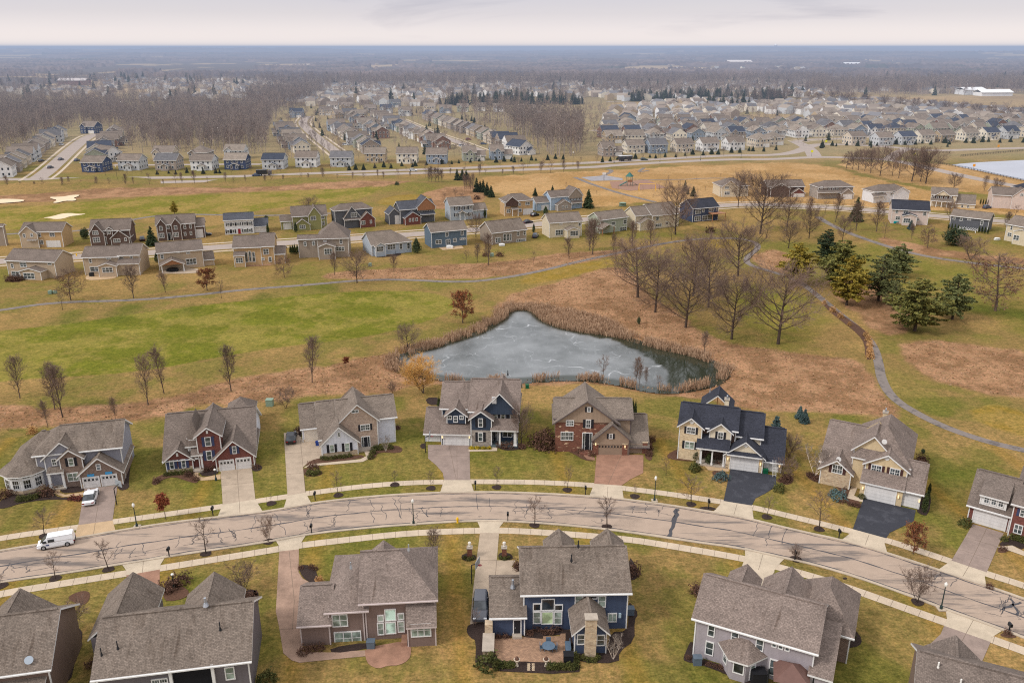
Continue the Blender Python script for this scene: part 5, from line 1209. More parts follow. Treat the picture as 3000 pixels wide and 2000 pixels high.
# ================= middle rows, about 250 m away
def tone(n, rgb): return wallmat(n, rgb)
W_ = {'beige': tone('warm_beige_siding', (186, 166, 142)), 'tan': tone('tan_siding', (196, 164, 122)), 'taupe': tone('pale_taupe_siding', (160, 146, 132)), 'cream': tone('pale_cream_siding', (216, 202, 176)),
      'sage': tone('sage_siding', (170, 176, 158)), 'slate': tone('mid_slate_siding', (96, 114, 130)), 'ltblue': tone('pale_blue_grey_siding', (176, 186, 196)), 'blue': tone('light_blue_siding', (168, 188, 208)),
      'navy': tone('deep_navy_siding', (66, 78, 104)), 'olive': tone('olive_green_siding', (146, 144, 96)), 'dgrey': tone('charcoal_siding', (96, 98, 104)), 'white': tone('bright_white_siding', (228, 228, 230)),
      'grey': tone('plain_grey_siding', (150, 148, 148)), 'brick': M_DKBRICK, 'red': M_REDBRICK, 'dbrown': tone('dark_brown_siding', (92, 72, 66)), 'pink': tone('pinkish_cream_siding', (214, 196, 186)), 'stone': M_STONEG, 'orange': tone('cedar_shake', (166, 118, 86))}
RF = {'b': SH_B, 't': SH_T, 'd': SH_D, 'g': shingle('slate_grey_shingles', C(84, 86, 94)), 'm': SH_BM}
def mid(c, L, Rr, eL, eR, ridge, wall, roof, label, kind='gx', side=None, pitch=.55, group='houses of the middle rows', rot=None, **k):
    h = House('house', c, L, Rr, label, group=group, rot=rot)
    h.wall = W_[wall]
    h.mblock(eL, eR, 0, ridge, kind, pitch, mat=W_[wall], side=W_[side] if side else None, o=.4, **k); h.rk = roof
    return h
def wins(h, L, y=0.0, **k):
    for w in L:
        a, b_, c_, d_ = w[:4]; nx = w[4] if len(w) > 4 else 1
        h.win(a, b_, c_, d_, y, nx=nx, ny=2, fr=.13, **k)
def sunroom(h, xl, xr, ybase, yeave, d=3.2, rise=1.1, kind='gy', wall=None, w=None):
    x0, _ = h.P(xl, ybase-8, -d); x1, z = h.P(xr, yeave, -d); h.block(x0, x1, -d, .2, z, kind, rise, mat=wall or h.wall, o=.3, ry=1.5 if kind == 'gy' else None)
    if w: wins(h, w, -d)
def wing(h, xl, xr, yeave, y0, d, rise=1.8, kind='gx', wall=None, gd=None, z0=-.4, w=None, o=.35, shut=None):
    x0, z = h.P(xl, yeave, y0-o); x1, _ = h.P(xr, yeave, y0-o); h.block(x0, x1, y0, y0+d, z+.15, kind, rise, mat=wall or h.wall, o=o, z0=z0)
    if gd: h.gdoor(*gd, y0)
    if w: wins(h, w, y0, shut=shut)
def gab(h, xl, xr, yeave, ypeak, y=-.6, wall=None, z0=-.4, d=4, ry=None, w=None, shut=None):
    x0, z = h.P(xl, yeave, y); x1, _ = h.P(xr, yeave, y); pk = h.P((xl+xr)/2, ypeak, y-.3)[1]
    h.block(x0, x1, y, y+d, z, 'gy', max(.6, pk-z), mat=wall or h.wall, o=.35, z0=z0, ry=ry or y+d+2)
    if w: wins(h, w, y, shut=shut)
def fin(h): return h.done(RF[h.rk])
# --- near side of the middle street: backs toward us
h = mid('A', (68,905), (530,922), (55,772), (520,752), (400,640), 'beige', 'b', 'beige house with gabled sunroom, leftmost of the near middle row')
wins(h, [(107,778,135,825),(198,768,262,815,2),(468,758,508,795),(115,855,195,908,2),(405,842,445,880)]); sunroom(h, 212, 395, 955, 858, 3.0, .9, w=[(232,870,342,930,3)]); fin(h)
h = mid('A', (830,893), (1150,885), (808,728), (1160,716), (1000,608), 'beige', 'b', 'beige house with stepped roofs and stone patio, second in the near middle row')
wins(h, [(875,732,905,775),(1045,718,1090,738),(885,808,985,858,2)]); sunroom(h, 985, 1140, 935, 800, 3.0, .9, w=[(1005,815,1112,868,3)])
wing(h, 1162, 1362, 700, .3, 8.5, 2.4); wing(h, 1150, 1362, 785, -1.6, 2.0, 1.0, 'shed'); h.win(1180,712,1215,750, .3); h.win(1280,706,1310,745, .3); fin(h)
h = mid('A', (1570,850), (1988,812), (1548,682), (1990,650), (1780,556), 'beige', 'b', 'pale beige house with covered back porch, third in the near middle row')
wins(h, [(1578,688,1612,735),(1730,662,1770,678),(1832,662,1872,684),(1830,728,1935,790,3)])
wing(h, 1985, 2105, 748, 1.0, 7, 1.7)
x0, z = h.P(1582,795,-3.6); x1, _ = h.P(1812,785,-3.6); h.roof('gy', x0, x1, -3.7, .2, z, 1.5, .35); h.column(x0+.2, -3.5, 0, z, .14); h.column(x1-.2, -3.5, 0, z, .14)
m = MB(); m.poly([(x0, -3.55, z), (x1, -3.55, z), ((x0+x1)/2, -3.55, z+1.45)]); m.box(x0, x1, -3.6, -3.5, z-.2, z+.02); h.part('porch_gable', m, W_['orange']); fin(h)
h = mid('B', (255,822), (590,808), (245,672), (478,660), (350,558), 'tan', 'b', 'tan house with tall window wall and low garage wing, fourth in the near middle row')
wing(h, 470, 590, 655, .1, 10.5, 3.0); wins(h, [(345,700,372,790),(378,692,402,785),(408,700,435,785),(502,672,552,722,2),(485,748,515,772),(548,742,578,785)]); wing(h, 248, 340, 735, -1.6, 1.8, .9, 'shed', w=[(265,748,330,795,3)]); wing(h, 592, 685, 722, .8, 8, 1.6); fin(h)
h = mid('B', (825,752), (1232,740), (802,602), (1232,580), (900,552), 'taupe', 'b', 'taupe house with steep hipped roof, fifth in the near middle row', 'hipR', pitch=.5)
wing(h, 965, 1232, 585, -.3, 11.5, 4.2, 'hip'); wins(h, [(852,612,876,652),(924,607,950,645),(1020,600,1052,612),(1160,588,1185,632)], -.3); sunroom(h, 985, 1118, 748, 650, 3.2, 1.0, w=[(1028,668,1098,722,3)]); wins(h, [(1128,652,1203,692,3)], -.3); fin(h)
h = mid('B', (1468,735), (1782,700), (1440,642), (1780,615), (1590,512), 'ltblue', 't', 'low pale grey bungalow with two window bays, sixth in the near middle row', pitch=.6, kind='hipR')
sunroom(h, 1475, 1555, 732, 640, 1.6, 1.0, w=[(1478,650,1538,698,3)]); wins(h, [(1572,632,1642,680,3),(1675,625,1702,678),(1740,620,1768,672)]); fin(h)
h = mid('B', (1968,668), (2258,640), (1955,532), (2258,512), (2100,438), 'slate', 't', 'slate blue house with round patio umbrella, seventh in the near middle row')
wins(h, [(2072,530,2098,568),(2204,518,2228,558),(1988,595,2040,632,2),(2075,590,2115,640,2),(2138,582,2168,614),(2195,578,2245,595,3)]); wing(h, 1862, 1965, 560, 1.5, 3.5, .9, 'gx', z0=-.4) if False else None; fin(h)
h = mid('C', (515,698), (768,668), (505,608), (765,588), (620,502), 'taupe', 'm', 'taupe house with streaked roof and tall cross window, eighth in the near middle row', pitch=.62)
wins(h, [(526,642,568,682,3),(585,614,608,670),(612,610,632,670),(636,614,650,668),(690,596,710,630),(738,592,758,625),(684,652,756,675,4)]); fin(h)
h = mid('C', (953,645), (1190,628), (945,535), (1190,520), (1060,450), 'cream', 't', 'cream house with gabled sunroom, ninth in the near middle row', pitch=.62)
wins(h, [(985,582,1045,626,3),(1162,528,1180,556),(1015,535,1040,545)]); sunroom(h, 1078, 1168, 645, 580, 3.2, .9, w=[(1098,590,1160,630,3)]); fin(h)
h = mid('C', (1340,612), (1542,585), (1335,510), (1540,490), (1450,430), 'sage', 't', 'pale sage house with timber covered porch, tenth in the near middle row', pitch=.55)
wins(h, [(1415,520,1445,548),(1505,505,1532,540),(1478,560,1530,595,3)])
x0, z = h.P(1345,570,-3.4); x1, _ = h.P(1440,560,-3.4); h.roof('gy', x0, x1, -3.5, .2, z, 1.2, .3); h.column(x0+.2, -3.3, 0, z, .12, W_['orange']); h.column(x1-.2, -3.3, 0, z, .12, W_['orange']); fin(h)
h = mid('C', (1745,575), (1940,555), (1735,480), (1935,462), (1830,372), 'cream', 't', 'cream house with low front wing behind bare trees, eleventh in the near middle row', pitch=.6)
wing(h, 1605, 1745, 478, 1.0, 8, 2.6); wing(h, 1640, 1748, 535, -1.2, 3, 1.5, 'gy'); wins(h, [(1755,482,1778,512),(1752,535,1798,560,3),(1830,520,1850,545)]); fin(h)
h = mid('C', (2048,525), (2240,508), (2045,430), (2240,405), (2140,340), 'navy', 'd', 'navy house with charcoal roof and timber pergola, last of the near middle row', pitch=.58)
wins(h, [(2056,432,2100,460,2),(2110,425,2126,450),(2160,418,2200,445,2),(2215,412,2232,436),(2050,478,2098,515,3),(2108,470,2190,510,4)])
x0, z = h.P(2190,465,-3); x1, _ = h.P(2290,462,-3); m = MB(); m.box(x0, x1, -3.2, 1, z-.1, z+.1)
for xx in (x0+.1, x1-.1): m.box(xx-.08, xx+.08, -3.1, -2.9, 0, z)
h.part('pergola', m, W_['orange']); fin(h)
h = mid('D', (1440,598), (1692,612), (1448,500), (1700,520), (1580,440), 'pink', 'd', 'cream house with charcoal roof and turquoise seat, right of the tall spruce', pitch=.55)
wins(h, [(1465,502,1485,530),(1520,508,1555,532,2),(1655,520,1680,545),(1465,548,1500,575,2),(1610,565,1630,582)]); sunroom(h, 1512, 1615, 610, 550, 3, .8, w=[(1520,562,1570,596,3)]); fin(h)
h = mid('D', (1845,628), (2110,660), (1850,543), (2110,582), (1980,510), 'dgrey', 't', 'dark grey house with white pergola and hedge behind it', pitch=.5)
wins(h, [(1862,550,1880,572),(1910,558,1930,582),(1960,565,1988,578),(2052,580,2072,612)])
x0, z = h.P(1900,628,-3.4); x1, _ = h.P(2025,640,-3.4); m = MB()
for q in range(9): m.box(x0+(x1-x0)*q/8-.07, x0+(x1-x0)*q/8+.07, -4.8, -.6, z-.1, z+.1)
for xx in (x0, x1): m.box(xx-.12, xx+.12, -4.6, -4.4, 0, z); m.box(xx-.12, xx+.12, -1, -.8, 0, z)
m.box(x0, x1, -4.6, -4.45, z-.25, z-.1); h.part('pergola', m, WT); fin(h)
h = mid('D', (2228,718), (2600,790), (2232,608), (2600,668), (2400,560), 'cream', 't', 'cream house with white chairs cut by the right edge', pitch=.55)
wins(h, [(2258,615,2275,645),(2238,660,2268,690,2)]); sunroom(h, 2270, 2400, 738, 668, 3, .8, w=[(2278,678,2320,715,2)]); fin(h)
# --- far side of the middle street: fronts toward us
h = mid('A', (-260,612), (28,606), (-260,430), (18,412), (-100,392), 'taupe', 'b', 'taupe house cut by the left edge in the far middle row'); fin(h)
h = mid('A', (200,622), (600,618), (198,482), (595,462), (470,372), 'tan', 'b', 'tan house with brick lower storey and white garage door, far middle row at left', pitch=.6)
gab(h, 190, 362, 482, 410, -.8, W_['beige'], w=[(225,486,252,525),(298,482,326,518)]); wins(h, [(375,480,405,520),(487,475,540,515,2),(225,555,270,598,2),(375,548,430,592,2)], 0); h.gdoor(462,558,595,618, 0)
x0, z = h.P(270,545,-.9); x1, _ = h.P(360,542,-.9); h.roof('shed', x0, x1, -1.2, .2, z, .7, .15); h.door(288,560,340,620, -.05, M_DOORR); fin(h)
h = mid('A', (892,604), (1280,588), (885,468), (1270,452), (1100,340), 'brick', 'b', 'brown brick house with steep front gables beside a round evergreen', pitch=.75)
gab(h, 880, 1020, 480, 388, -.8, W_['brick'], w=[(908,455,968,496,3),(915,520,985,572,3)]); gab(h, 1090, 1268, 525, 452, -.9, W_['brick'], w=[(1115,535,1185,572,3),(1225,525,1248,560)]); gab(h, 1048, 1100, 440, 422, -.3, W_['brick'], z0=3.5, w=[(1060,445,1088,488)]); h.door(1015,520,1050,590, -.05, M_DOORD); fin(h)
h = mid('A', (1545,558), (1925,535), (1535,405), (1912,385), (1700,298), 'brick', 'b', 'dark brick house with arched shuttered windows and twin front gables', pitch=.6)
gab(h, 1542, 1632, 400, 345, -.7, W_['brick'], w=[(1568,412,1600,455),(1565,480,1618,528,3)], shut=None); gab(h, 1685, 1775, 392, 335, -.7, W_['brick'], w=[(1712,405,1745,445),(1710,472,1760,518,3)])
wins(h, [(1805,398,1832,440),(1862,392,1888,435),(1810,470,1835,505),(1868,462,1892,498),(1640,408,1668,440)], 0); h.door(1645,482,1685,545, -.05, M_DOORD); wing(h, 1922, 2008, 415, 1.0, 7, 2.2, gd=(1935,445,1995,498)); fin(h)
h = mid('B', (182,552), (415,540), (165,435), (412,420), (280,362), 'white', 'g', 'white colonial house with slate roof, black shutters and red door', pitch=.6)
wins(h, [(190,450,215,478),(235,449,258,476),(275,446,305,472),(330,442,358,470),(372,440,400,470),(190,508,215,540),(235,506,258,538),(332,500,365,532),(375,498,400,530)], 0, shut=M_SHUTK); h.door(286,500,310,540, -.05, plain('red_door', C(150, 40, 50), .5, .05), side=False); wing(h, 415, 540, 482, 1.0, 7, 2.2, gd=(430,495,530,535)); fin(h)
h = mid('B', (768,515), (1055,498), (755,408), (1048,378), (900,300), 'olive', 'b', 'olive green house with cream trim and detached style garage', pitch=.7)
gab(h, 890, 1000, 385, 312, -.7, W_['olive'], w=[(910,392,958,428,2)]); wins(h, [(995,385,1030,418,2),(995,435,1035,472,2)], 0); gab(h, 778, 905, 465, 415, -1.5, W_['olive'], w=[(815,468,868,500,3)]); h.door(928,445,958,490, -.05, M_DOORR); wing(h, 655, 748, 440, 2.5, 6, 1.6, gd=(680,455,742,498)); fin(h)
h = mid('B', (1160,500), (1490,470), (1120,345), (1440,330), (1250,280), 'dgrey', 'b', 'dark grey house with white gables, arched window and red brick garage wing', pitch=.6, kind='hip')
gab(h, 1200, 1338, 402, 308, -1.0, W_['dgrey'], w=[(1258,362,1310,402,3)]); gab(h, 1338, 1465, 418, 355, -2.2, M_REDBRICK, w=[(1348,430,1382,465,2),(1422,425,1440,455)])
x0, z = h.P(1200,425,-1.6); x1, _ = h.P(1335,422,-1.6); h.roof('shed', x0, x1, -1.6, .2, z, .9, .2); wins(h, [(1208,435,1240,468,2),(1272,430,1310,470,2)], -.2); fin(h)
h = mid('B', (1695,462), (1985,438), (1685,345), (1978,318), (1740,258), 'dgrey', 'g', 'slate and brick house with cedar gable, white van in its driveway', pitch=.62)
gab(h, 1830, 1985, 310, 230, -.8, W_['orange'], z0=5.0, ry=6, w=None); wins(h, [(1842,325,1865,362),(1875,325,1898,362),(1912,325,1935,358),(1945,322,1970,356)], 0); gab(h, 1725, 1860, 405, 355, -2.5, M_REDBRICK, w=[(1758,410,1775,440),(1785,408,1802,438),(1815,405,1835,435)])
x0, z = h.P(1860,378,-1.4); x1, _ = h.P(1985,372,-1.4); h.roof('shed', x0, x1, -1.4, .2, z, .9, .2); wing(h, 1588, 1680, 375, 1.0, 6, 2.0, 'gy', gd=(1640,388,1675,425)); fin(h)
h = mid('B', (2135,430), (2312,418), (2115,310), (2310,295), (2200,225), 'ltblue', 't', 'pale blue colonial with black shutters and columned porch', pitch=.6)
wins(h, [(2155,312,2175,342),(2198,310,2218,338),(2240,308,2260,335),(2278,304,2296,332),(2155,365,2175,395),(2250,362,2268,392),(2280,358,2298,388)], 0, shut=M_SHUTK); x0, z = h.P(2195,362,-1.2); x1, _ = h.P(2245,360,-1.2); h.roof('gy', x0, x1, -1.3, .1, z, .7, .2); h.column(x0+.2, -1.1, 0, z, .12); h.column(x1-.2, -1.1, 0, z, .12); wing(h, 2312, 2430, 342, 1.0, 6.5, 2.0); fin(h)
h = mid('C', (605,478), (818,465), (600,372), (815,355), (700,305), 'tan', 'b', 'tan house with dark front gable and brick porch', pitch=.6, kind='hip')
gab(h, 605, 705, 375, 330, -.7, W_['dbrown'], z0=4, w=None); wins(h, [(612,382,640,408,2),(705,378,722,400),(755,370,790,395,2),(612,425,642,455,2),(705,420,728,448)], -.1); h.gdoor(740,425,808,462, -.05); x0, z = h.P(655,425,-1.5); x1, _ = h.P(705,423,-1.5); h.roof('shed', x0, x1, -1.5, .1, z, .6, .2); h.column(x0+.2, -1.3, 0, z, .12); h.column(x1-.2, -1.3, 0, z, .12); fin(h)
h = mid('C', (968,435), (1200,415), (955,345), (1195,315), (1000,280), 'blue', 'b', 'light blue house with two gables, stone garage front and white car beside it', pitch=.6)
gab(h, 1090, 1192, 322, 262, -.8, W_['taupe'], z0=4.6, ry=6); wins(h, [(1092,335,1108,360),(1115,333,1132,360),(1140,332,1156,358),(1162,330,1180,356)], 0); gab(h, 1005, 1108, 392, 355, -2.5, W_['stone'], w=[(1035,398,1050,420),(1062,396,1080,418)]); wing(h, 842, 950, 378, 1.5, 6, 1.8, gd=(880,395,945,425)); x0, z = h.P(1112,378,-1.3); x1, _ = h.P(1195,370,-1.3); h.roof('shed', x0, x1, -1.3, .2, z, .8, .2); fin(h)
h = mid('D', (270,415), (460,412), (262,348), (455,335), (350,285), 'cream', 'b', 'cream and stone house at the left end of the park side row', pitch=.5, kind='hip')
gab(h, 272, 385, 345, 302, -.8, W_['cream'], z0=-.4, w=[(290,342,320,362,2),(288,378,325,402,3)]); wins(h, [(345,340,362,362),(400,338,418,360),(430,338,448,360)], -.1); fin(h)
h = mid('D', (600,415), (845,412), (590,352), (840,345), (700,298), 'dbrown', 'b', 'low dark brown craftsman house with lit porch', pitch=.55)
gab(h, 610, 740, 358, 322, -1.0, W_['dbrown'], z0=-.4, w=[(665,328,690,342,2)]); gab(h, 755, 842, 388, 358, -1.8, M_REDBRICK, w=None); h.gdoor(765,395,832,425, -1.8); h.lamp(668,382,-.1); h.lamp(690,380,-.1); fin(h)
h = mid('D', (940,430), (1180,425), (940,350), (1178,350), (1050,302), 'stone', 'b', 'brown stone house with hipped roof and maroon shutters', pitch=.5, kind='hip')
wins(h, [(948,345,965,362),(1005,352,1020,375),(1030,352,1045,375),(1055,350,1072,372)], -.1, shut=M_SHUTR); gab(h, 1095, 1178, 392, 358, -2.2, W_['taupe'], w=None); h.gdoor(1105,400,1165,440, -2.2); x0, z = h.P(935,385,-1.6); x1, _ = h.P(1090,385,-1.6); h.roof('shed', x0, x1, -1.6, .1, z, .9, .2); fin(h)
h = mid('D', (1322,458), (1560,448), (1328,380), (1560,378), (1440,328), 'white', 'b', 'white house with brown hipped roof and wide garage', pitch=.5, kind='hip')
wins(h, [(1358,380,1385,400,2),(1430,388,1446,405),(1465,398,1485,412),(1510,395,1525,412)], -.1); gab(h, 1460, 1562, 385, 350, -.8, W_['white'], w=None); h.gdoor(1325,425,1402,448, -.1); wing(h, 1315, 1410, 412, -1.2, 1.4, .8, 'shed', z0=3.0); fin(h)
h = mid('D', (1712,478), (1890,490), (1718,400), (1890,412), (1800,352), 'cream', 't', 'cream colonial with columned porch and long garage wing', pitch=.5)
gab(h, 1735, 1850, 405, 372, -.6, W_['cream'], z0=5, ry=5, w=None); wins(h, [(1722,405,1738,428),(1748,406,1764,430),(1775,408,1792,432),(1805,410,1822,434),(1835,412,1852,436)], 0, shut=M_SHUTR)
x0, z = h.P(1710,440,-1.8); x1, _ = h.P(1865,450,-1.8); h.roof('shed', x0, x1, -1.8, .1, z, .9, .2)
for q in range(5): h.column(x0+.2+(x1-x0-.4)*q/4, -1.7, 0, z, .13)
wing(h, 1882, 2015, 460, .4, 8, 3.2, w=[(1918,468,1935,492),(1958,472,1974,494)]); fin(h)
h = mid('D', (2138,492), (2480,510), (2142,405), (2480,420), (2300,352), 'pink', 'b', 'pinkish cream house with dark front gable, right of the hedge and blue car', pitch=.5)
gab(h, 2275, 2400, 408, 360, -.8, W_['pink'], w=[(2325,392,2350,412,2)]); fin(h)
h = mid('H', (2230,1370), (2450,1400), (2235,1345), (2450,1365), (2352,1285), 'dgrey', 'd', 'dark roofed house at the right edge by the parkway bend', pitch=.5, kind='hip', group=None); fin(h)
# ================= vegetation
def tubes(S, n):
    """segments (k,8): p0 p1 r0 r1 -> vertices, quads"""
    S = np.asarray(S, float); p0 = S[:, :3]; p1 = S[:, 3:6]; d = p1-p0; L = np.linalg.norm(d, axis=1, keepdims=True)+1e-9; d = d/L
    ref = np.where(np.abs(d[:, 2:3]) < .9, np.array([[0, 0, 1.]]), np.array([[1., 0, 0]])); a = np.cross(d, ref); a /= np.linalg.norm(a, axis=1, keepdims=True)+1e-9; b = np.cross(d, a)
    ang = 2*np.pi*np.arange(n)/n; ring = a[:, None, :]*np.cos(ang)[None, :, None]+b[:, None, :]*np.sin(ang)[None, :, None]
    V = np.concatenate([p0[:, None, :]+ring*S[:, 6, None, None], p1[:, None, :]+ring*S[:, 7, None, None]], 1).reshape(-1, 3)
    k = len(S); base = (np.arange(k)*2*n)[:, None]; i = np.arange(n); j = (i+1) % n
    F = np.stack([base+i, base+j, base+n+j, base+n+i], 2).reshape(-1, 4)
    return V, F
def join(parts):
    V = []; F = []; o = 0
    for v, f in parts:
        if len(v) == 0: continue
        V.append(v); F.append(f+o); o += len(v)
    return np.concatenate(V), np.concatenate(F)
def bare(seed, H=10, spread=.4, up=.5, trunk=.22, nl=11, n2=7, n3=6, r=.17, lowest=.2, droop=0, tw=.016, curve=.25, stems=1, ell=1.0, tilt=.05):
    """a leafless tree of height H: returns limb segments and twig segments"""
    rg = random.Random(seed); limbs = []; twigs = []
    def grow(p, d, L, r0, r1, k, out, wob, trop):
        pts = [Vector(p)]; d = Vector(d).normalized(); q = Vector(p)
        for i in range(k):
            d = (d+Vector((rg.uniform(-wob, wob), rg.uniform(-wob, wob), rg.uniform(-wob, wob)+trop))).normalized(); nq = q+d*(L/k)
            a = r0+(r1-r0)*i/k; b = r0+(r1-r0)*(i+1)/k; out.append((*q, *nq, a, b)); q = nq; pts.append(q.copy())
        return pts
    for s_ in range(stems):
        lean = Vector((rg.uniform(-.5, .5), rg.uniform(-.5, .5), 1))*1 if stems > 1 else Vector((rg.uniform(-.05, .05), rg.uniform(-.05, .05), 1))
        R0 = r/(1 if stems == 1 else 1.6)
        TP = grow((0, 0, -.1), lean, H*.86, R0, R0*.16, 9, limbs, tilt, .05)
        for i in range(nl):
            f = lowest+(.95-lowest)*((i+rg.random()*.7)/nl)**.9; x = f*9; j = min(8, int(x)); p = TP[j].lerp(TP[j+1], x-j)
            az = i*2.4+rg.uniform(-.4, .4); prof = math.sin(math.pi*min(1, max(0, (f-lowest)/(1-lowest)*.75+.22)))**.7
            L = H*spread*prof*rg.uniform(.8, 1.15)*ell; el = up+rg.uniform(-.15, .15)+(f*.35)
            d = Vector((math.cos(az)*math.cos(el), math.sin(az)*math.cos(el), math.sin(el)))
            rr = R0*.42*(1-f*.55); LP = grow(p, d, L, rr, rr*.25, 5, limbs, .12, curve*.2-droop)
            for m in range(n2):
                g = .22+.76*(m+rg.random())/n2; y = g*5; jj = min(4, int(y)); pp = LP[jj].lerp(LP[jj+1], y-jj); ax = (LP[jj+1]-LP[jj]).normalized()
                side = ax.cross(Vector((rg.uniform(-1, 1), rg.uniform(-1, 1), rg.uniform(-1, 1)))).normalized(); dd = ax*.75+side*.8+Vector((0, 0, .15-droop))
                SP_ = grow(pp, dd, L*.42*rg.uniform(.6, 1.1)*(1.15-g*.5), max(tw*1.3, rr*.33), tw, 3, twigs, .18, curve*.15)
                for t in range(n3):
                    h_ = rg.uniform(.15, 1)*3; q = min(2, int(h_)); p3 = SP_[q].lerp(SP_[q+1], h_-q); a3 = (SP_[q+1]-SP_[q]).normalized()
                    s3 = a3.cross(Vector((rg.uniform(-1, 1), rg.uniform(-1, 1), rg.uniform(-1, 1)))).normalized()
                    grow(p3, a3*.8+s3*.75+Vector((0, 0, .1)), L*.2*rg.uniform(.5, 1.2)+.15, tw, tw*.45, 2, twigs, .2, .03)
    return np.array(limbs), np.array(twigs)
def leafquads(P, size, rg, flat=.0):
    k = len(P); a = rg.normal(size=(k, 3)); a /= np.linalg.norm(a, axis=1, keepdims=True); b = np.cross(a, rg.normal(size=(k, 3))); b /= np.linalg.norm(b, axis=1, keepdims=True)+1e-9
    if flat: a[:, 2] *= 1-flat; b[:, 2] *= 1-flat
    s = size*rg.uniform(.6, 1.3, (k, 1)); V = np.stack([P-a*s-b*s*.6, P+a*s-b*s*.6, P+a*s+b*s*.6, P-a*s+b*s*.6], 1).reshape(-1, 3)
    return V, np.arange(4*k).reshape(k, 4)
def barkmat(name, c, c2=None):
    m, nt, b = nodemat(name); f = noise(nt, 1.6, 4, .7, wpos(nt)); oi = N(nt, 'ShaderNodeObjectInfo')
    o = mixc(nt, ramp(nt, f, [(.3, 0.), (.7, 1.)]), c, c2 or tuple(v*1.5 for v in c)); o = mixc(nt, 1., o, ramp(nt, oi.outputs['Random'], [(0., (.8, .8, .8)), (1., (1.25, 1.2, 1.15))]), 'MULTIPLY')
    nt.links.new(o, b.inputs['Base Color']); b.inputs['Roughness'].default_value = .95; return m
def leafmat(name, c1, c2, rnd=True):
    m, nt, b = nodemat(name); P = wpos(nt); f = noise(nt, 1.3, 3, .7, P); g = noise(nt, 7, 2, .7, P); oi = N(nt, 'ShaderNodeObjectInfo')
    o = mixc(nt, ramp(nt, f, [(.35, 0.), (.65, 1.)]), c1, c2); o = mixc(nt, 1., o, ramp(nt, g, [(.3, .6), (.7, 1.35)]), 'MULTIPLY')
    if rnd: o = mixc(nt, 1., o, ramp(nt, oi.outputs['Random'], [(0., .8), (1., 1.2)]), 'MULTIPLY')
    nt.links.new(o, b.inputs['Base Color']); b.inputs['Roughness'].default_value = .85; return m
BK = barkmat('grey_brown_bark', C(84, 72, 64)); BKD = barkmat('dark_bark', C(66, 56, 50)); BKT = barkmat('twig_brown', C(114, 96, 86)); BKTG = barkmat('twig_grey', C(122, 112, 104)); BKO = barkmat('willow_orange', C(198, 156, 92)); BKW = barkmat('birch_bark', C(200, 188, 176))
LRUST = leafmat('rust_leaves', C(146, 88, 52), C(120, 74, 50)); LRED = leafmat('red_leaves', C(146, 80, 52), C(118, 64, 46)); LBRN = leafmat('brown_leaves', C(128, 92, 68), C(104, 76, 60))
PG = leafmat('pine_green', C(88, 96, 62), C(122, 122, 72)); PY = leafmat('golden_pine', C(172, 146, 58), C(128, 120, 52)); PD = leafmat('dark_pine', C(58, 72, 50), C(76, 88, 60)); PB = leafmat('blue_spruce', C(74, 96, 96), C(96, 116, 114)); PGY = leafmat('olive_pine', C(138, 130, 66), C(88, 94, 52))
AV = leafmat('arborvitae_green', C(48, 62, 36), C(78, 84, 44)); SHG = leafmat('shrub_green', C(72, 80, 40), C(96, 92, 48)); SHB = leafmat('bare_shrub', C(112, 82, 66), C(88, 64, 54)); SHY = leafmat('yellow_shrub', C(196, 170, 40), C(150, 130, 40)); GRS = leafmat('tan_ornamental_grass', C(206, 164, 110), C(176, 132, 84)); SHR = leafmat('red_shrub', C(136, 72, 62), C(100, 60, 50))
TPL = {}
def tpl(key, parts, H):
    """parts: (name, V, F, material); first part is the root mesh's child list"""
    r = bpy.data.objects.new(key, None); r.empty_display_size = .1; ch = []
    for nm, V, F, mt in parts: ch.append((nm, np_mesh(nm, V, F, mt, link=False).data))
    TPL[key] = (ch, H)
for i in range(3):
    l, t = bare(100+i, 6, .36, .55, nl=10, n2=6, n3=5, r=.09, lowest=.28, tw=.014); TPLV = None
    tpl('street%d' % i, [('trunk', *tubes(l, 6), BKD), ('crown', *tubes(t, 3), BKT)], 6)
for i in range(3):
    l, t = bare(200+i, 10, .40, .95, nl=20, n2=8, n3=7, r=.13, lowest=.14, tw=.017, curve=.5, tilt=.025); tpl('upright%d' % i, [('trunk', *tubes(l, 6), BK), ('crown', *tubes(t, 3), BKT)], 10)
for i in range(4):
    l, t = bare(300+i, 16, .60, .26, nl=26, n2=11, n3=10, r=.33, lowest=.15, tw=.022, curve=.6); tpl('oak%d' % i, [('trunk', *tubes(l, 7), BKD), ('crown', *tubes(t, 3), BKT)], 16)
for i in range(2):
    l, t = bare(400+i, 12, .40, .12, nl=24, n2=8, n3=6, r=.2, lowest=.14, tw=.02, curve=.1, droop=.02); rg = np.random.default_rng(i)
    idx_ = rg.integers(0, len(t), 1500); P_ = t[idx_, 3:6]+rg.normal(size=(1500, 3))*.1; low = P_[:, 2] < 9; P_ = P_[low]
    tpl('pinoak%d' % i, [('trunk', *tubes(l, 6), BK), ('crown', *tubes(t, 3), BKT), ('leaves', *leafquads(P_, .11, rg), LBRN)], 12)
l, t = bare(450, 8, .36, .3, nl=22, n2=8, n3=6, r=.13, lowest=.14, tw=.014); rg = np.random.default_rng(5); P_ = t[rg.integers(0, len(t), 3600), 3:6]+rg.normal(size=(3600, 3))*.1
tpl('rustoak0', [('trunk', *tubes(l, 6), BK), ('crown', *tubes(t, 3), BKT), ('leaves', *leafquads(P_, .10, rg), LRUST)], 8)
l, t = bare(460, 4, .3, .6, nl=12, n2=6, n3=5, r=.05, lowest=.35, tw=.01); P_ = t[rg.integers(0, len(t), 1800), 3:6]+rg.normal(size=(1800, 3))*.06
tpl('redtree0', [('trunk', *tubes(l, 5), BK), ('leaves', *leafquads(P_, .09, rg), LRED)], 4)
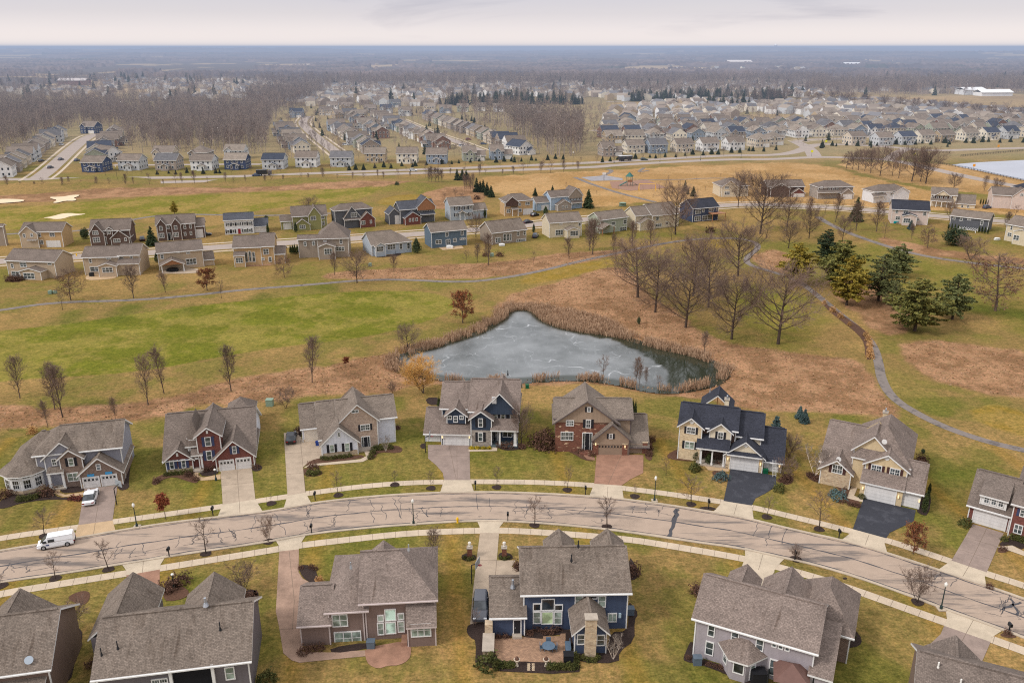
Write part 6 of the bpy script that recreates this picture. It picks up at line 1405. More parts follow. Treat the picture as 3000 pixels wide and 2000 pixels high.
l, t = bare(470, 7, .5, .55, nl=22, n2=10, n3=9, r=.2, lowest=.12, tw=.016, curve=.3, stems=2); tpl('willow0', [('trunk', *tubes(l, 5), BK), ('crown', *tubes(t, 3), BKO)], 7)
l, t = bare(480, 6, .3, .9, nl=9, n2=5, n3=5, r=.08, lowest=.2, tw=.012, stems=4); tpl('birch0', [('trunk', *tubes(l, 6), BKW), ('crown', *tubes(t, 3), BKTG)], 6)
for i in range(2):
    l, t = bare(490+i, 5, .5, .5, nl=10, n2=7, n3=6, r=.09, lowest=.1, tw=.014, stems=3, curve=.4); tpl('ornamental%d' % i, [('trunk', *tubes(l, 5), BKD), ('crown', *tubes(t, 3), BKT)], 5)
def conifer(seed, H, Rb, dens=1.0, irregular=.25, base=.08, layers=None, size=.16, top=.9, droop=.15, shape=1.0):
    rg = np.random.default_rng(seed); L = []; pts = []; nl = layers or int(H*2.2); L.append((0, 0, -.1, 0, 0, H*.97, Rb*.06+.05, .03))
    for i in range(nl):
        f = (i+.5)/nl; z = H*(base+(1-base)*f); rr = Rb*((1-f)**shape*top+.08) if irregular < .2 else Rb*min(1, (1-f)*2.0+.08)**.75*(.72+.28*min(1, f*4))*(.86+.14*math.sin(i*2.1+seed)); nb = max(4, int(11*(1-f)+4))
        for k in range(nb):
            az = rg.uniform(0, 2*np.pi); ll = rr*rg.uniform(1-irregular, 1+irregular); dz = rg.uniform(-.1, .25)*ll-droop*ll
            e = np.array([np.cos(az)*ll, np.sin(az)*ll, z+dz]); s = np.array([0, 0, z]); L.append((*s, *e, .05+.01*H/8, .015))
            m = int(dens*(10+ll*26)); tt = rg.uniform(.12, 1.05, m)**.7; p = s+(e-s)*tt[:, None]; wdt = .30*ll*(1.15-tt)*.7+.1
            p = p+rg.normal(size=(m, 3))*wdt[:, None]*np.array([.6, .6, .28]); pts.append(p)
    P = np.concatenate(pts); return np.array(L), leafquads(P, size, rg, .25)
for i in range(2):
    L_, q = conifer(20+i, 9, 3.0, 1.3, .12, .03, 22, .15, .95, .2, .95); tpl('spruce%d' % i, [('trunk', *tubes(L_, 4), BKD), ('crown', *q, PD)], 9)
L_, q = conifer(25, 4.5, 1.75, 1.6, .10, .02, 18, .10, .95, .1, .9); tpl('bluespruce0', [('trunk', *tubes(L_, 4), BKD), ('crown', *q, PB)], 4.5)
for i, (nm, mt) in enumerate((('goldpine0', PY), ('goldpine1', PY), ('greenpine0', PGY), ('greenpine1', PG), ('darkpine0', PD), ('oldpine0', PG))):
    L_, q = conifer(30+i, 11, 4.6, .85 if nm != 'oldpine0' else .35, .34, .14, 13, .21, .80, .02, .62); tpl(nm, [('trunk', *tubes(L_, 5), BKD), ('crown', *q, mt)], 11)
def blobfol(seed, H, Rr, n, size, mat, hollow=.5, zc=.5, shape='ell'):
    rg = np.random.default_rng(seed); d = rg.normal(size=(n, 3)); d /= np.linalg.norm(d, axis=1, keepdims=True); d[:, 2] = np.abs(d[:, 2]) if zc == 0 else d[:, 2]
    k = rg.uniform(hollow, 1, (n, 1)); nz = 1+.16*np.sin(d[:, :1]*5+seed)+.12*np.sin(d[:, 1:2]*7+seed*2)
    if zc == 0: P = d*k*nz*np.array([Rr, Rr, H])
    else: P = d*k*nz*np.array([Rr, Rr, H/2])+np.array([0, 0, H/2])
    if shape == 'cone': f = np.clip(1.25-P[:, 2]/H, .1, 1); P[:, 0] *= f; P[:, 1] *= f
    return leafquads(P, size, rg)
def shrub_tpl(key, seed, H, Rr, n, size, mat, **k):
    V, F = blobfol(seed, H, Rr, n, size, mat, **k); TPL[key] = ([(None, np_mesh(key, V, F, mat, link=False).data)], H)
shrub_tpl('arborvitae0', 1, 4.5, .75, 1500, .09, AV, shape='cone'); shrub_tpl('roundever0', 2, 5, 2.0, 2600, .12, PD); shrub_tpl('coneshrub0', 3, 1.9, .75, 600, .07, AV, shape='cone')
shrub_tpl('greenshrub0', 4, 1.0, .7, 420, .07, SHG, zc=0, hollow=.6); shrub_tpl('brownshrub0', 5, 1.0, .8, 460, .06, SHB, zc=0, hollow=.5); shrub_tpl('juniper0', 6, 1.0, 1.3, 700, .08, PB, zc=0, hollow=.6)
shrub_tpl('yellowshrub0', 7, .7, .55, 260, .06, SHY, zc=0); shrub_tpl('tangrass0', 8, 1.5, .9, 600, .08, GRS, zc=0, hollow=.3); shrub_tpl('redshrub0', 9, .8, .6, 260, .06, SHR, zc=0); shrub_tpl('bigshrub0', 10, 2.2, 1.8, 1500, .09, SHB, zc=0, hollow=.45)
shrub_tpl('smallcone0', 11, 5, 1.6, 1400, .13, PD, shape='cone')
_tn = {}
def plant(key, loc, H, rz=None, label=None, name='tree', cat='tree', group=None, sx=1.0):
    ch, H0 = TPL[key]; s = H/H0; rz = random.uniform(0, 6.28) if rz is None else rz
    if ch[0][0] is None:
        o = bpy.data.objects.new(name, ch[0][1]); COL.objects.link(o); o.location = loc; o.rotation_euler = (0, 0, rz); o.scale = (s*sx, s*sx, s); return tag(o, label, cat, group)
    r = empty(name, loc, rz, label, cat, group); r.scale = (s*sx, s*sx, s)
    for nm, me in ch:
        o = bpy.data.objects.new(nm, me); COL.objects.link(o); o.parent = r
    return r
def top_h(base, ty):
    d = ray(1176, ty); t = base.y/d.y; return max(.4, CH+d.z*t)
ORD = ['first', 'second', 'third', 'fourth', 'fifth', 'sixth', 'seventh', 'eighth', 'ninth', 'tenth', 'eleventh', 'twelfth', 'thirteenth', 'fourteenth', 'fifteenth', 'sixteenth', 'seventeenth', 'eighteenth', 'nineteenth', 'twentieth']
TENS = {2: 'twenty', 3: 'thirty', 4: 'forty', 5: 'fifty', 6: 'sixty', 7: 'seventy'}
def ordn(i):
    i += 1
    if i <= 20: return ORD[i-1]
    if i % 10 == 0: return TENS[i//10][:-1]+'ieth'
    return TENS[i//10]+'-'+ORD[i % 10-1]
def row(T, label, group, name='bare_tree', cat='tree', tallscale=1.0):
    """T: (x, ybase, ytop, template[, sx]) ; label has %s for the ordinal from the left"""
    T = sorted(T)
    for i, t in enumerate(T):
        p = G(t[0], t[1]); H = top_h(p, t[2])*tallscale
        if 'verge of the street' in label: sheet('mulch_ring', [p+Vector((.75*math.cos(a), .75*math.sin(a), 0))*(1+.08*math.sin(a*3+i)) for a in (j*math.pi/8 for j in range(16))], M_MULCH, .07, label='dark mulch ring under a street tree')
        plant(t[3], p, H, None, label % ordn(i) if '%s' in label else label, name, cat, group, t[4] if len(t) > 4 else 1.0)
def one(x, yb, yt, key, label, name='bare_tree', cat='tree', sx=1.0, c=None, group=None):
    if c is not None: (x, yb), (_, yt) = c2d(c, x, yb), c2d(c, x, yt)
    p = G(x, yb); return plant(key, p, top_h(p, yt), None, label, name, cat, group, sx)
row([(4,1345,1318,'street0'),(127,1328,1262,'street1'),(249,1307,1233,'street2'),(473,1271,1188,'street0',1.1),(616,1244,1184,'ornamental0',.6),(1228,1206,1134,'street1',1.1),(1394,1210,1134,'street2',1.2),(1828,1284,1250,'ornamental1'),(2107,1383,1303,'ornamental0',.8)],
    'bare young tree, %s from left on the near verge of the street', 'street trees on the near verge')
row([(102,1231,1164,'street2',1.1),(623,1156,1130,'street0',.5),(777,1137,1081,'street1',.9),(907,1113,1076,'street2',.8),(990,1121,1081,'street0',.9),(1141,1119,1066,'street1',.8),(1303,1125,1068,'street2',.8),(1458,1140,1110,'street0',.7),(1587,1158,1088,'street1',1.35),(1761,1187,1134,'street2',.9),(1881,1215,1128,'street0',1.1)],
    'bare young tree, %s from left on the far verge of the street', 'street trees on the far verge')
one(381,1192,1131,'redtree0','small tree with rust red leaves on the far verge','red_leaf_tree'); one(2097,1271,1195,'rustoak0','small tree with faded orange leaves on the verge at right','orange_leaf_tree', sx=.9)
row([(46,914,816,'upright0'),(126,940,832,'upright1'),(144,958,838,'upright2'),(340,930,817,'upright1',.9),(377,904,793,'upright0',.9),(531,898,792,'upright2'),(717,878,768,'upright0')],
    'tall upright bare tree, %s from left in the brown rough behind the houses', 'upright trees behind the houses')
one(110,978,920,'upright1','thin bare tree right behind the grey and brick house'); one(265,962,912,'upright2','thin bare sapling behind the gap between the first two houses')
one(937,805,748,'oak0','dense round bare tree at the left tip of the pond'); one(794,842,819,'redtree0','tiny rust leaved tree in the brown rough left of the pond','red_leaf_tree', sx=1.4)
one(656,937,890,'ornamental0','low bare tree in the lawn left of the white and stone house'); one(902,903,876,'ornamental1','low grey bush tree between two houses left of the willow')
one(973,902,822,'willow0','orange yellow willow on the near left shore of the pond','willow', sx=1.15)
row([(144,712,672,'street0',.9),(163,690,609,'pinoak0'),(307,685,611,'upright1',1.3),(380,671,622,'upright0',1.2),(509,686,642,'street1',.8),(653,638,580,'pinoak1',.9),(769,632,578,'upright2',1.1),(820,650,580,'oak1',1.0),(905,625,583,'upright0',1.2),(1070,605,571,'street2'),(1096,602,559,'upright1'),(1122,609,535,'upright2',1.1),(1226,608,574,'street0',.6),(1307,594,544,'upright0',1.2),(1409,579,538,'upright1')],
    'bare tree, %s from left along the cart path behind the middle houses', 'bare trees along the upper cart path')
one(476,667,613,'rustoak0','rust brown leaved oak beside the upper cart path','rust_leaf_oak', sx=1.25); one(1063,742,662,'rustoak0','rust brown leaved oak alone on the fairway above the pond','rust_leaf_oak', sx=1.0)
row([(1354,575,505,'upright1',1.3),(1361,585,499,'upright0',1.3),(1452,569,507,'upright2',1.1),(1494,563,505,'upright1',1.1),(1542,552,515,'street1')], 'bare tree, %s from left behind the sage and cream houses', 'bare trees behind the sage and cream houses')
row([(1465,683,555,'oak0',1.25),(1505,717,585,'oak1',1.0),(1592,680,545,'oak2',.9),(1575,752,618,'oak3',1.15),(1627,706,574,'oak0',.95),(1680,779,640,'oak1',1.05),(1787,790,622,'oak2',1.1),(1695,635,512,'oak3',1.0)],
    'large spreading bare oak, %s from left in the grove right of the pond', 'large bare oaks right of the pond')
row([(1551,539,425,'oak2',.9),(1746,537,402,'oak3',.95),(1858,548,478,'oak1',.8),(1808,521,451,'oak0',.8),(1811,570,508,'oak0',.9),(1760,547,503,'street2',1.3),(1695,477,398,'oak1',.7),(1857,513,452,'upright2'),(1895,490,460,'street0',1.2),(1919,510,446,'upright0'),(1935,554,499,'oak2',.8),(1966,530,463,'upright1',1.2),(2013,532,462,'upright2',1.4),(2032,547,508,'street1'),(2093,550,512,'upright0',.8),(2181,507,464,'oak3',.8),(2309,534,486,'upright1'),(2331,500,468,'street2',1.2)],
    'bare tree, %s from left on the golf land near the park side houses', 'bare trees near the park side houses')
one(2229,598,542,'ornamental0','wide low bare tree by the path at right, near the flat cedar', sx=1.2); one(2130,569,513,'pinoak0','brown leaved tree below the charcoal roofed cream house','brown_leaf_oak', sx=1.0); one(2286,714,562,'pinoak1','large pin oak with brown lower leaves at the right edge','brown_leaf_oak', sx=1.1)
one(1093,545,493,'oak0','dark bare tree between the slate blue and taupe houses', sx=.8); one(712,500,455,'oak1','bare tree behind the olive green house', sx=1.0)
row([(1385,873,815,'street1',1.0),(1460,880,818,'upright0',.9),(1468,884,835,'upright1',.8),(1483,888,842,'upright2',.7),(1513,892,860,'street0')], 'thin bare tree, %s from left on the near shore of the pond', 'thin trees on the near shore')
one(1617,810,760,'upright1','thin bare tree in the reeds on the far right shore')
# lawn trees near the houses
one(171,1446,1384,'ornamental1','bare tree in the mulch bed beside the brown house at bottom left'); one(561,1356,1293,'ornamental0','bare tree at the corner of the large dark grey house')
one(886,1036,998,'birch0','small pale bare tree in front of the white and stone house'); one(1872,1093,1016,'birch0','pale multi stemmed birch beside the beige two gabled house','birch', sx=1.2); one(1408,1513,1453,'birch0','birch with pale stems in the mulch right of the chimney','birch')
one(1198,1024,930,'oak3','feathery grey bare tree at the right corner of the dark blue house', sx=.55); one(1249,1025,985,'bigshrub0','large round bare bush left of the rustic brick house','bush','bush'); one(1807,1057,1000,'ornamental1','bare tree behind the small garage of the charcoal roofed house'); one(1804,1099,1052,'ornamental0','pale bare ornamental tree beside the ladder')
one(1530,1092,1048,'street1','faint bare sapling on the lawn left of the charcoal roofed house', sx=.8); one(996,1302,1215,'upright1','bare tree between the mocha house and the first stone pillar', sx=.9); one(1092,1440,1398,'street2','small bare tree in mulch at the rear of the parked grey car')
one(1190,1180,1150,'street0','x') if False else None
# conifers
for x, yb, yt, k, sx, lab in ((1830,652,558,'goldpine0',1.0,'golden green pine leftmost of the pine group by the path'),(1897,600,527,'darkpine0',.85,'dark rounded pine at the back of the pine group'),(1926,658,550,'greenpine0',1.1,'broad olive green pine behind the golden one'),(1944,701,586,'goldpine1',.85,'bright golden pine at the front of the pine group'),
        (2059,634,560,'greenpine1',1.2,'wide green pine behind the sparse old pine'),(2017,691,583,'oldpine0',1.1,'sparse grey old pine in the middle of the group'),(2051,712,646,'oldpine0',.8,'small thin pine next to the sparse old pine'),(2101,760,638,'greenpine0',1.15,'largest olive green pine at the front right of the group'),(2187,733,627,'greenpine1',.95,'dark green pine at the right end of the group')):
    one(x, yb, yt, k, lab, 'pine_tree', 'tree', sx)
one(2192,563,524,'roundever0','flat spreading cedar by the path at right','cedar','tree',1.9); one(1965,508,453,'spruce0','dark tall spruce by the street on the golf land','spruce','tree',.9)
one(1780,1006,955,'bluespruce0','blue spruce beside the charcoal roofed house','spruce','tree',1.0); one(1836,960,932,'bluespruce0','smaller blue spruce behind, left of a touching pair','spruce','tree',.9); one(1847,970,939,'bluespruce0','smaller blue spruce behind, right of a touching pair','spruce','tree',.9)
row([(1452,968,917,'arborvitae0',.6),(1458,969,919,'arborvitae0',.6)], 'narrow dark arborvitae, %s of the pair behind the rustic brick house', 'narrow arborvitae pair', 'arborvitae', 'shrub')
row([(2133,1134,1108,'arborvitae0'),(2129,1152,1122,'arborvitae0'),(2122,1176,1130,'arborvitae0')], 'arborvitae, %s from left beside the beige garage', 'arborvitae beside the beige garage', 'arborvitae', 'shrub')
for x, yb, yt, k, sx, lab in ((196,549,523,'roundever0',1.0,'round dark evergreen left of the brown brick house'),(350,564,519,'spruce1',.95,'dark spruce left of the arched window brick house'),(401,492,462,'goldpine0',.7,'lone dark pine behind the brick house'),(361,603,579,'smallcone0',.8,'narrow evergreen behind the covered porch house'),(957,581,546,'smallcone0',1.0,'cone evergreen between bungalow and slate blue house'),
        (612,506,495,'roundever0',1.3,'low round bush behind the white colonial'),(680,534,509,'smallcone0',.6,'narrow evergreen at the olive house'),(616,538,512,'arborvitae0',1.0,'arborvitae at the white colonial garage'),(1253,495,473,'smallcone0',1.1,'cone evergreen at the light blue house'),(1226,535,513,'smallcone0',.6,'narrow evergreen by the cream house driveway'),(1114,501,476,'arborvitae0',.9,'narrow evergreen right of the pale blue colonial'),
        (1229,450,430,'spruce0',.9,'small spruce in the park behind the tan house'),(1269,439,425,'spruce1',.9,'small spruce behind the light blue house'),(1351,478,434,'spruce1',.9,'tall thin spruce right of the light blue house'),(1573,439,414,'spruce0',.8,'spruce left of three in the park near the street'),(1592,451,427,'spruce1',.9,'spruce right of three in the park near the street'),(1580,446,430,'spruce0',.7,'smallest of three spruces in the park near the street'),
        (912,434,417,'roundever0',.9,'dark round topped tree on the golf mound'),(1467,744,728,'roundever0',.7,'small dark round evergreen in the brown rough above the pond'),(2091,527,505,'bluespruce0',.9,'small blue grey spruce below the charcoal roofed cream house')):
    one(x, yb, yt, k, lab, 'evergreen_tree', 'tree', sx)
row([(668,583,563,'arborvitae0',1.2),(673,584,562,'arborvitae0',1.2),(678,584,561,'arborvitae0',1.2),(684,584,562,'arborvitae0',1.2)], 'arborvitae, %s of four in a tight row left of the taupe house', 'four arborvitae in a row', 'arborvitae', 'shrub')
row([(1050,414,388,'spruce0',.9),(1062,414,388,'spruce1',.9),(1071,411,390,'spruce0'),(1095,441,408,'spruce1',.8),(1103,441,415,'spruce0',.9),(1110,442,412,'spruce1',.8),(1119,449,418,'spruce0',.8),(1128,453,426,'spruce1',1.0)], 'dark spruce, %s from left in the loose line crossing the brown park edge', 'spruces at the park edge', 'spruce')
row([(1068+i*4.5,444-(i%3)*3,398+(i%2)*5,'upright%d' % (i % 3),.6) for i in range(5)]+[(985,420,384,'upright0'),(992,421,382,'upright1'),(1000,420,384,'upright2'),(1008,420,385,'upright0'),(1015,419,388,'upright1'),(1120-60,470,440,'street0'),(1046,455,430,'street1'),(1020,462,440,'street2')], 'thin bare tree, %s from left in the thicket beside the park spruces', 'thicket beside the park spruces')
# parkway verge trees
rt = random.Random(11); T = []
for i in range(46):
    x = 20+i*29+rt.uniform(-9, 9); yb = np.interp(x, [0, 600, 1000, 1254, 1800], [432, 418, 405, 396, 370])+rt.uniform(-1, 3); T.append((x, yb, yb-rt.uniform(14, 32), ['upright0','street0','upright1','street1','upright2'][i % 5], rt.uniform(.7, 1.2)))
row(T, 'thin bare tree, %s from left along the near side of the parkway', 'trees along the near side of the parkway')
T = []
for i in range(40):
    x = 250+i*36+rt.uniform(-9, 9); yb = np.interp(x, [0, 600, 1000, 1254, 1800], [410, 400, 390, 382, 356])-rt.uniform(0, 5); T.append((x, yb, yb-rt.uniform(10, 20), ['street0','street1','street2'][i % 3], 1.0))
row(T, 'small bare tree, %s from left along the far side of the parkway', 'trees along the far side of the parkway')
T = []
for x0, x1, y0, y1, n in ((350, 520, 400, 398, 8), (790, 1110, 392, 372, 16), (1130, 1240, 374, 368, 7), (1370, 1790, 372, 344, 20), (1870, 2352, 338, 326, 22), (1255, 1300, 366, 366, 3)):
    for i in range(n):
        f = (i+rt.uniform(.1, .9))/n; yb = y0+(y1-y0)*f+rt.uniform(-2, 2); T.append((x0+(x1-x0)*f, yb, yb-rt.uniform(8, 15), 'spruce%d' % (i % 2), rt.uniform(.9, 1.25)))
row(T, 'small dark evergreen, %s from left in the planting between parkway and estates', 'evergreens between parkway and estates', 'evergreen_tree')
row([(1944,387,344,'pinoak0'),(1958,389,350,'oak0',.8),(1971,391,344,'oak1',.8),(1986,394,346,'oak2',.7),(2000,398,342,'oak3',.8),(2021,404,337,'oak0',.8),(2049,404,350,'oak1',.6),(2064,409,346,'oak2',.6),(2094,417,338,'oak3',.9),(2114,417,350,'oak0',.7),(2126,422,342,'oak1',.95),(2190,435,400,'oak2'),(2260,440,402,'upright0'),(2290,445,410,'oak3')], 'bare tree, %s from left in the tree line beside the parkway junction', 'tree line beside the parkway junction')
row([(1740+i*24+rt.uniform(-8,8), 232+i*1.2+rt.uniform(-2,3), 205+i*1.0+rt.uniform(-2,4), 'oak%d' % (i % 4)) for i in range(11)]+[(2030+i*35, 252+i*3, 220+i*3.2, 'oak%d' % (i % 4), 1.0) for i in range(10)], 'bare tree, %s from left along the brown field behind the right estate', 'bare trees along the brown field')
# saplings dotted in the park
T = [(x, y, y-rt.uniform(8, 14), 'street%d' % (i % 3), .7) for i, (x, y) in enumerate(((1300,431),(1370,446),(1420,436),(1470,404),(1535,415),(1600,416),(1655,407),(1690,425),(1735,413),(1790,418),(1830,408),(1870,430),(1915,425),(1960,418),(1500,455),(1620,440),(1000,395)))]
row(T, 'tiny staked sapling, %s from left in the tan park field', 'saplings in the park field', 'sapling')
# ---------------- shrubs in the beds
def shr(c, L, key, label, group=None, name='shrub'):
    pts = [(c2d(c, x, y), h_) for x, y, h_ in L]
    for i, ((x, y), h_) in enumerate(sorted(pts)): plant(key, G(x, y), h_, None, label % ordn(i) if '%s' in label else label, name, 'shrub', group)
shr(1, [(150,905,.9),(190,902,.9),(230,895,.9),(270,885,.9),(305,870,.8)], 'greenshrub0', 'clipped green shrub, %s from left under the bay window', 'clipped hedge under the bay window')
shr(1, [(365,860,1.7)], 'brownshrub0', 'round bare bush in front of the porch at far left'); shr(1, [(555,895,.9),(605,900,.9)], 'redshrub0', 'red berried shrub, %s of two beside the white sedan', 'two red shrubs')
shr(1, [(250,390,1.6)], 'tangrass0', 'tall orange tan grass clump behind the far left house', name='ornamental_grass'); shr(1, [(995,500,1.4)], 'tangrass0', 'tan grass clump on the mulch strip right of the far left house', name='ornamental_grass'); shr(1, [(20,880,1.5),(100,850,1.3)], 'brownshrub0', 'bare bush, %s of two left of the bay window', 'bushes left of the bay window')
shr(1, [(1275+i*38,712-i*4,.75) for i in range(6)], 'greenshrub0', 'small green shrub, %s from left under the left brick gable', 'small shrubs under the brick gable'); shr(1, [(1200,765,1.0),(1450,715,1.0),(1500,745,.9),(1575,680,.9),(1630,665,1.0)], 'brownshrub0', 'brown leafless shrub, %s from left in front of the red brick house', 'brown shrubs of the red brick house'); shr(1, [(1960,655,.9)], 'brownshrub0', 'brown shrub in the round bed beside the red brick garage')
shr(2, [(430,745,.7),(460,748,.7),(495,745,.7),(530,740,.7),(565,735,.7),(600,732,.7),(640,725,.7)], 'greenshrub0', 'low green shrub, %s from left under the white garage wing windows', 'low shrubs under the white wing')
shr(2, [(330,860,.9),(365,865,.9),(400,855,.8)], 'greenshrub0', 'green shrub, %s from left in the round bed by the long drive', 'shrubs in the round bed'); shr(2, [(360,820,1.4)], 'brownshrub0', 'bare bush above the green shrubs in the round bed'); shr(2, [(825,675,.9),(860,670,.9),(890,668,.9),(950,662,.9),(800,735,.9),(815,705,.9)], 'greenshrub0', 'green shrub, %s from left beside the walk of the white and stone house', 'shrubs beside the stone house walk'); shr(2, [(255,540,1.4),(1005,510,.8)], 'brownshrub0', 'brown shrub, %s of two flanking the white and stone house', 'brown shrubs flanking the white and stone house')
shr(2, [(1572,666,.6),(1615,665,.6),(1662,665,.6),(1706,665,.6)], 'yellowshrub0', 'bright yellow green shrub, %s of four under the stone bay', 'four yellow shrubs'); shr(2, [(1790,650,1.0),(1830,655,1.0),(1880,650,1.0),(1960,660,1.0)], 'brownshrub0', 'brown shrub, %s from left below the porch of the dark blue house', 'brown shrubs below the porch'); shr(2, [(1325,370,2.8)], 'arborvitae0', 'dark upright evergreen at the left wall of the dark blue house', name='arborvitae')
shr(3, [(130,555,1.0),(200,550,.9),(230,560,.9),(300,560,.9),(360,570,.9),(420,590,1.0),(490,600,.8),(505,615,.8)], 'brownshrub0', 'brown shrub, %s from left in front of the rustic brick house', 'shrubs of the rustic brick house'); shr(3, [(960,500,1.2),(950,560,1.0),(945,610,1.0)], 'brownshrub0', 'brown shrub, %s from left at the right wall of the rustic brick house', 'shrubs at the right wall of the brick house')
shr(3, [(1190,600,1.2),(1240,605,1.2),(1280,600,1.1)], 'brownshrub0', 'dark clipped shrub, %s from left under the windows of the charcoal roofed house', 'dark clipped shrubs'); shr(3, [(1305,648,2.2),(1400,680,2.2)], 'coneshrub0', 'cone shaped evergreen, %s of two in front of the porch', 'two cone evergreens'); shr(3, [(1300,725,1.5)], 'greenshrub0', 'large rounded olive shrub on the lawn edge'); shr(3, [(1500,790,1.1)], 'juniper0', 'blue grey juniper beside the black driveway'); shr(3, [(1942,880,1.4)], 'greenshrub0', 'round green shrub at the right edge of the first black driveway')
shr(3, [(1445,635,.9),(1500,640,.9),(1470,685,.8),(1535,700,.9),(1985,810,1.3),(2010,790,1.2)], 'brownshrub0', 'brown shrub, %s from left around the garages of the charcoal roofed house', 'brown shrubs by the charcoal roofed garages')
shr(4, [(600,665,.9),(635,672,.9),(670,678,.9),(705,684,.9),(740,688,.8)], 'greenshrub0', 'dark green hedge shrub, %s from left under the stone gable window', 'hedge under the stone gable'); shr(4, [(665,800,1.2)], 'juniper0', 'blue grey juniper in the sweeping mulch bed'); shr(4, [(720,730,.7),(690,840,.7),(760,860,.7),(810,870,.8),(500,670,.8),(460,640,.9)], 'brownshrub0', 'low brown shrub, %s from left in the sweeping mulch bed', 'low shrubs in the sweeping bed'); shr(4, [(848,805,.9)], 'greenshrub0', 'small dark shrub at the garage corner'); shr(4, [(1270,600,1.3),(1300,560,1.3),(1260,640,1.2),(1310,520,1.3)], 'brownshrub0', 'reddish bare shrub, %s from left behind the beige garages', 'bare shrubs behind the beige garages'); shr(4, [(1315,465,.9)], 'roundever0', 'small dark ball shrub behind the beige house')
shr(4, [(1640,1015,1.4)], 'greenshrub0', 'spiky dark green shrub left of the far right garage'); shr(4, [(2010,1120,.9),(2045,1130,.9),(2080,1140,.9),(1940,1130,.8)], 'greenshrub0', 'green shrub, %s from left below the far right brick front', 'shrubs below the far right brick front')
shr(5, [(1300,850,1.7),(1390,800,1.6)], 'brownshrub0', 'reddish brown bush, %s of two beyond the wide mossy roof', 'bushes beyond the mossy roof'); shr(5, [(1905,930,1.4)], 'brownshrub0', 'round brown bush at the right end of the wide mossy roof'); shr(5, [(510,1320,1.1),(490,1470,.9),(1905,1160,.9),(1920,1500,.8),(700,1440,.9)], 'brownshrub0', 'brown shrub, %s from left in the dark beds at bottom left', 'shrubs in the dark beds'); shr(6, [(110,1565,1.6)], 'greenshrub0', 'spiky green shrub at the bottom edge, left of the stamped drive', name='evergreen_shrub')
shr(6, [(370,690,.6),(450,685,.6),(480,700,.6)], 'brownshrub0', 'low brown shrub, %s from left in the bed by the stamped drive', 'low shrubs by the stamped drive'); shr(6, [(515,800,1.1)], 'tangrass0', 'tan grass clump by the left wall of the mocha house', name='ornamental_grass'); shr(6, [(390,1340,1.0),(450,1320,.9),(520,1310,.8)], 'brownshrub0', 'pale brown shrub, %s from left at the rear left wall of the mocha house', 'pale shrubs behind the mocha house')
shr(7, [(195,425,.5),(230,440,.5),(265,430,.5)], 'greenshrub0', 'tiny shrub, %s from left around the first stone pillar', 'shrubs around the first pillar'); shr(7, [(530,425,.5),(560,435,.5),(595,425,.5)], 'greenshrub0', 'tiny shrub, %s from left around the second stone pillar', 'shrubs around the second pillar'); shr(7, [(695,510,1.3),(1735,560,1.6)], 'brownshrub0', 'round dark red bush, %s of two beside the navy house', 'bushes beside the navy house')
shr(7, [(430,1115,1.1)], 'tangrass0', 'pinkish brown weeping shrub at the patio corner', name='weeping_shrub'); shr(7, [(500,1150,.6),(570,1150,.6),(790,1120,.7),(860,1080,.8),(1040,1080,.8),(930,1110,.7),(990,1110,.7)], 'brownshrub0', 'brown shrub, %s from left along the back wall of the navy house', 'shrubs along the navy back wall'); shr(7, [(1283,1345,.6),(1330,1365,.6),(1375,1370,.6),(1415,1345,.6),(1330,1325,.6),(1390,1325,.6)], 'greenshrub0', 'clipped ball shrub, %s from left below the stone chimney', 'ball shrubs below the chimney')
shr(7, [(410,1430,2.0)], 'greenshrub0', 'weeping dark evergreen at the patio corner', name='weeping_conifer')
shr(7, [(500+i*34,1415,.7) for i in range(5)]+[(975+i*34,1430,.75) for i in range(8)]+[(1210,1390-i*28,.7) for i in range(3)], 'greenshrub0', 'clipped hedge plant, %s from left along the patio edge', 'clipped hedge along the patio edge')
shr(8, [(360,1340,.5),(550,1400,.5),(610,1420,.5),(665,1430,.5)], 'brownshrub0', 'tiny grey shrub, %s from left along the grey house wall', 'tiny shrubs along the grey house'); shr(8, [(450,740,1.4)], 'brownshrub0', 'dark brown bush at the left end of the grey roof'); shr(8, [(1610,1420,.6),(1580,1530,.7),(1600,1470,.6)], 'yellowshrub0', 'yellow flecked shrub, %s from left at the grey house corner', 'yellow shrubs at the grey house corner'); shr(8, [(1850,1140,.9)], 'greenshrub0', 'dark shrub in the mulch by the brick wing')
shr(9, [(1925,1065,.7),(1740,590,.7),(1880,210,.7)], 'brownshrub0', 'leafy brown clump, %s from left near the street at bottom right', 'leafy clumps near the street at bottom right'); shr('A', [(100,950,2.0),(150,950,2.0),(200,945,1.8)], 'brownshrub0', 'reddish bare shrub, %s of three at the sunroom far left', 'three shrubs at the far left sunroom')
shr('J', [(705,540,1.3),(762,590,1.7),(812,630,1.6),(870,680,1.2),(978,750,1.5),(995,780,1.5),(1005,815,1.5),(1003,850,1.4),(1005,890,1.9)], 'tangrass0', 'tan ornamental grass clump, %s from left beside the cart path', 'grass clumps beside the cart path', 'ornamental_grass')
shr('D', [(1830+i*22,640+i*3,2.6) for i in range(4)]+[(2040+i*20,660+i*4,2.6) for i in range(4)], 'arborvitae0', 'arborvitae, %s from left in the hedge around the white pergola', 'hedge around the white pergola', 'arborvitae'); shr('D', [(2050+i*18,468+i*1.5,2.6) for i in range(5)], 'arborvitae0', 'dark hedge conifer, %s from left beside the blue car', 'hedge beside the blue car', 'arborvitae')
shr('C', [(450,785,1.6),(560,785,1.8),(2170,605,2.6),(385,350,2.2)], 'brownshrub0', 'grey bare bush, %s from left in the land behind the middle houses', 'grey bushes behind the middle houses')
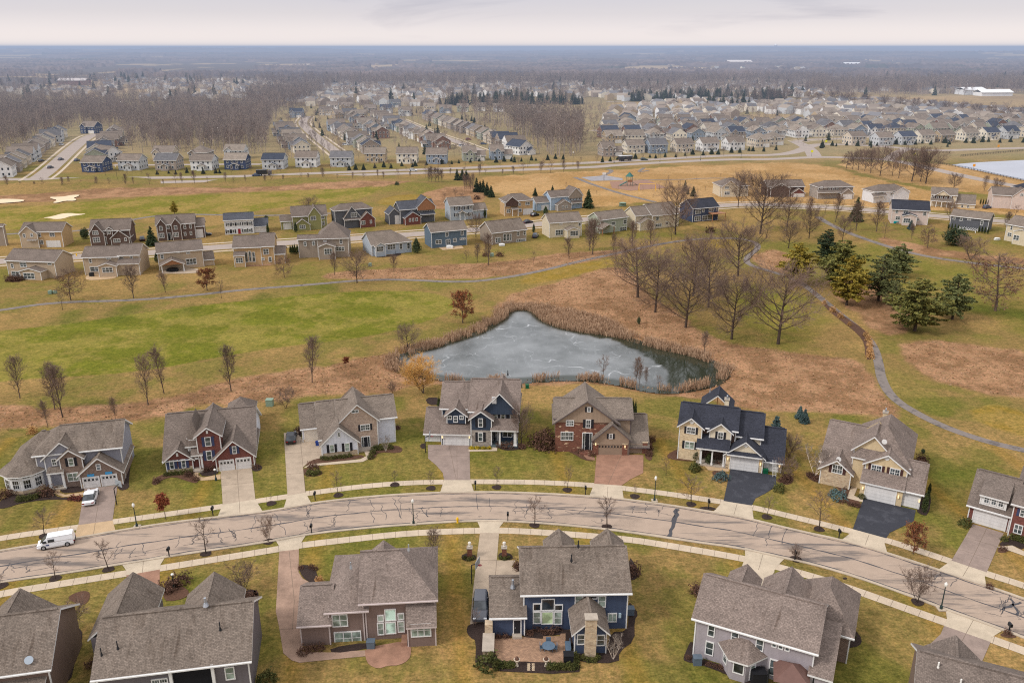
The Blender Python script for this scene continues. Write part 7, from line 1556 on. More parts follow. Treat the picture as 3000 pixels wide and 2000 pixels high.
# ---------------- reeds around the pond (nobody could count them)
def reeds():
    rg = np.random.default_rng(3); Q = xy(POND); lo = Q.min(0)-16; hi = Q.max(0)+16; P = rg.uniform(lo, hi, (260000, 2)); d = sdist(P, Q)
    u = np.array([0.0]); wz = sdist(P, xy(gp([(1150,728),(1160,700),(1230,700),(1300,712),(1400,735),(1440,765),(1380,770),(1300,760),(1240,735),(1190,712)])))
    east = sm(P[:, 0], 15, 30); south = P[:, 1] < np.interp(P[:, 0], [-40, 0, 60], [np.median(Q[:, 1])-6]*3)
    width = np.where(south, 1.6, 3.6); dens = np.where((d > -.5) & (d < width), 1.0, 0)*np.clip(1-d/width*.5, 0, 1)*(fbm(P[:, 0]/3, P[:, 1]/3, 4) > np.where(south, .5, .38))
    dens = np.maximum(dens, np.where((wz < 0) & (d > -.3), .95, 0)); k = rg.random(len(P)) < dens; P = P[k]; n = len(P); hgt = rg.uniform(.5, 1.3, n)*(.5+fbm(P[:, 0]/2.2, P[:, 1]/2.2, 14))+.2*np.where(P[:, 1] < np.median(Q[:, 1]), .8, 1)
    a = rg.uniform(0, np.pi, n); w_ = rg.uniform(.025, .06, n); lean = rg.normal(size=(n, 2))*.35
    b0 = np.stack([P[:, 0]-np.cos(a)*w_, P[:, 1]-np.sin(a)*w_, np.full(n, -.9)], 1); b1 = np.stack([P[:, 0]+np.cos(a)*w_, P[:, 1]+np.sin(a)*w_, np.full(n, -.9)], 1)
    t1 = np.stack([P[:, 0]+np.cos(a)*w_*.8+lean[:, 0], P[:, 1]+np.sin(a)*w_*.8+lean[:, 1], hgt-.2], 1); t0 = np.stack([P[:, 0]-np.cos(a)*w_*.8+lean[:, 0], P[:, 1]-np.sin(a)*w_*.8+lean[:, 1], hgt-.2], 1)
    V = np.stack([b0, b1, t1, t0], 1).reshape(-1, 3); o = np_mesh('reeds', V, np.arange(4*n).reshape(n, 4), leafmat('reed_tan', C(204, 172, 142), C(160, 128, 102), False)); tag(o, 'tall tan brown reeds fringing the frozen pond', 'reeds', kind='stuff')
reeds()
def tufts():
    rg = np.random.default_rng(9); out = []
    for p in BROWN[:3]+BROWN[3:5]:
        Q = xy(p); lo = Q.min(0); hi = Q.max(0); A = (hi-lo).prod(); n = int(min(60000, A*2.2)); P = rg.uniform(lo, hi, (n, 2)); m = (sdist(P, Q) < -.3) & (sdist(P, xy(POND)) > .5) & (P[:, 1] < 330)
        out.append(P[m][rg.random(m.sum()) < fbm(P[m][:, 0]/2.5, P[m][:, 1]/2.5, 6)])
    P = np.concatenate(out); n = len(P); a = rg.uniform(0, np.pi, n); w_ = rg.uniform(.05, .16, n); h_ = rg.uniform(.08, .24, n); ln = rg.normal(size=(n, 2))*.14
    V = np.stack([np.stack([P[:, 0]-np.cos(a)*w_, P[:, 1]-np.sin(a)*w_, np.zeros(n)-.05], 1), np.stack([P[:, 0]+np.cos(a)*w_, P[:, 1]+np.sin(a)*w_, np.zeros(n)-.05], 1), np.stack([P[:, 0]+ln[:, 0]+np.cos(a)*w_, P[:, 1]+ln[:, 1]+np.sin(a)*w_, h_], 1), np.stack([P[:, 0]+ln[:, 0]-np.cos(a)*w_, P[:, 1]+ln[:, 1]-np.sin(a)*w_, h_], 1)], 1).reshape(-1, 3)
    o = np_mesh('rough_grass', V, np.arange(4*n).reshape(n, 4), leafmat('dry_grass', C(176, 142, 112), C(140, 110, 86), False)); tag(o, 'dry brown unmown grass of the golf rough', 'grass', kind='stuff')
tufts()
# ================= estates beyond the parkway
def farwall():
    m, nt, b = nodemat('far_siding'); u = uv(nt); sp = N(nt, 'ShaderNodeSeparateXYZ'); nt.links.new(u, sp.inputs[0])
    def band(src, a, b_):
        g = N(nt, 'ShaderNodeMath', operation='GREATER_THAN'); g.inputs[1].default_value = a; nt.links.new(src, g.inputs[0])
        l = N(nt, 'ShaderNodeMath', operation='LESS_THAN'); l.inputs[1].default_value = b_; nt.links.new(src, l.inputs[0])
        k = N(nt, 'ShaderNodeMath', operation='MULTIPLY'); nt.links.new(g.outputs[0], k.inputs[0]); nt.links.new(l.outputs[0], k.inputs[1]); return k.outputs[0]
    d = N(nt, 'ShaderNodeMath', operation='DIVIDE'); d.inputs[1].default_value = 2.7; nt.links.new(sp.outputs[0], d.inputs[0]); fr = N(nt, 'ShaderNodeMath', operation='FRACT'); nt.links.new(d.outputs[0], fr.inputs[0])
    def win(x0, x1, dz):
        z1 = band(sp.outputs[1], 1.0-dz, 2.3+dz); z2 = band(sp.outputs[1], 3.7-dz, 4.9+dz); s = N(nt, 'ShaderNodeMath', operation='ADD'); nt.links.new(z1, s.inputs[0]); nt.links.new(z2, s.inputs[1])
        k = N(nt, 'ShaderNodeMath', operation='MULTIPLY'); nt.links.new(s.outputs[0], k.inputs[0]); nt.links.new(band(fr.outputs[0], x0, x1), k.inputs[1]); return k.outputs[0]
    f = noise(nt, .6, 3, .6, wpos(nt)); o = mixc(nt, 1., objcol(nt), ramp(nt, f, [(.3, .85), (.7, 1.05)]), 'MULTIPLY')
    o = mixc(nt, win(.26, .70, .15), o, C(226, 224, 220)); o = mixc(nt, win(.31, .65, 0.), o, C(62, 66, 72))
    nt.links.new(o, b.inputs['Base Color']); return m
FW = farwall(); FR = shingle('far_shingles', None, 0, .6, .3)
M_GD = plain('far_garage_door', C(226, 222, 216), .6, .05)
PROTO = []
def proto(kind):
    h = House('house', 0, (1100,600), (1200,600), 'x', rot=0); COLr = h.root
    if kind == 0: h.block(-6, 6, -5, 5.5, 5.6, 'gx', 3.2, mat=FW); h.block(-5.6, -.8, -6.2, -4, 5.4, 'gy', 2.0, mat=FW, ry=-1.5); gd = (.2, 5.4, -5.04)
    elif kind == 1: h.block(-6, 6, -5.5, 5, 5.6, 'gx', 3.0, mat=FW); h.block(-2, 2.4, -7.5, -5, 2.8, 'gy', 1.0, mat=FW, ry=-5); gd = None
    elif kind == 2: h.block(-6.5, 1.5, -5, 6, 5.6, 'gx', 3.2, mat=FW); h.block(1.5, 7, -4, 4.5, 3.4, 'gx', 2.4, mat=FW); h.block(-4.5, -.2, -6, -3, 5.4, 'gy', 2.0, mat=FW, ry=-1); gd = (2, 6.5, -4.04)
    elif kind == 3: h.block(-5.5, 5.5, -6, 6.5, 5.6, 'hip', 3.4, mat=FW); h.block(-5.2, -1, -7, -5, 5.2, 'gy', 1.8, mat=FW, ry=-3); gd = (.2, 5, -6.04)
    elif kind == 4: h.block(-5.5, 5.5, -7, 7, 5.4, 'gy', 3.6, mat=FW); h.block(0, 5.4, -10, -7, 2.8, 'gy', 1.6, mat=FW, ry=-6.5); gd = (.5, 4.9, -10.04)
    w = h.W.build('wall', h.wm); r = h.Rf.build('roof', [FR, WT, FR]); g = None
    if gd: m = MB(); m.box(gd[0], gd[1], gd[2], gd[2]+.06, 0, 2.3); g = m.build('garage_door', M_GD)
    res = (w.data, r.data, g.data if g else None)
    for o in (w, r, g, h.root):
        if o: bpy.data.objects.remove(o)
    PROTO.append(res)
for k in range(5): proto(k)
WC = {'cream': (226, 216, 198), 'beige': (206, 192, 172), 'pale grey': (196, 198, 200), 'white': (230, 228, 226), 'tan': (180, 160, 132), 'blue grey': (140, 152, 166), 'navy': (62, 74, 104), 'brick brown': (142, 108, 92), 'sage': (164, 168, 150), 'taupe': (160, 146, 134)}
RC = {'brown': (124, 112, 102), 'taupe': (140, 128, 116), 'grey': (106, 104, 106), 'charcoal': (66, 72, 86)}
rf_ = random.Random(21); NFAR = [0]
def farhouse(p, rot, wall, roof, kind, label, group, s=1.0):
    w, r, g = PROTO[kind]; o = bpy.data.objects.new('house', w); COL.objects.link(o); o.location = (p.x, p.y, 0); o.rotation_euler = (0, 0, rot); o.scale = (s, s, s*rf_.uniform(.95, 1.05))
    j = rf_.uniform(.93, 1.06); o.color = (*C(*WC[wall], j), 1); tag(o, label, 'house', group)
    q = bpy.data.objects.new('roof', r); COL.objects.link(q); q.parent = o; q.color = (*C(*RC[roof], rf_.uniform(.85, 1.15)), 1)
    if g: q = bpy.data.objects.new('garage_door', g); COL.objects.link(q); q.parent = o
    NFAR[0] += 1; OCC.append((p.x, p.y)); return o
OCC = []
def pick(): return rf_.choice(['cream', 'cream', 'beige', 'beige', 'pale grey', 'white', 'tan', 'blue grey', 'sage', 'taupe', 'taupe', 'pale grey', 'brick brown'])
def pickr(): return rf_.choice(['brown', 'brown', 'taupe', 'taupe', 'grey', 'brown', 'charcoal'])
def named(c, L, label, group, rot=None):
    for i, t in enumerate(sorted(L)):
        x, y, wall, roof, kind = t[:5]; rr = R(t[5]) if len(t) > 5 else (rot or 0)
        farhouse(GC(c, x, y)+Vector((0, 6, 0)), rr, wall, roof, kind, ('%s house, %s roof, %s from left ' % (wall, roof, ordn(i)))+label, group)
named('E', [(640,905,'navy','brown',1,-4),(892,893,'pale grey','brown',1,-4),(1145,893,'taupe','grey',1,-2),(1390,893,'white','brown',1,-2),(1620,888,'navy','taupe',1,0),(1880,885,'pale grey','charcoal',1,0)], 'in the row facing the parkway at left', 'houses facing the parkway at left')
named('E', [(1120,832,'beige','brown',0),(1368,832,'taupe','brown',3),(1612,815,'pale grey','taupe',0),(715,835,'white','brown',4,55),(610,640,'navy','brown',0,-10)], 'of the second row at left', 'second row at left')
named('F', [(320,872,'white','brown',1),(560,868,'pale grey','grey',1),(795,838,'tan','taupe',1),(1015,845,'cream','brown',1),(1220,848,'blue grey','brown',1),(1470,830,'sage','brown',2,8),(1660,820,'blue grey','brown',2,8),(1790,785,'white','charcoal',4,40)], 'in the central row facing the parkway', 'houses facing the parkway at centre')
named('G', [(640,1140,'taupe','brown',2,12),(865,1108,'cream','brown',1,14),(1090,1108,'blue grey','grey',1,14),(1350,1100,'beige','brown',1,14),(1600,1090,'white','brown',1,14),(1860,1080,'white','brown',0,14),(2110,1050,'beige','taupe',3,14)], 'in first parkway row of right estate', 'houses facing the parkway right of centre', R(14))
named('H', [(60,960,'beige','taupe',3),(815,955,'beige','brown',1),(1065,962,'pale grey','brown',1),(1275,955,'pale grey','charcoal',1),(1450,940,'cream','brown',1),(1635,935,'tan','brown',1),(1855,920,'cream','taupe',1),(2050,912,'cream','charcoal',1),(2235,902,'pale grey','charcoal',0),(2420,890,'beige','brown',1)], 'in the far right parkway row', 'houses facing the parkway at far right', R(16))
def strow(P0, P1, side, n, off, label, group, kinds=(0, 4, 2), turn=0.0, jit=.5):
    """n houses along one side of a street; numbered from the near end"""
    a = Vector((P0.x, P0.y, 0)); b = Vector((P1.x, P1.y, 0)); d = (b-a); L = d.length; d.normalize(); nn = Vector((-d.y, d.x, 0))*side
    for i in range(n):
        p = a+d*(L*(i+.5)/n)+nn*(off+rf_.uniform(-jit, jit)*2); wl, ro = pick(), pickr(); th = math.atan2(nn.y, nn.x)+math.pi/2
        farhouse(p, th-math.pi+math.pi+turn, wl, ro, rf_.choice(kinds), '%s house, %s roof, %s from near end %s' % (wl, ro, ordn(i), label), group)
def fw(x0, y0, x1, y1, c): return GC(c, x0, y0), GC(c, x1, y1)
strow(*fw(285, 935, 610, 655, 'E'), 1, 14, 20, 'on left of far left street', 'houses left of the far left street')
strow(*fw(400, 860, 612, 655, 'E'), -1, 10, 20, 'on right of far left street', 'houses right of the far left street')
strow(*fw(530, 770, 330, 610, 'F'), 1, 10, 21, 'left of second far street', 'houses left of the second street')
strow(*fw(560, 790, 345, 615, 'F'), -1, 10, 21, 'right of second far street', 'houses right of the second street')
strow(*fw(1480, 745, 960, 540, 'F'), 1, 15, 21, 'left of climbing street', 'houses left of the climbing street')
strow(*fw(1560, 765, 1000, 540, 'F'), -1, 16, 22, 'right of climbing street', 'houses right of the climbing street')
strow(*fw(900, 680, 640, 520, 'F'), 1, 8, 4, 'between the two middle streets', 'back row between the middle streets')
named('F', [(250,530,'blue grey','charcoal',0),(450,515,'beige','brown',0),(550,540,'tan','brown',2,30),(500,480,'white','brown',0),(690,540,'tan','taupe',0),(870,500,'pale grey','charcoal',0),(1000,520,'pale grey','brown',0),(930,460,'blue grey','grey',0),(1280,500,'blue grey','brown',0),(1400,490,'sage','brown',0),(1520,485,'cream','taupe',0),(1650,490,'pale grey','taupe',0),(1170,490,'beige','taupe',0),(1800,500,'beige','brown',0),(1900,500,'cream','taupe',0),(600,480,'tan','brown',0),(760,500,'taupe','brown',0)], 'at back of middle estate', 'back rows of the middle estate')
# right-hand estate: rows stepping back from the parkway
EST = xy(gp([(1358,338),(1362,262),(1480,240),(1700,236),(1780,243),(1850,235),(2020,235),(2200,250),(2500,280),(2500,330),(2050,328),(1960,330),(1840,322),(1700,335),(1560,352),(1450,352)]))
HOLE = xy(gp([(1690,262),(1830,262),(1850,284),(1760,292),(1690,285)]))
phi = R(13); dx = Vector((math.cos(phi), math.sin(phi), 0)); dy = Vector((-math.sin(phi), math.cos(phi), 0)); o0 = G(1360, 338); near_pts = np.array(OCC); k = 0; rowi = 0; cand = []
for r_ in range(1, 26):
    dep_ = 22+(r_-1)*16+((r_)//2)*15
    for c_ in range(-3, 46):
        p = o0+dx*(c_*16.8+rf_.uniform(-1.5, 1.5)+(r_ % 2)*6)+dy*(dep_+rf_.uniform(-2, 2)+18*math.sin(c_*.16+r_*.2)*.5)
        q = np.array([[p.x, p.y]])
        if sdist(q, EST)[0] > -6 or sdist(q, HOLE)[0] < 4: continue
        if (np.hypot(near_pts[:, 0]-p.x, near_pts[:, 1]-p.y) < 16).any(): continue
        cand.append((r_, c_, p))
cand.sort(key=lambda t: t[2].y); extra = []; rows = {}
MAXF = 300-33-14+12
for r_, c_, p in cand:
    if NFAR[0]+sum(len(v) for v in rows.values()) < MAXF: rows.setdefault(r_, []).append((c_, p))
    else: extra.append(p)
for ri, r_ in enumerate(sorted(rows)):
    for i, (c_, p) in enumerate(sorted(rows[r_], key=lambda t: t[0])):
        wl, ro = pick(), pickr(); th = phi+(0 if rf_.random() < .8 else math.pi/2)+rf_.uniform(-.12, .12)+(math.pi if rf_.random() < .3 else 0)
        farhouse(p, th, wl, ro, rf_.choice([0, 0, 1, 2, 3, 4]), '%s house, %s roof, %s from left in %s row of right estate' % (wl, ro, ordn(i), ordn(ri)), 'houses of the right estate')
print('FAR', NFAR[0], 'extra', len(extra))
# everything beyond: one mass of tiny houses among trees
def tinies():
    rg = np.random.default_rng(4); P = [(p.x, p.y) for p in extra]
    def band(x0, x1, y0, y1, n):
        for _ in range(n):
            p = G(rg.uniform(x0, x1), rg.uniform(y0, y1)); P.append((p.x, p.y))
    band(240, 620, 186, 205, 170); band(330, 700, 206, 232, 50); band(600, 1000, 208, 244, 190); band(640, 980, 186, 207, 150); band(980, 1340, 196, 226, 130); band(1300, 1900, 192, 224, 240); band(1380, 1600, 224, 234, 25); band(0, 260, 205, 222, 60); band(1900, 2080, 190, 212, 30); band(2100, 2352, 206, 216, 20); band(700, 1300, 150, 175, 30); band(1500, 1900, 148, 172, 60); band(1500, 2200, 122, 150, 50)
    P = np.array(P); keep = [0]; cell = {}
    out = []
    for x, y in P:
        key = (int(x//15), int(y//15))
        if key in cell: continue
        cell[key] = 1; out.append((x, y))
    V = []; F = []; cl = []; mi = []
    for x, y in out:
        t = phi+rg.choice([0, math.pi/2])+rg.uniform(-.4, .4); c, s = math.cos(t), math.sin(t); a, b, h, r = rg.uniform(5, 7), rg.uniform(4.5, 6), rg.uniform(4.5, 6), 3.0; k = len(V)
        loc = [(-a, -b, 0), (a, -b, 0), (a, b, 0), (-a, b, 0), (-a, -b, h), (a, -b, h), (a, b, h), (-a, b, h), (-a, 0, h+r), (a, 0, h+r)]
        for q in loc: V.append((x+q[0]*c-q[1]*s, y+q[0]*s+q[1]*c, q[2]))
        for f in ((0, 1, 5, 4), (1, 2, 6, 5), (2, 3, 7, 6), (3, 0, 4, 7), (5, 6, 9, 9), (7, 4, 8, 8)): F.append([k+i for i in dict.fromkeys(f)]); mi.append(0)
        for f in ((4, 5, 9, 8), (6, 7, 8, 9)): F.append([k+i for i in f]); mi.append(1)
        wc = C(*WC[['cream', 'white', 'pale grey', 'beige', 'white', 'tan', 'taupe'][rg.integers(0, 7)]]); rc = C(*RC[['brown', 'taupe', 'grey'][rg.integers(0, 3)]], rg.uniform(.9, 1.4)); cl += [wc]*6+[rc]*2
    me = bpy.data.meshes.new('distant_houses'); me.from_pydata(V, [], F); at = me.color_attributes.new('hc', 'FLOAT_COLOR', 'CORNER'); buf = []
    for p, c in zip(me.polygons, cl): buf += [*c, 1]*p.loop_total
    at.data.foreach_set('color', buf); m, nt, b = nodemat('distant_house_paint'); a_ = N(nt, 'ShaderNodeAttribute'); a_.attribute_name = 'hc'; nt.links.new(a_.outputs['Color'], b.inputs['Base Color']); me.materials.append(m)
    o = bpy.data.objects.new('distant_houses', me); COL.objects.link(o); tag(o, 'hundreds of tiny pale houses scattered among trees far away', 'houses', kind='stuff')
tinies()
# ================= woods: one object each, made of many instanced trees
def woodtpl(name, seed, H, spread, nl, n2, n3, mat, mat2, lowest=.35, r=.17, tw=.035, up=.7):
    l, t = bare(seed, H, spread, up, nl=nl, n2=n2, n3=n3, r=r, lowest=lowest, tw=tw, curve=.3); a = tubes(l, 4); b = tubes(t, 3); V, F = join([a, b]); mi = np.r_[np.zeros(len(a[1])), np.ones(len(b[1]))]
    return np_mesh(name, V, F, [mat, mat2], mi, link=False)
BKP = barkmat('pale_trunk', C(150, 138, 128)); BKM = barkmat('wood_twigs', C(126, 114, 108)); BKRD = barkmat('reddish_twigs', C(122, 106, 98))
WT_ = [woodtpl('wood_tree', 700+i, 17, .22, 9, 5, 4, BKP, BKM) for i in range(3)]+[woodtpl('wood_tree', 710, 12, .36, 11, 5, 4, BKM, BKRD, .2, .16, .05, .5)]
L_, q = conifer(77, 12, 3.0, .25, .15, .02, 12, .45, .95, .15, .9); CT = np_mesh('wood_conifer', q[0], q[1], PD, link=False)
def gninst(name, P, objs, smin, smax, seed, label, cat, z=0, smat=None):
    cl = bpy.data.collections.new(name+'_kinds')
    for o in objs: cl.objects.link(o)
    me = bpy.data.meshes.new(name); n = len(P); me.vertices.add(n); co = np.zeros((n, 3), np.float32); co[:, :2] = P; co[:, 2] = z; me.vertices.foreach_set('co', co.ravel()); rg = np.random.default_rng(seed)
    a = me.attributes.new('rz', 'FLOAT_VECTOR', 'POINT'); v = np.zeros((n, 3), np.float32); v[:, 2] = rg.uniform(0, 6.28, n); a.data.foreach_set('vector', v.ravel())
    a = me.attributes.new('sc', 'FLOAT', 'POINT'); a.data.foreach_set('value', rg.uniform(smin, smax, n).astype(np.float32)); a = me.attributes.new('pk', 'INT', 'POINT'); a.data.foreach_set('value', rg.integers(0, len(objs), n).astype(np.int32))
    o = bpy.data.objects.new(name, me); COL.objects.link(o); g = bpy.data.node_groups.new(name, 'GeometryNodeTree'); g.interface.new_socket('Geometry', in_out='INPUT', socket_type='NodeSocketGeometry'); g.interface.new_socket('Geometry', in_out='OUTPUT', socket_type='NodeSocketGeometry')
    gi = g.nodes.new('NodeGroupInput'); go = g.nodes.new('NodeGroupOutput'); ci = g.nodes.new('GeometryNodeCollectionInfo'); ci.inputs['Collection'].default_value = cl; ci.inputs['Separate Children'].default_value = True; ci.inputs['Reset Children'].default_value = True
    ip = g.nodes.new('GeometryNodeInstanceOnPoints'); ip.inputs['Pick Instance'].default_value = True
    def at(nm, t): q = g.nodes.new('GeometryNodeInputNamedAttribute'); q.data_type = t; q.inputs['Name'].default_value = nm; return q.outputs['Attribute']
    g.links.new(gi.outputs[0], ip.inputs['Points']); g.links.new(ci.outputs[0], ip.inputs['Instance']); g.links.new(at('pk', 'INT'), ip.inputs['Instance Index']); g.links.new(at('rz', 'FLOAT_VECTOR'), ip.inputs['Rotation']); g.links.new(at('sc', 'FLOAT'), ip.inputs['Scale']); g.links.new(ip.outputs[0], go.inputs[0])
    md = o.modifiers.new('instances', 'NODES'); md.node_group = g; return tag(o, label, cat, kind='stuff')
def scatter(poly, spacing, seed, avoid=0, hol=None):
    rg = np.random.default_rng(seed); Q = xy(gp(poly)); lo = Q.min(0); hi = Q.max(0); n = int((hi-lo).prod()/spacing**2); P = rg.uniform(lo, hi, (n, 2)); P = P[sdist(P, Q) < 0]
    if avoid:
        H_ = np.array(OCC)
        for i in range(0, len(H_)): P = P[np.hypot(P[:, 0]-H_[i, 0], P[:, 1]-H_[i, 1]) > avoid]
    return P
gninst('wood', scatter([(-400,262),(60,258),(290,255),(292,290),(235,300),(215,288),(175,290),(150,302),(110,316),(60,335),(0,356),(-400,440)], 5.2, 1, 11), WT_, .65, 1.3, 1, 'dense grey bare wood behind the far left row of houses', 'wood')
gninst('wood', scatter([(284,340),(286,270),(400,262),(560,258),(640,262),(622,300),(612,352),(560,356),(480,352),(330,352)], 5.4, 2, 12), WT_, .65, 1.35, 2, 'dense bare wood behind the near houses left of centre', 'wood')
gninst('wood', np.concatenate([scatter([(1165,300),(1200,288),(1290,296),(1335,312),(1340,352),(1300,364),(1240,356),(1222,332)], 6.0, 3, 9), scatter([(1050,272),(1160,276),(1200,290),(1180,304),(1110,290)], 8, 4, 8)]), WT_, 1.0, 1.75, 3, 'bare wood between the middle and right estates', 'wood')
gninst('wood', scatter([(-400,236),(300,232),(640,240),(640,262),(300,258),(-400,262)], 11, 5, 9), WT_, .8, 1.2, 5, 'bare trees in a deep belt behind the left woods', 'wood')
gninst('yard_trees', np.concatenate([scatter([(620,344),(640,240),(1000,236),(1165,300),(1230,350),(900,372),(640,370)], 12.5, 6, 8.5), scatter([(1335,352),(1342,250),(1700,232),(2352,252),(2500,330),(1960,330),(1560,352)], 14, 7, 8.5)]), WT_[3:]+[WT_[0]], .3, .85, 6, 'small bare yard trees between the houses of the estates', 'trees')
gninst('yard_conifers', np.concatenate([scatter([(620,344),(640,240),(1000,236),(1165,300),(1230,350),(900,372)], 40, 8, 9), scatter([(1358,345),(1362,250),(1700,232),(2352,252),(2500,330),(1560,352)], 48, 9, 9)]), [CT], .25, .6, 7, 'small dark conifers between the houses of the estates', 'trees')
gninst('conifer_belt', np.concatenate([scatter([(1005,244),(1010,238),(1240,235),(1342,236),(1342,241),(1240,242)], 6, 10), scatter([(1440,234),(1450,228),(1700,224),(1800,226),(1800,230),(1600,235)], 6.5, 11), scatter([(1620,246),(1700,244),(1760,250),(1640,254)], 9, 12)]), [CT, WT_[0]], .6, 1.4, 8, 'dark green conifer belt behind the estates', 'trees')
gninst('far_trees', np.concatenate([scatter([(-600,236),(-600,186),(3000,186),(3000,236),(2352,216),(2100,222),(1900,228),(1700,222),(1440,226),(1000,232),(640,240)], 19, 13, 0), scatter([(-600,186),(3000,186),(3200,178),(-800,178)], 22, 14, 0), scatter([(1340,222),(2100,216),(2400,212),(2400,196),(1340,202)], 13, 15)]), WT_, .8, 1.2, 9, 'countless bare trees among the distant houses', 'trees')
gninst('far_conifers', scatter([(-600,236),(-600,180),(3000,180),(3000,214),(1900,226),(640,240)], 85, 16, 0), [CT], .9, 1.5, 10, 'scattered dark conifers in the distance', 'trees')
gninst('wood', np.concatenate([scatter([(1850,219),(1860,197),(3000,188),(3000,212),(2352,214),(2100,220)], 9, 21), scatter([(560,192),(1340,187),(1900,187),(1900,198),(1340,201),(700,206)], 10, 22), scatter([(560,244),(620,216),(760,214),(640,262)], 8, 23, 9)]), WT_, .9, 1.5, 21, 'dark bare tree belts beyond the estates', 'wood')
# wooded land to the horizon: bumpy leafless canopy with fields let in
ys2 = np.concatenate([np.arange(206, 150, -1.0), np.arange(150, 118, -.8), np.arange(118, 109.6, -.5), [109.4, 109.2, 109.0]]); us2 = np.linspace(-1500, 3850, 1500)
gy2 = np.array([G(1176, y).y for y in ys2]); dp2 = np.array([(G(1176, y)-Vector((0, 0, CH))).dot(Vector((0, CP, -SP))) for y in ys2]); X2 = (us2[None, :]-1176)/FPX*dp2[:, None]; Y2 = np.repeat(gy2[:, None], len(us2), 1); rg = np.random.default_rng(6)
x_, y_ = X2.ravel(), Y2.ravel(); fw2 = fbm(x_/500., y_/900., 77, 4); open_ = sm(fw2, .57, .60); fr_ = 1-open_; fr_ *= sm(y_, 1750, 2300)*1.0
ridge = sm(y_, 2500, 9000)*(fbm(x_/2600., y_/1900., 91, 3)-.3)*105*np.exp(-((y_-9000)/9000)**2)
Z2 = ridge+np.where(fr_ > .5, 9+rg.uniform(-3.5, 4.5, len(x_))+(fbm(x_/90, y_/120, 3)-.5)*10, -14)
a = np.arange(X2.size).reshape(X2.shape); F2 = np.stack([a[:-1, :-1].ravel(), a[:-1, 1:].ravel(), a[1:, 1:].ravel(), a[1:, :-1].ravel()], 1)
m, nt, b = nodemat('far_canopy'); P = wpos(nt); f = noise(nt, .004, 4, .6, P); g = noise(nt, .05, 4, .8, P)
o = mixc(nt, ramp(nt, f, [(.4, 0.), (.6, 1.)]), C(84, 74, 74), C(118, 100, 92)); o = mixc(nt, ramp(nt, noise(nt, .0022, 3, .6, P), [(.58, 0.), (.66, .8)]), o, C(66, 72, 62)); o = mixc(nt, 1., o, ramp(nt, g, [(.3, .65), (.7, 1.35)]), 'MULTIPLY'); nt.links.new(o, b.inputs['Base Color'])
o = np_mesh('woodland', np.stack([x_, y_, Z2], 1), F2[(fr_[F2] > .05).any(1)], m); tag(o, 'grey brown leafless woodland reaching to the horizon', 'woodland', kind='stuff')
# ---------------- single far landmarks
def bldg(x, y, w, d, h, col, roofc, label, rot=0, name='building', c=None):
    p = G(x, y) if c is None else GC(c, x, y); r = empty(name, (p.x, p.y, 0), rot, label, 'building'); m = MB(); m.box(-w/2, w/2, 0, d, -1, h); m.build('wall', plain(label[:24], col, .8, .12, .05), r)
    m = MB(); m.slab([(-w/2-1, -1, h), (w/2+1, -1, h), (w/2+1, d/2, h+w*.05+1.5), (-w/2-1, d/2, h+w*.05+1.5)], .4, 0, 0); m.slab([(w/2+1, d+1, h), (-w/2-1, d+1, h), (-w/2-1, d/2, h+w*.05+1.5), (w/2+1, d/2, h+w*.05+1.5)], .4, 0, 0); m.build('roof', plain(label[:20]+'_roof', roofc, .6, .1, .05), r); return r
bldg(2240, 218, 34, 22, 7, C(224, 226, 230), C(236, 236, 238), 'long white riding arena beyond the brown field', .2, 'barn'); bldg(2290, 221, 46, 20, 5, C(232, 232, 234), C(240, 240, 240), 'low white barn with open end beyond the brown field', .1, 'barn')
bldg(1831, 213, 26, 16, 5, C(180, 190, 205), C(210, 220, 230), 'pale blue roofed shed at the end of the estates', .3, 'shed'); bldg(165, 196, 50, 22, 8, C(140, 104, 94), C(190, 180, 176), 'low red brick commercial building with pale roof far left', 0); bldg(1480, 232, 22, 14, 6, C(224, 224, 222), C(90, 86, 84), 'white farmhouse with dark gables beyond the conifer belt', .2, 'farmhouse')
bldg(1700, 150, 90, 60, 12, C(200, 180, 165), C(225, 215, 208), 'long pale factory building in the wooded distance', 0); bldg(1960, 152, 60, 40, 8, C(220, 220, 222), C(235, 235, 238), 'cluster of white sheds in the wooded distance', 0)
p = G(1780, 122); m = MB(); m.lathe([(9, 0), (9, 60), (14, 66), (18, 74), (18, 84), (12, 92), (2, 96)], n=16); o = m.build('water_tower', plain('water_tower_white', C(228, 226, 226), .6, .05)); o.location = (p.x, p.y, 0); tag(o, 'pale water tower on the skyline', 'tower')
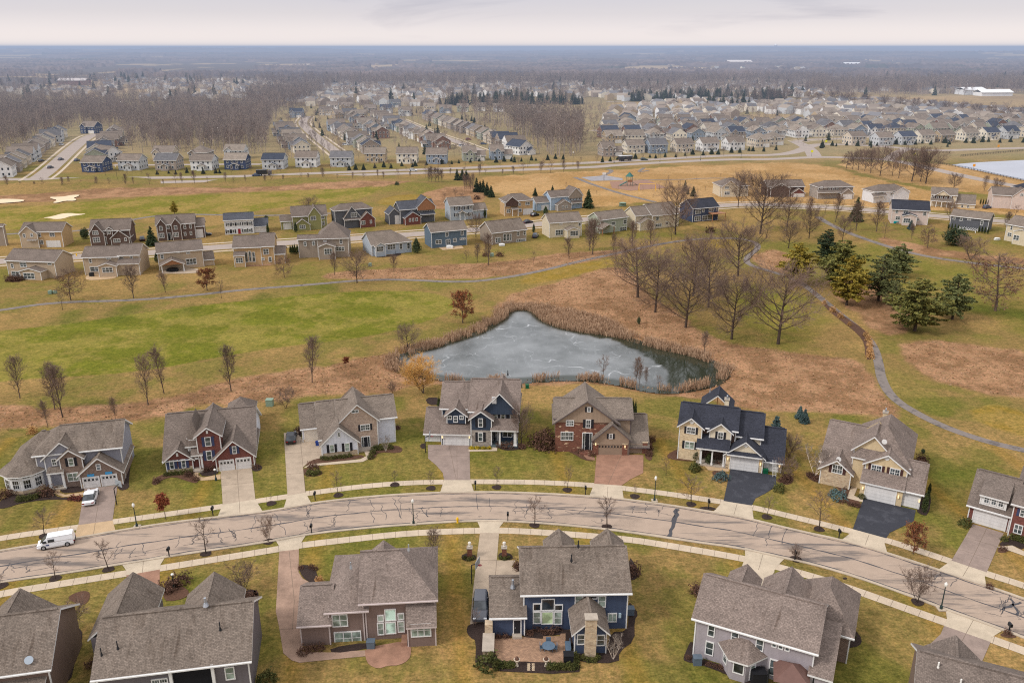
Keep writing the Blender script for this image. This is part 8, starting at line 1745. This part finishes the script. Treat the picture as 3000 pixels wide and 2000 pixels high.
# ================= vehicles and street furniture
TYRE = plain('tyre', C(34, 34, 36), .9, .1); LAMPW = plain('headlight_lens', C(226, 228, 232), .2, .03, 9); LAMPR = plain('taillight_lens', C(150, 28, 30), .3, .05, 9); CG = glass('car_glass', (.02, .025, .03), .08)
def paint(n, rgb): return plain('paint_'+n, C(*rgb), .28, .04, .5, spec=.6)
def car(p, rz, mat, label, L=4.5, W=1.82, H=1.45, kind='sedan', group=None, detail=True):
    r = empty('van' if kind == 'van' else 'car', (p.x, p.y, .05), rz, label, 'van' if kind == 'van' else 'car', group); h = L/2; w = W/2
    bt = H*.56 if kind != 'van' else H*.5
    def loft(name, st, mt, parent):
        m = MB(); k = []
        for x, z0, z1, ww, tt in st:   # station: x, bottom, top, half width low, half width high
            k.append(len(m.v)); m.v += [(x, -ww*.96, z0), (x, -ww, z0+(z1-z0)*.3), (x, -tt, z1-.03), (x, -tt*.86, z1), (x, tt*.86, z1), (x, tt, z1-.03), (x, ww, z0+(z1-z0)*.3), (x, ww*.96, z0)]
        for a, b_ in zip(k[:-1], k[1:]):
            for i in range(8): j = (i+1) % 8; m.f.append([a+j, a+i, b_+i, b_+j]); m.m.append(0)
        m.f.append([k[0]+i for i in range(8)]); m.f.append([k[-1]+i for i in range(8)][::-1]); m.m += [0, 0]
        return m.build(name, mt, parent, smooth=False)
    nose = .60 if kind != 'van' else .7
    loft('body', [(-h, .35, bt*.9, w*.86, w*.78), (-h+.15, .22, bt*(.99 if kind != 'van' else 1.05), w*.97, w*.9), (-h*.4, .2, bt*1.02, w, w*.94), (h*.25, .2, bt*1.0, w, w*.94), (h*.7, .2, bt*(.9 if kind != 'van' else 1.02), w*.98, w*.9), (h-.12, .25, bt*nose/.72*.86, w*.92, w*.8), (h, .35, bt*.62, w*.8, w*.66)], mat, r)
    if kind == 'sedan': c0, c1, c2, c3 = -h*.78, -h*.42, h*.08, h*.46
    elif kind == 'suv': c0, c1, c2, c3 = -h*.97, -h*.80, h*.10, h*.44
    else: c0, c1, c2, c3 = -h*.99, -h*.95, h*.38, h*.78
    gm = CG if kind != 'van' else mat
    loft('cabin', [(c0, bt*.92, bt, w*.9, w*.86), (c1, bt*.92, H-.05, w*.92, w*.74), (c2, bt*.92, H-.05, w*.93, w*.74), (c3, bt*.9, bt, w*.9, w*.84)], gm, r)
    loft('roof', [(c1+.02, H-.07, H-.03, w*.74, w*.7), (c1+.15, H-.06, H+.01, w*.77, w*.7), (c2-.1, H-.06, H+.01, w*.77, w*.7), (c2+.08, H-.07, H-.03, w*.74, w*.7)], mat, r)
    if kind == 'van':
        for sgn in (-1, 1):
            m = MB(); m.box(h*.02, h*.36, sgn*w*.93-.012, sgn*w*.93+.012, bt*1.16, H*.83); m.build('side_window', CG, r); m = MB(); m.box(h*.44, h*.66, sgn*w*.93-.012, sgn*w*.93+.012, bt*1.1, H*.75); m.build('door_window', CG, r)
            m = MB(); m.box(h*.33, h*.50, sgn*w*.99-.012, sgn*w*.99+.012, bt*.66, bt*.88); m.build('logo', paint('logo_blue', (60, 74, 120)), r)
        m = MB(); m.poly([(h*.80, -w*.74, bt*1.1), (h*.80, w*.74, bt*1.1), (h*.44, w*.66, H*.93), (h*.44, -w*.66, H*.93)]); m.build('windscreen', CG, r); m = MB(); m.box(-h-.02, -h+.2, -w*.9, w*.9, .3, .55); m.build('bumper', TYRE, r)
    elif detail:
        for sgn in (-1, 1): m = MB(); m.box(-h*.16, -h*.1, sgn*w*.86-.03, sgn*w*.86+.03, bt, H-.08); m.build('pillar', mat, r)
    for x in (-h*.62, h*.64):
        for sgn in (-1, 1):
            m = MB(); m.tube((x, sgn*(w-.2), .33), (x, sgn*(w+.01), .33), .33, .33, 14); o = m.build('wheel', TYRE, r)
            if detail: m = MB(); m.tube((x, sgn*(w-.02), .33), (x, sgn*(w+.025), .33), .2, .19, 10); m.build('rim', M_METAL, o)
    for sgn in (-1, 1):
        m = MB(); m.box(h-.2, h-.03, sgn*w*.66-.18, sgn*w*.66+.18, bt*.62, bt*.78); m.build('headlight', LAMPW, r); m = MB(); m.box(-h-.01, -h+.12, sgn*w*.7-.16, sgn*w*.7+.16, bt*.66, bt*.88); m.build('taillight', LAMPR, r)
    return r
def dirr(c, x0, y0, x1, y1): a, b_ = GC(c, x0, y0), GC(c, x1, y1); return math.atan2(b_.y-a.y, b_.x-a.x)
PW, PBK, PGY_, PBL, PGN, PRD = paint('white', (236, 236, 238)), paint('black', (32, 33, 38)), paint('grey', (88, 90, 98)), paint('blue', (70, 84, 112)), paint('green', (44, 70, 62)), paint('red', (140, 36, 36))
car(GC(5, 437, 512), dirr(5, 500, 505, 300, 540), PW, 'white panel van with small blue logo driving left on the street', 4.65, 1.8, 1.75, 'van')
car(GC(5, 697, 165), dirr(5, 680, 215, 712, 120), PW, 'white sedan parked in front of small garage doors at far left', 4.6)
car(GC(2, 193, 598), dirr(2, 190, 640, 196, 570), PBK, 'black hatchback on the long concrete driveway beside the small garage', 4.2, 1.8, 1.5, 'suv')
car(GC(7, 338, 905), dirr(7, 340, 760, 330, 960), PGY_, 'dark grey pickup like car beside the navy house, facing the patio', 5.0, 1.95, 1.75, 'suv')
for c, x, y, x1, y1, mt, k, lab in (('A',1402,552,1400,520,PBK,'suv','dark blue car in driveway right of the steep gabled brick house'),('A',2022,505,2080,500,PBK,'suv','black car in driveway beside the arched window brick house'),('B',1575,428,1600,400,PBK,'sedan','dark car beside the white van at the slate and brick house'),
    ('C',848,428,900,428,PW,'suv','white car at the light blue house'),('C',827,478,860,470,PBK,'suv','black car parked below the white car, middle row'),('C',775,532,840,522,paint('plum', (52, 40, 54)),'sedan','dark plum sedan on the middle street'),('C',832,640,850,620,PBL,'suv','dark blue car beside the cream house garage'),('D',2095,495,2130,490,PBL,'suv','blue grey car by the dark hedge at right')):
    car(GC(c, x, y), dirr(c, x, y, x1, y1), mt, lab, 4.5, 1.82, 1.5 if k == 'suv' else 1.42, k, detail=False)
car(GC('B', 1660, 432), dirr('B', 1660, 400, 1660, 440), PW, 'white van parked facing away at the slate and brick house', 5.2, 1.95, 2.1, 'van')
hw = dirr('F', 900, 893, 1500, 873)
for c, x, y, mt, k, lab in (('F',1060,898,PW,'suv','white car on the far carriageway of the parkway'),('B',445,48,PBL,'sedan','dark blue car on the parkway at left'),('G',965,1175,PGN,'suv','dark green car on the parkway, right of the dark bus'),('E',425,720,PW,'suv','white car in a driveway of the far left street'),('E',420,822,PGY_,'sedan','grey car driving on the far left street'),
    ('E',348,878,PGY_,'suv','silver grey car near the mouth of the far left street'),('E',530,828,PBL,'sedan','blue car at the corner of the far left street'),('E',285,832,PBK,'suv','black car in a driveway left of the far left street'),('F',592,720,PW,'suv','white car in a yard of the second far street'),('F',1395,727,PW,'suv','white car on the climbing street'),('F',1440,682,PRD,'sedan','red car on the climbing street'),('F',1545,714,PBL,'suv','blue car on the climbing street')):
    car(GC(c, x, y), hw+(rf_.uniform(-.2, .2) if c != 'E' else 1.3), mt, lab, 4.6, 1.85, 1.55, k, detail=False)
def bus(p, rz, label, name='bus', L=9, dump=False):
    r = empty(name, (p.x, p.y, .05), rz, label, name); m = MB(); m.box(-L/2, L/2-(2.2 if dump else 0), -1.2, 1.2, .8, 3.0); m.build('body', PBK, r)
    m = MB(); m.box(-L/2+.2, L/2-(2.4 if dump else .2), -1.22, 1.22, 1.9, 2.7); m.build('window', CG, r) if not dump else None
    m = MB(); m.box(L/2-2, L/2, -1.15, 1.15, .6, 2.6) if dump else m.box(-L/2, L/2, -1.15, 1.15, 3.0, 3.12); m.build('cab' if dump else 'roof', PGY_ if dump else PW, r)
    for x in (-L*.34, -L*.2, L*.33):
        for s_ in (-1, 1): m = MB(); m.tube((x, s_*.9, .5), (x, s_*1.22, .5), .5, .5, 12); m.build('wheel', TYRE, r)
bus(GC('G', 778, 1182), dirr('G', 700, 1185, 900, 1172), 'dark bus with pale roof on the parkway'); bus(GC('B', 512, 42), dirr('B', 430, 45, 600, 40), 'dark dump truck on the parkway at left', 'dump_truck', 8, True)
GL = plain('lantern_glass', C(235, 232, 225), .3, .03); DG = plain('dark_green_metal', C(44, 60, 60), .5, .1)
def lamp(p, H, label, group=None, name='street_lamp', simple=False):
    r = empty(name, p, 0, label, 'street lamp', group); m = MB(); m.tube((0, 0, 0), (0, 0, H*.9), .09, .055, 8); m.lathe([(.2, 0), (.17, .5), (.1, .6)], n=8); m.build('pole', DG, r)
    m = MB(); m.lathe([(.1, H*.89), (.2, H*.95), (.19, H), (.05, H*1.06)], n=8); m.build('lantern', GL, r)
    if not simple: m = MB(); m.box(-.45, .45, -.45, .45, 0, .14); m.build('base', M_KERB, r)
for i, (x, y, t) in enumerate(((314.7,1209.5,1158),(950,1203,1149),(1503,1150,1096),(2161,1398.6,1340))):
    p = G(x, y); lamp(p, top_h(p, t), 'dark green street lamp with white lantern, %s from left along the street' % ORD[i], 'street lamps')
for c, x, y, lab in ((1,1655,750,'short lamp post at the front walk of the red brick house'),(5,1335,835,'short white lamp post between the two roof peaks')): lamp(GC(c, x, y), 2.0, lab, None, 'garden_lamp', True)
for i, (c, x, y) in enumerate((('E',810,962),('C',415,118),('C',775,103),('C',1120,88),('C',1440,72),('G',1120,1192),('G',1518,1176),('G',1918,1156))):
    lamp(GC(c, x, y), 7.5, 'slim lamp post along the parkway, %s from left' % ORD[i], 'parkway lamp posts', 'lamp_post', True)
def mailbox(p, i):
    r = empty('mailbox', p, 0, 'black mailbox on a post by the street, %s from left' % ORD[i], 'mailbox', 'mailboxes'); m = MB(); m.box(-.06, .06, -.06, .06, 0, 1.1); m.build('post', M_DARKM, r); m = MB(); m.box(-.15, .15, -.28, .28, 1.05, 1.4); m.tube((0, -.28, 1.38), (0, .28, 1.38), .15, .15, 10); m.build('box', M_DARKM, r)
for i, p in enumerate(sorted([GC(*q) for q in ((1,1632,1018),(2,375,1060),(2,1602,978),(2,348,1312),(2,1850,1220),(3,458,912),(3,1400,1017),(4,672,1117),(5,1297,602),(9,1930,1062),(8,1342,440))], key=lambda p: p.x/p.y)): mailbox(p, i)
def simple(name, c, x, y, label, cat, parts, rz=0):
    r = empty(name, GC(c, x, y), rz, label, cat)
    for nm, mt, f in parts: m = MB(); f(m); m.build(nm, mt, r)
    return r
YEL = plain('hydrant_yellow', C(236, 186, 30), .5, .05)
for c, x, y, l in ((2,1465,1227,'yellow fire hydrant on the near verge of the street'),('A',755,705,'yellow fire hydrant on the middle street verge')):
    simple('fire_hydrant', c, x, y, l, 'hydrant', [('body', YEL, lambda m: m.lathe([(.2, 0), (.14, .1), (.14, .6), (.18, .62), (.12, .8), (.03, .88)], n=10)), ('outlet', YEL, lambda m: m.tube((-.26, 0, .45), (.26, 0, .45), .08, .08, 8))])
for c, x, y, l, rz in ((2,1220,692,'basketball hoop beside the driveway of the dark blue house',0),(5,895,205,'basketball hoop on the driveway of the far left house',1),(7,258,655,'basketball hoop beside the driveway of the navy house',-.3)):
    simple('basketball_hoop', c, x, y, l, 'basketball hoop', [('pole', M_DARKM, lambda m: (m.tube((0, 0, 0), (0, 0, 2.8), .08, .07, 8), m.tube((0, 0, 2.8), (.8, 0, 3.2), .07, .06, 8))), ('backboard', plain('backboard_grey', C(150, 156, 160), .4, .05), lambda m: m.box(.8, .86, -.8, .8, 2.8, 3.8)), ('rim', PRD, lambda m: m.lathe([(.2, 3.0), (.25, 3.03), (.2, 3.06)], (1.15, 0), 12))], rz)
for c, x, y, w_, l, mt, n_, ct in ((1,2068,178,1.3,'green utility box left of the driveway lawn','g','utility_box','utility box'),(1,380,0,0,'','',0,0),(2,397,638,.7,'blue wheeled bin by the white garage wing','b','wheeled_bin','bin'),(3,1835,748,.7,'green wheeled bin before the small garage door','G','wheeled_bin','bin'),(6,908,1295,.9,'grey air conditioner unit at the mocha house wall','a','air_conditioner','air conditioner'),
    (8,445,1390,.9,'grey air conditioner unit at the grey house wall','a','air_conditioner','air conditioner'),(7,1712,935,.9,'grey air conditioner unit at the right wall of the navy house','a','air_conditioner','air conditioner'),(7,1145,1375,1.1,'black covered grill at the patio corner','k','covered_grill','grill'),(3,12,95,.7,'dark green utility post behind the dark blue house','G','utility_box','utility box'),(8,1000,1560,1.5,'dark covered grill at the bottom of the grey house','k','covered_grill','grill')):
    if w_: mt_ = {'g': plain('pale_green_box', C(134, 156, 138), .6, .08), 'b': plain('bin_blue', C(36, 60, 128), .5, .06), 'G': plain('bin_green', C(20, 92, 62), .5, .06), 'a': plain('unit_grey', C(92, 104, 116), .6, .1), 'k': plain('cover_black', C(30, 30, 34), .7, .1)}[mt]; simple(n_, c, x, y, l, ct, [('body', mt_, lambda m: m.box(-w_/2, w_/2, -w_*.4, w_*.4, 0, w_*1.0)), ('lid', mt_, lambda m: m.box(-w_/2-.04, w_/2+.04, -w_*.4-.04, w_*.4+.04, w_*1.0+.01, w_*1.0+.1))])
simple('ladder', 3, 1905, 775, 'white and dark ladder leaning at the small garage door', 'ladder', [('rail', WT, lambda m: m.tube((-.25, 0, 0), (-.25, .9, 2.6), .04, .04, 5)), ('rail', WT, lambda m: m.tube((.25, 0, 0), (.25, .9, 2.6), .04, .04, 5)), ('rungs', WT, lambda m: [m.tube((-.25, .09*i, .26*i), (.25, .09*i, .26*i), .03, .03, 4) for i in range(1, 10)])])
for x, l in ((240, 'left'), (556, 'right')):
    simple('stone_pillar', 7, x, 412, 'brick pillar with white carved finial, %s of the driveway' % l, 'pillar', [('pier', M_MIXBRICK, lambda m: m.box(-.32, .32, -.32, .32, 0, 1.5)), ('cap', M_CONC, lambda m: m.box(-.4, .4, -.4, .4, 1.5, 1.62)), ('finial', plain('finial_white', C(224, 216, 204), .7, .06), lambda m: m.lathe([(.12, 1.62), (.2, 1.8), (.1, 1.95), (.24, 2.15), (.2, 2.35), (.05, 2.45)], n=12))])
TB = plain('patio_table_blue', C(92, 110, 128), .5, .08)
simple('patio_table', 7, 962, 1270, 'round grey blue table on the paver patio', 'table', [('tabletop', TB, lambda m: m.lathe([(.75, .7), (.75, .74)], n=20)), ('pedestal', TB, lambda m: m.tube((0, 0, 0), (0, 0, .7), .08, .06, 8))])
def chair(c, x, y, mt, l, g, rz): return tag(simple('patio_chair', c, x, y, l, 'chair', [('seat', mt, lambda m: m.box(-.28, .28, -.28, .28, .4, .47)), ('backrest', mt, lambda m: m.box(-.28, .28, .24, .3, .47, 1.0))]+[('leg', mt, lambda m, a=a, b=b: m.box(a-.03, a+.03, b-.03, b+.03, 0, .4)) for a in (-.25, .25) for b in (-.25, .25)], rz), group=g)
chair(7, 905, 1265, TB, 'patio chair on the left of the round table', 'patio chairs', 1.57); chair(7, 1018, 1268, TB, 'patio chair on the right of the round table', 'patio chairs', -1.57); chair(7, 962, 1225, TB, 'patio chair behind the round table', 'patio chairs', 0)
TQ = plain('turquoise', C(30, 160, 168), .5, .05); chair(2, 1832, 592, TQ, 'turquoise porch chair, left of two', 'turquoise porch chairs', .5); chair(2, 1882, 592, TQ, 'turquoise porch chair, right of two', 'turquoise porch chairs', -.5)
for x, l in ((672, 'left'), (940, 'right')):
    simple('planter_urn', 7, x, 1412, 'pale stone urn planter on the %s of the stepping stones' % l, 'planter', [('urn', plain('urn_stone', C(212, 198, 178), .8, .1), lambda m: m.lathe([(.22, 0), (.14, .25), (.12, .5), (.3, .85), (.36, .95)], n=14)), ('plant', SHB, lambda m: m.lathe([(.28, .95), (.2, 1.15), (.04, 1.35)], n=9))])
simple('stone_oven', 7, 412, 1230, 'stone grill island at the left edge of the paver patio', 'grill island', [('counter', M_STONE, lambda m: m.box(-.6, .6, -2.0, 1.0, 0, 1.0)), ('chimney', M_STONE, lambda m: m.box(-.45, .45, 1.0, 1.9, 0, 2.2)), ('top', M_CONC, lambda m: m.box(-.68, .68, -2.1, 1.0, 1.0, 1.08))])
simple('bench', 7, 1140, 1262, 'grey bench at the right edge of the paver patio', 'bench', [('seat', TB, lambda m: m.box(-.3, .3, -.9, .9, .4, .5)), ('backrest', TB, lambda m: m.box(.24, .3, -.9, .9, .5, .95)), ('leg', TB, lambda m: m.box(-.25, .25, -.85, -.75, 0, .4)), ('leg', TB, lambda m: m.box(-.25, .25, .75, .85, 0, .4))])
for i in range(8): o = sheet('stepping_stone', gp([(765+(i%2)*42, 1392+(i//2)*18), (790+(i%2)*42, 1390+(i//2)*18), (797+(i%2)*42, 1402+(i//2)*18), (770+(i%2)*42, 1405+(i//2)*18)], 7), M_STONE, .09, 'structure', 'pale stepping stones in the mulch below the patio')
gz = simple('gazebo', 8, 1290, 1640, 'brown hipped gazebo roof at the bottom edge by the grey house', 'gazebo', [('roof', plain('brown_metal_roof', C(112, 84, 76), .6, .1), lambda m: m.lathe([(2.6, 2.4), (.05, 3.6)], n=4))]+[('post', M_DARKM, lambda m, a=a, b=b: m.box(a-.06, a+.06, b-.06, b+.06, 0, 2.4)) for a in (-1.6, 1.6) for b in (-1.6, 1.6)], .5)
# playground
PT = plain('play_green', C(46, 104, 96), .5, .06); WD = W_['orange']
simple('playground_tower', 'C', 1550, 245, 'playground tower with pointed green roof and slide', 'play tower', [('post', PT, lambda m, a=a, b=b: m.tube((a, b, 0), (a, b, 4.6), .1, .1, 6)) for a in (-1.2, 1.2) for b in (-1.2, 1.2)]+[('deck', WD, lambda m: m.box(-1.3, 1.3, -1.3, 1.3, 1.9, 2.1)), ('roof', PT, lambda m: m.lathe([(2.3, 4.5), (.1, 6.6)], n=4)), ('slide', PT, lambda m: m.slab([(-1.2, -.5, 2.1), (-1.2, .5, 2.1), (-5.0, .5, .3), (-5.0, -.5, .3)], .3, 0, 0)), ('guard', WD, lambda m: m.box(-1.25, 1.25, -1.28, -1.2, 2.1, 3.0)), ('climber', PT, lambda m: m.slab([(1.2, -.7, 2.1), (1.2, .7, 2.1), (4.2, .7, .2), (4.2, -.7, .2)], .12, 0, 0))], .2)
simple('swing_set', 'C', 1688, 285, 'yellow swing frame in the playground', 'swing set', [('beam', YEL, lambda m: m.tube((-4, 0, 3.2), (4, 0, 3.2), .12, .12, 8))]+[('leg', YEL, lambda m, a=a, b=b: m.tube((a, b, 0), (a, 0, 3.2), .1, .1, 6)) for a in (-4, 4) for b in (-1.3, 1.3)]+[('swing', M_DARKM, lambda m, a=a: (m.box(a-.25, a+.25, -.1, .1, .6, .66), m.tube((a-.25, 0, .6), (a-.25, 0, 3.2), .02, .02, 4), m.tube((a+.25, 0, .6), (a+.25, 0, 3.2), .02, .02, 4))) for a in (-2, 2)])
simple('basketball_hoop', 'C', 1357, 205, 'basketball hoop on the grey park court', 'basketball hoop', [('pole', M_DARKM, lambda m: m.tube((0, 0, 0), (0, 0, 3.4), .12, .1, 8)), ('backboard', WT, lambda m: m.box(-.9, .9, -.3, -.2, 2.9, 4.0))])
for i, (x, y, rgb) in enumerate(((400,1060,(226,222,20)),(530,962,(226,222,20)),(1337,1090,(226,222,20)),(1885,1195,(240,160,30)),(2110,1008,(240,160,30)))):
    simple('road_sign', 'H', x, y, '%s road sign on a pole, %s from left at the junction' % ('lime yellow' if i < 3 else 'orange', ORD[[0, 1, 2, 3, 4][i]]), 'road sign', [('pole', M_DARKM, lambda m: m.tube((0, 0, 0), (0, 0, 3.4), .07, .07, 6)), ('panel', plain('sign_%d' % (i > 2), C(*rgb), .5, .03), lambda m: m.box(-.7, .7, -.08, -.02, 2.4, 3.8))])
def fence(c, pts, label, h_=1.2):
    P = resample(smooth_poly(gp(pts, c), False, 1), 2.5); r = empty('fence', P[0], 0, label, 'fence'); o = P[0]
    m = MB(); [m.box(p.x-o.x-.07, p.x-o.x+.07, p.y-o.y-.07, p.y-o.y+.07, 0, h_) for p in P]; tag(m.build('posts', M_DARKM, r), kind='stuff')
    for z in (.45, .85, 1.15): m = MB(); [m.tube(a-o+Vector((0, 0, z)), b_-o+Vector((0, 0, z)), .07, .07, 4, cap=False) for a, b_ in zip(P[:-1], P[1:])]; m.build('rail', M_DARKM, r)
fence('H', [(1530,1112),(1640,1145),(1800,1172),(1950,1203),(2100,1240),(2352,1292),(2600,1345)], 'dark post and rail fence along the near side of the frozen lake'); fence('H', [(1770,1064),(1900,1050),(2100,1035),(2352,1012),(2600,990)], 'dark post and rail fence above the frozen lake'); fence('H', [(1545,1034),(1670,1030)], 'short dark rail fence at the parkway junction')
CL = {'k': M_DARKM, 'w': WT, 'b': plain('box_sage', C(126, 146, 130), .6, .1), 't': TQ, 'n': WD}
for c, x, y, k, w_, d_, h_, nm, l in (('A',905,905,'k',1.2,.8,1.1,'covered_grill','dark grill on the stone patio of the stepped beige house'),('A',1700,855,'k',3.2,1.6,.8,'patio_furniture','dark furniture set under the covered back porch'),('A',498,1078,'b',1.0,.8,.9,'utility_box','green utility box in the lawn above the cart path at left'),('A',545,1075,'b',.9,.7,.8,'utility_box','second utility box in the lawn above the cart path, with a pole'),
    ('B',910,740,'k',2.6,1.6,.7,'trampoline','low dark trampoline behind the taupe hipped house'),('B',858,735,'b',.9,.9,1.2,'rain_barrel','barrel at the left wall of the taupe hipped house'),('B',1425,822,'b',1.0,.8,.9,'utility_box','green utility box above the pinkish brown rough'),('B',515,795,'k',1.4,1.0,1.1,'covered_grill','black covered grill behind the tan house'),('B',405,800,'w',.8,.8,.8,'lounge_chair','white lounge chair behind the tan house'),
    ('B',1625,712,'k',1.6,1.2,1.0,'hot_tub','dark hot tub behind the pale grey bungalow'),('B',2110,665,'w',2.2,2.0,.7,'patio_furniture','round white covered table on the slate blue house patio'),('C',575,705,'w',2.0,1.6,.6,'patio_furniture','white covered furniture behind the taupe streaked house'),('C',1470,592,'k',.9,.8,.9,'covered_grill','dark grill beside the timber porch'),('D',1470,598,'t',2.2,1.0,.8,'garden_bench','turquoise seat behind the charcoal roofed cream house'),
    ('D',2165,715,'w',1.8,1.0,.8,'garden_chairs','white chairs at the right edge behind the cream house'),('I',685,238,'b',1.2,1.0,1.0,'utility_box','round grey utility box beside the grey bush'),('C',1500,405,'b',3.0,.3,1.6,'park_sign','small pale park sign near the middle street')):
    simple(nm, c, x, y, l, nm.replace('_', ' '), [('body', CL[k], lambda m: m.box(-w_/2, w_/2, -d_/2, d_/2, .08, h_)), ('top', CL[k], lambda m: m.lathe([(w_*.52, h_+.01), (w_*.45, h_+.1), (w_*.2, h_+.16)], n=10))])
# ---------------------------------------------------------------- haze: absorbing volume with added glow in place of scattered light over far land
hb = MB(); hb.box(-26000, 26000, 350, 60000, -30, 72)
hm = bpy.data.materials.new('haze'); hm.use_nodes = True; nt = hm.node_tree; nt.nodes.remove(nt.nodes['Principled BSDF'])
va = N(nt, 'ShaderNodeVolumeAbsorption'); va.inputs['Color'].default_value = (0, 0, 0, 1); va.inputs['Density'].default_value = 2.5e-4
ve = N(nt, 'ShaderNodeEmission'); ve.inputs['Color'].default_value = (*C(162, 175, 201), 1); ve.inputs['Strength'].default_value = 2.5e-4
ad = N(nt, 'ShaderNodeAddShader'); nt.links.new(va.outputs[0], ad.inputs[0]); nt.links.new(ve.outputs[0], ad.inputs[1])
nt.links.new(ad.outputs[0], nt.nodes['Material Output'].inputs['Volume'])
hz_o = hb.build('haze', hm); tag(hz_o, 'thin blue haze over the far land', kind='stuff')
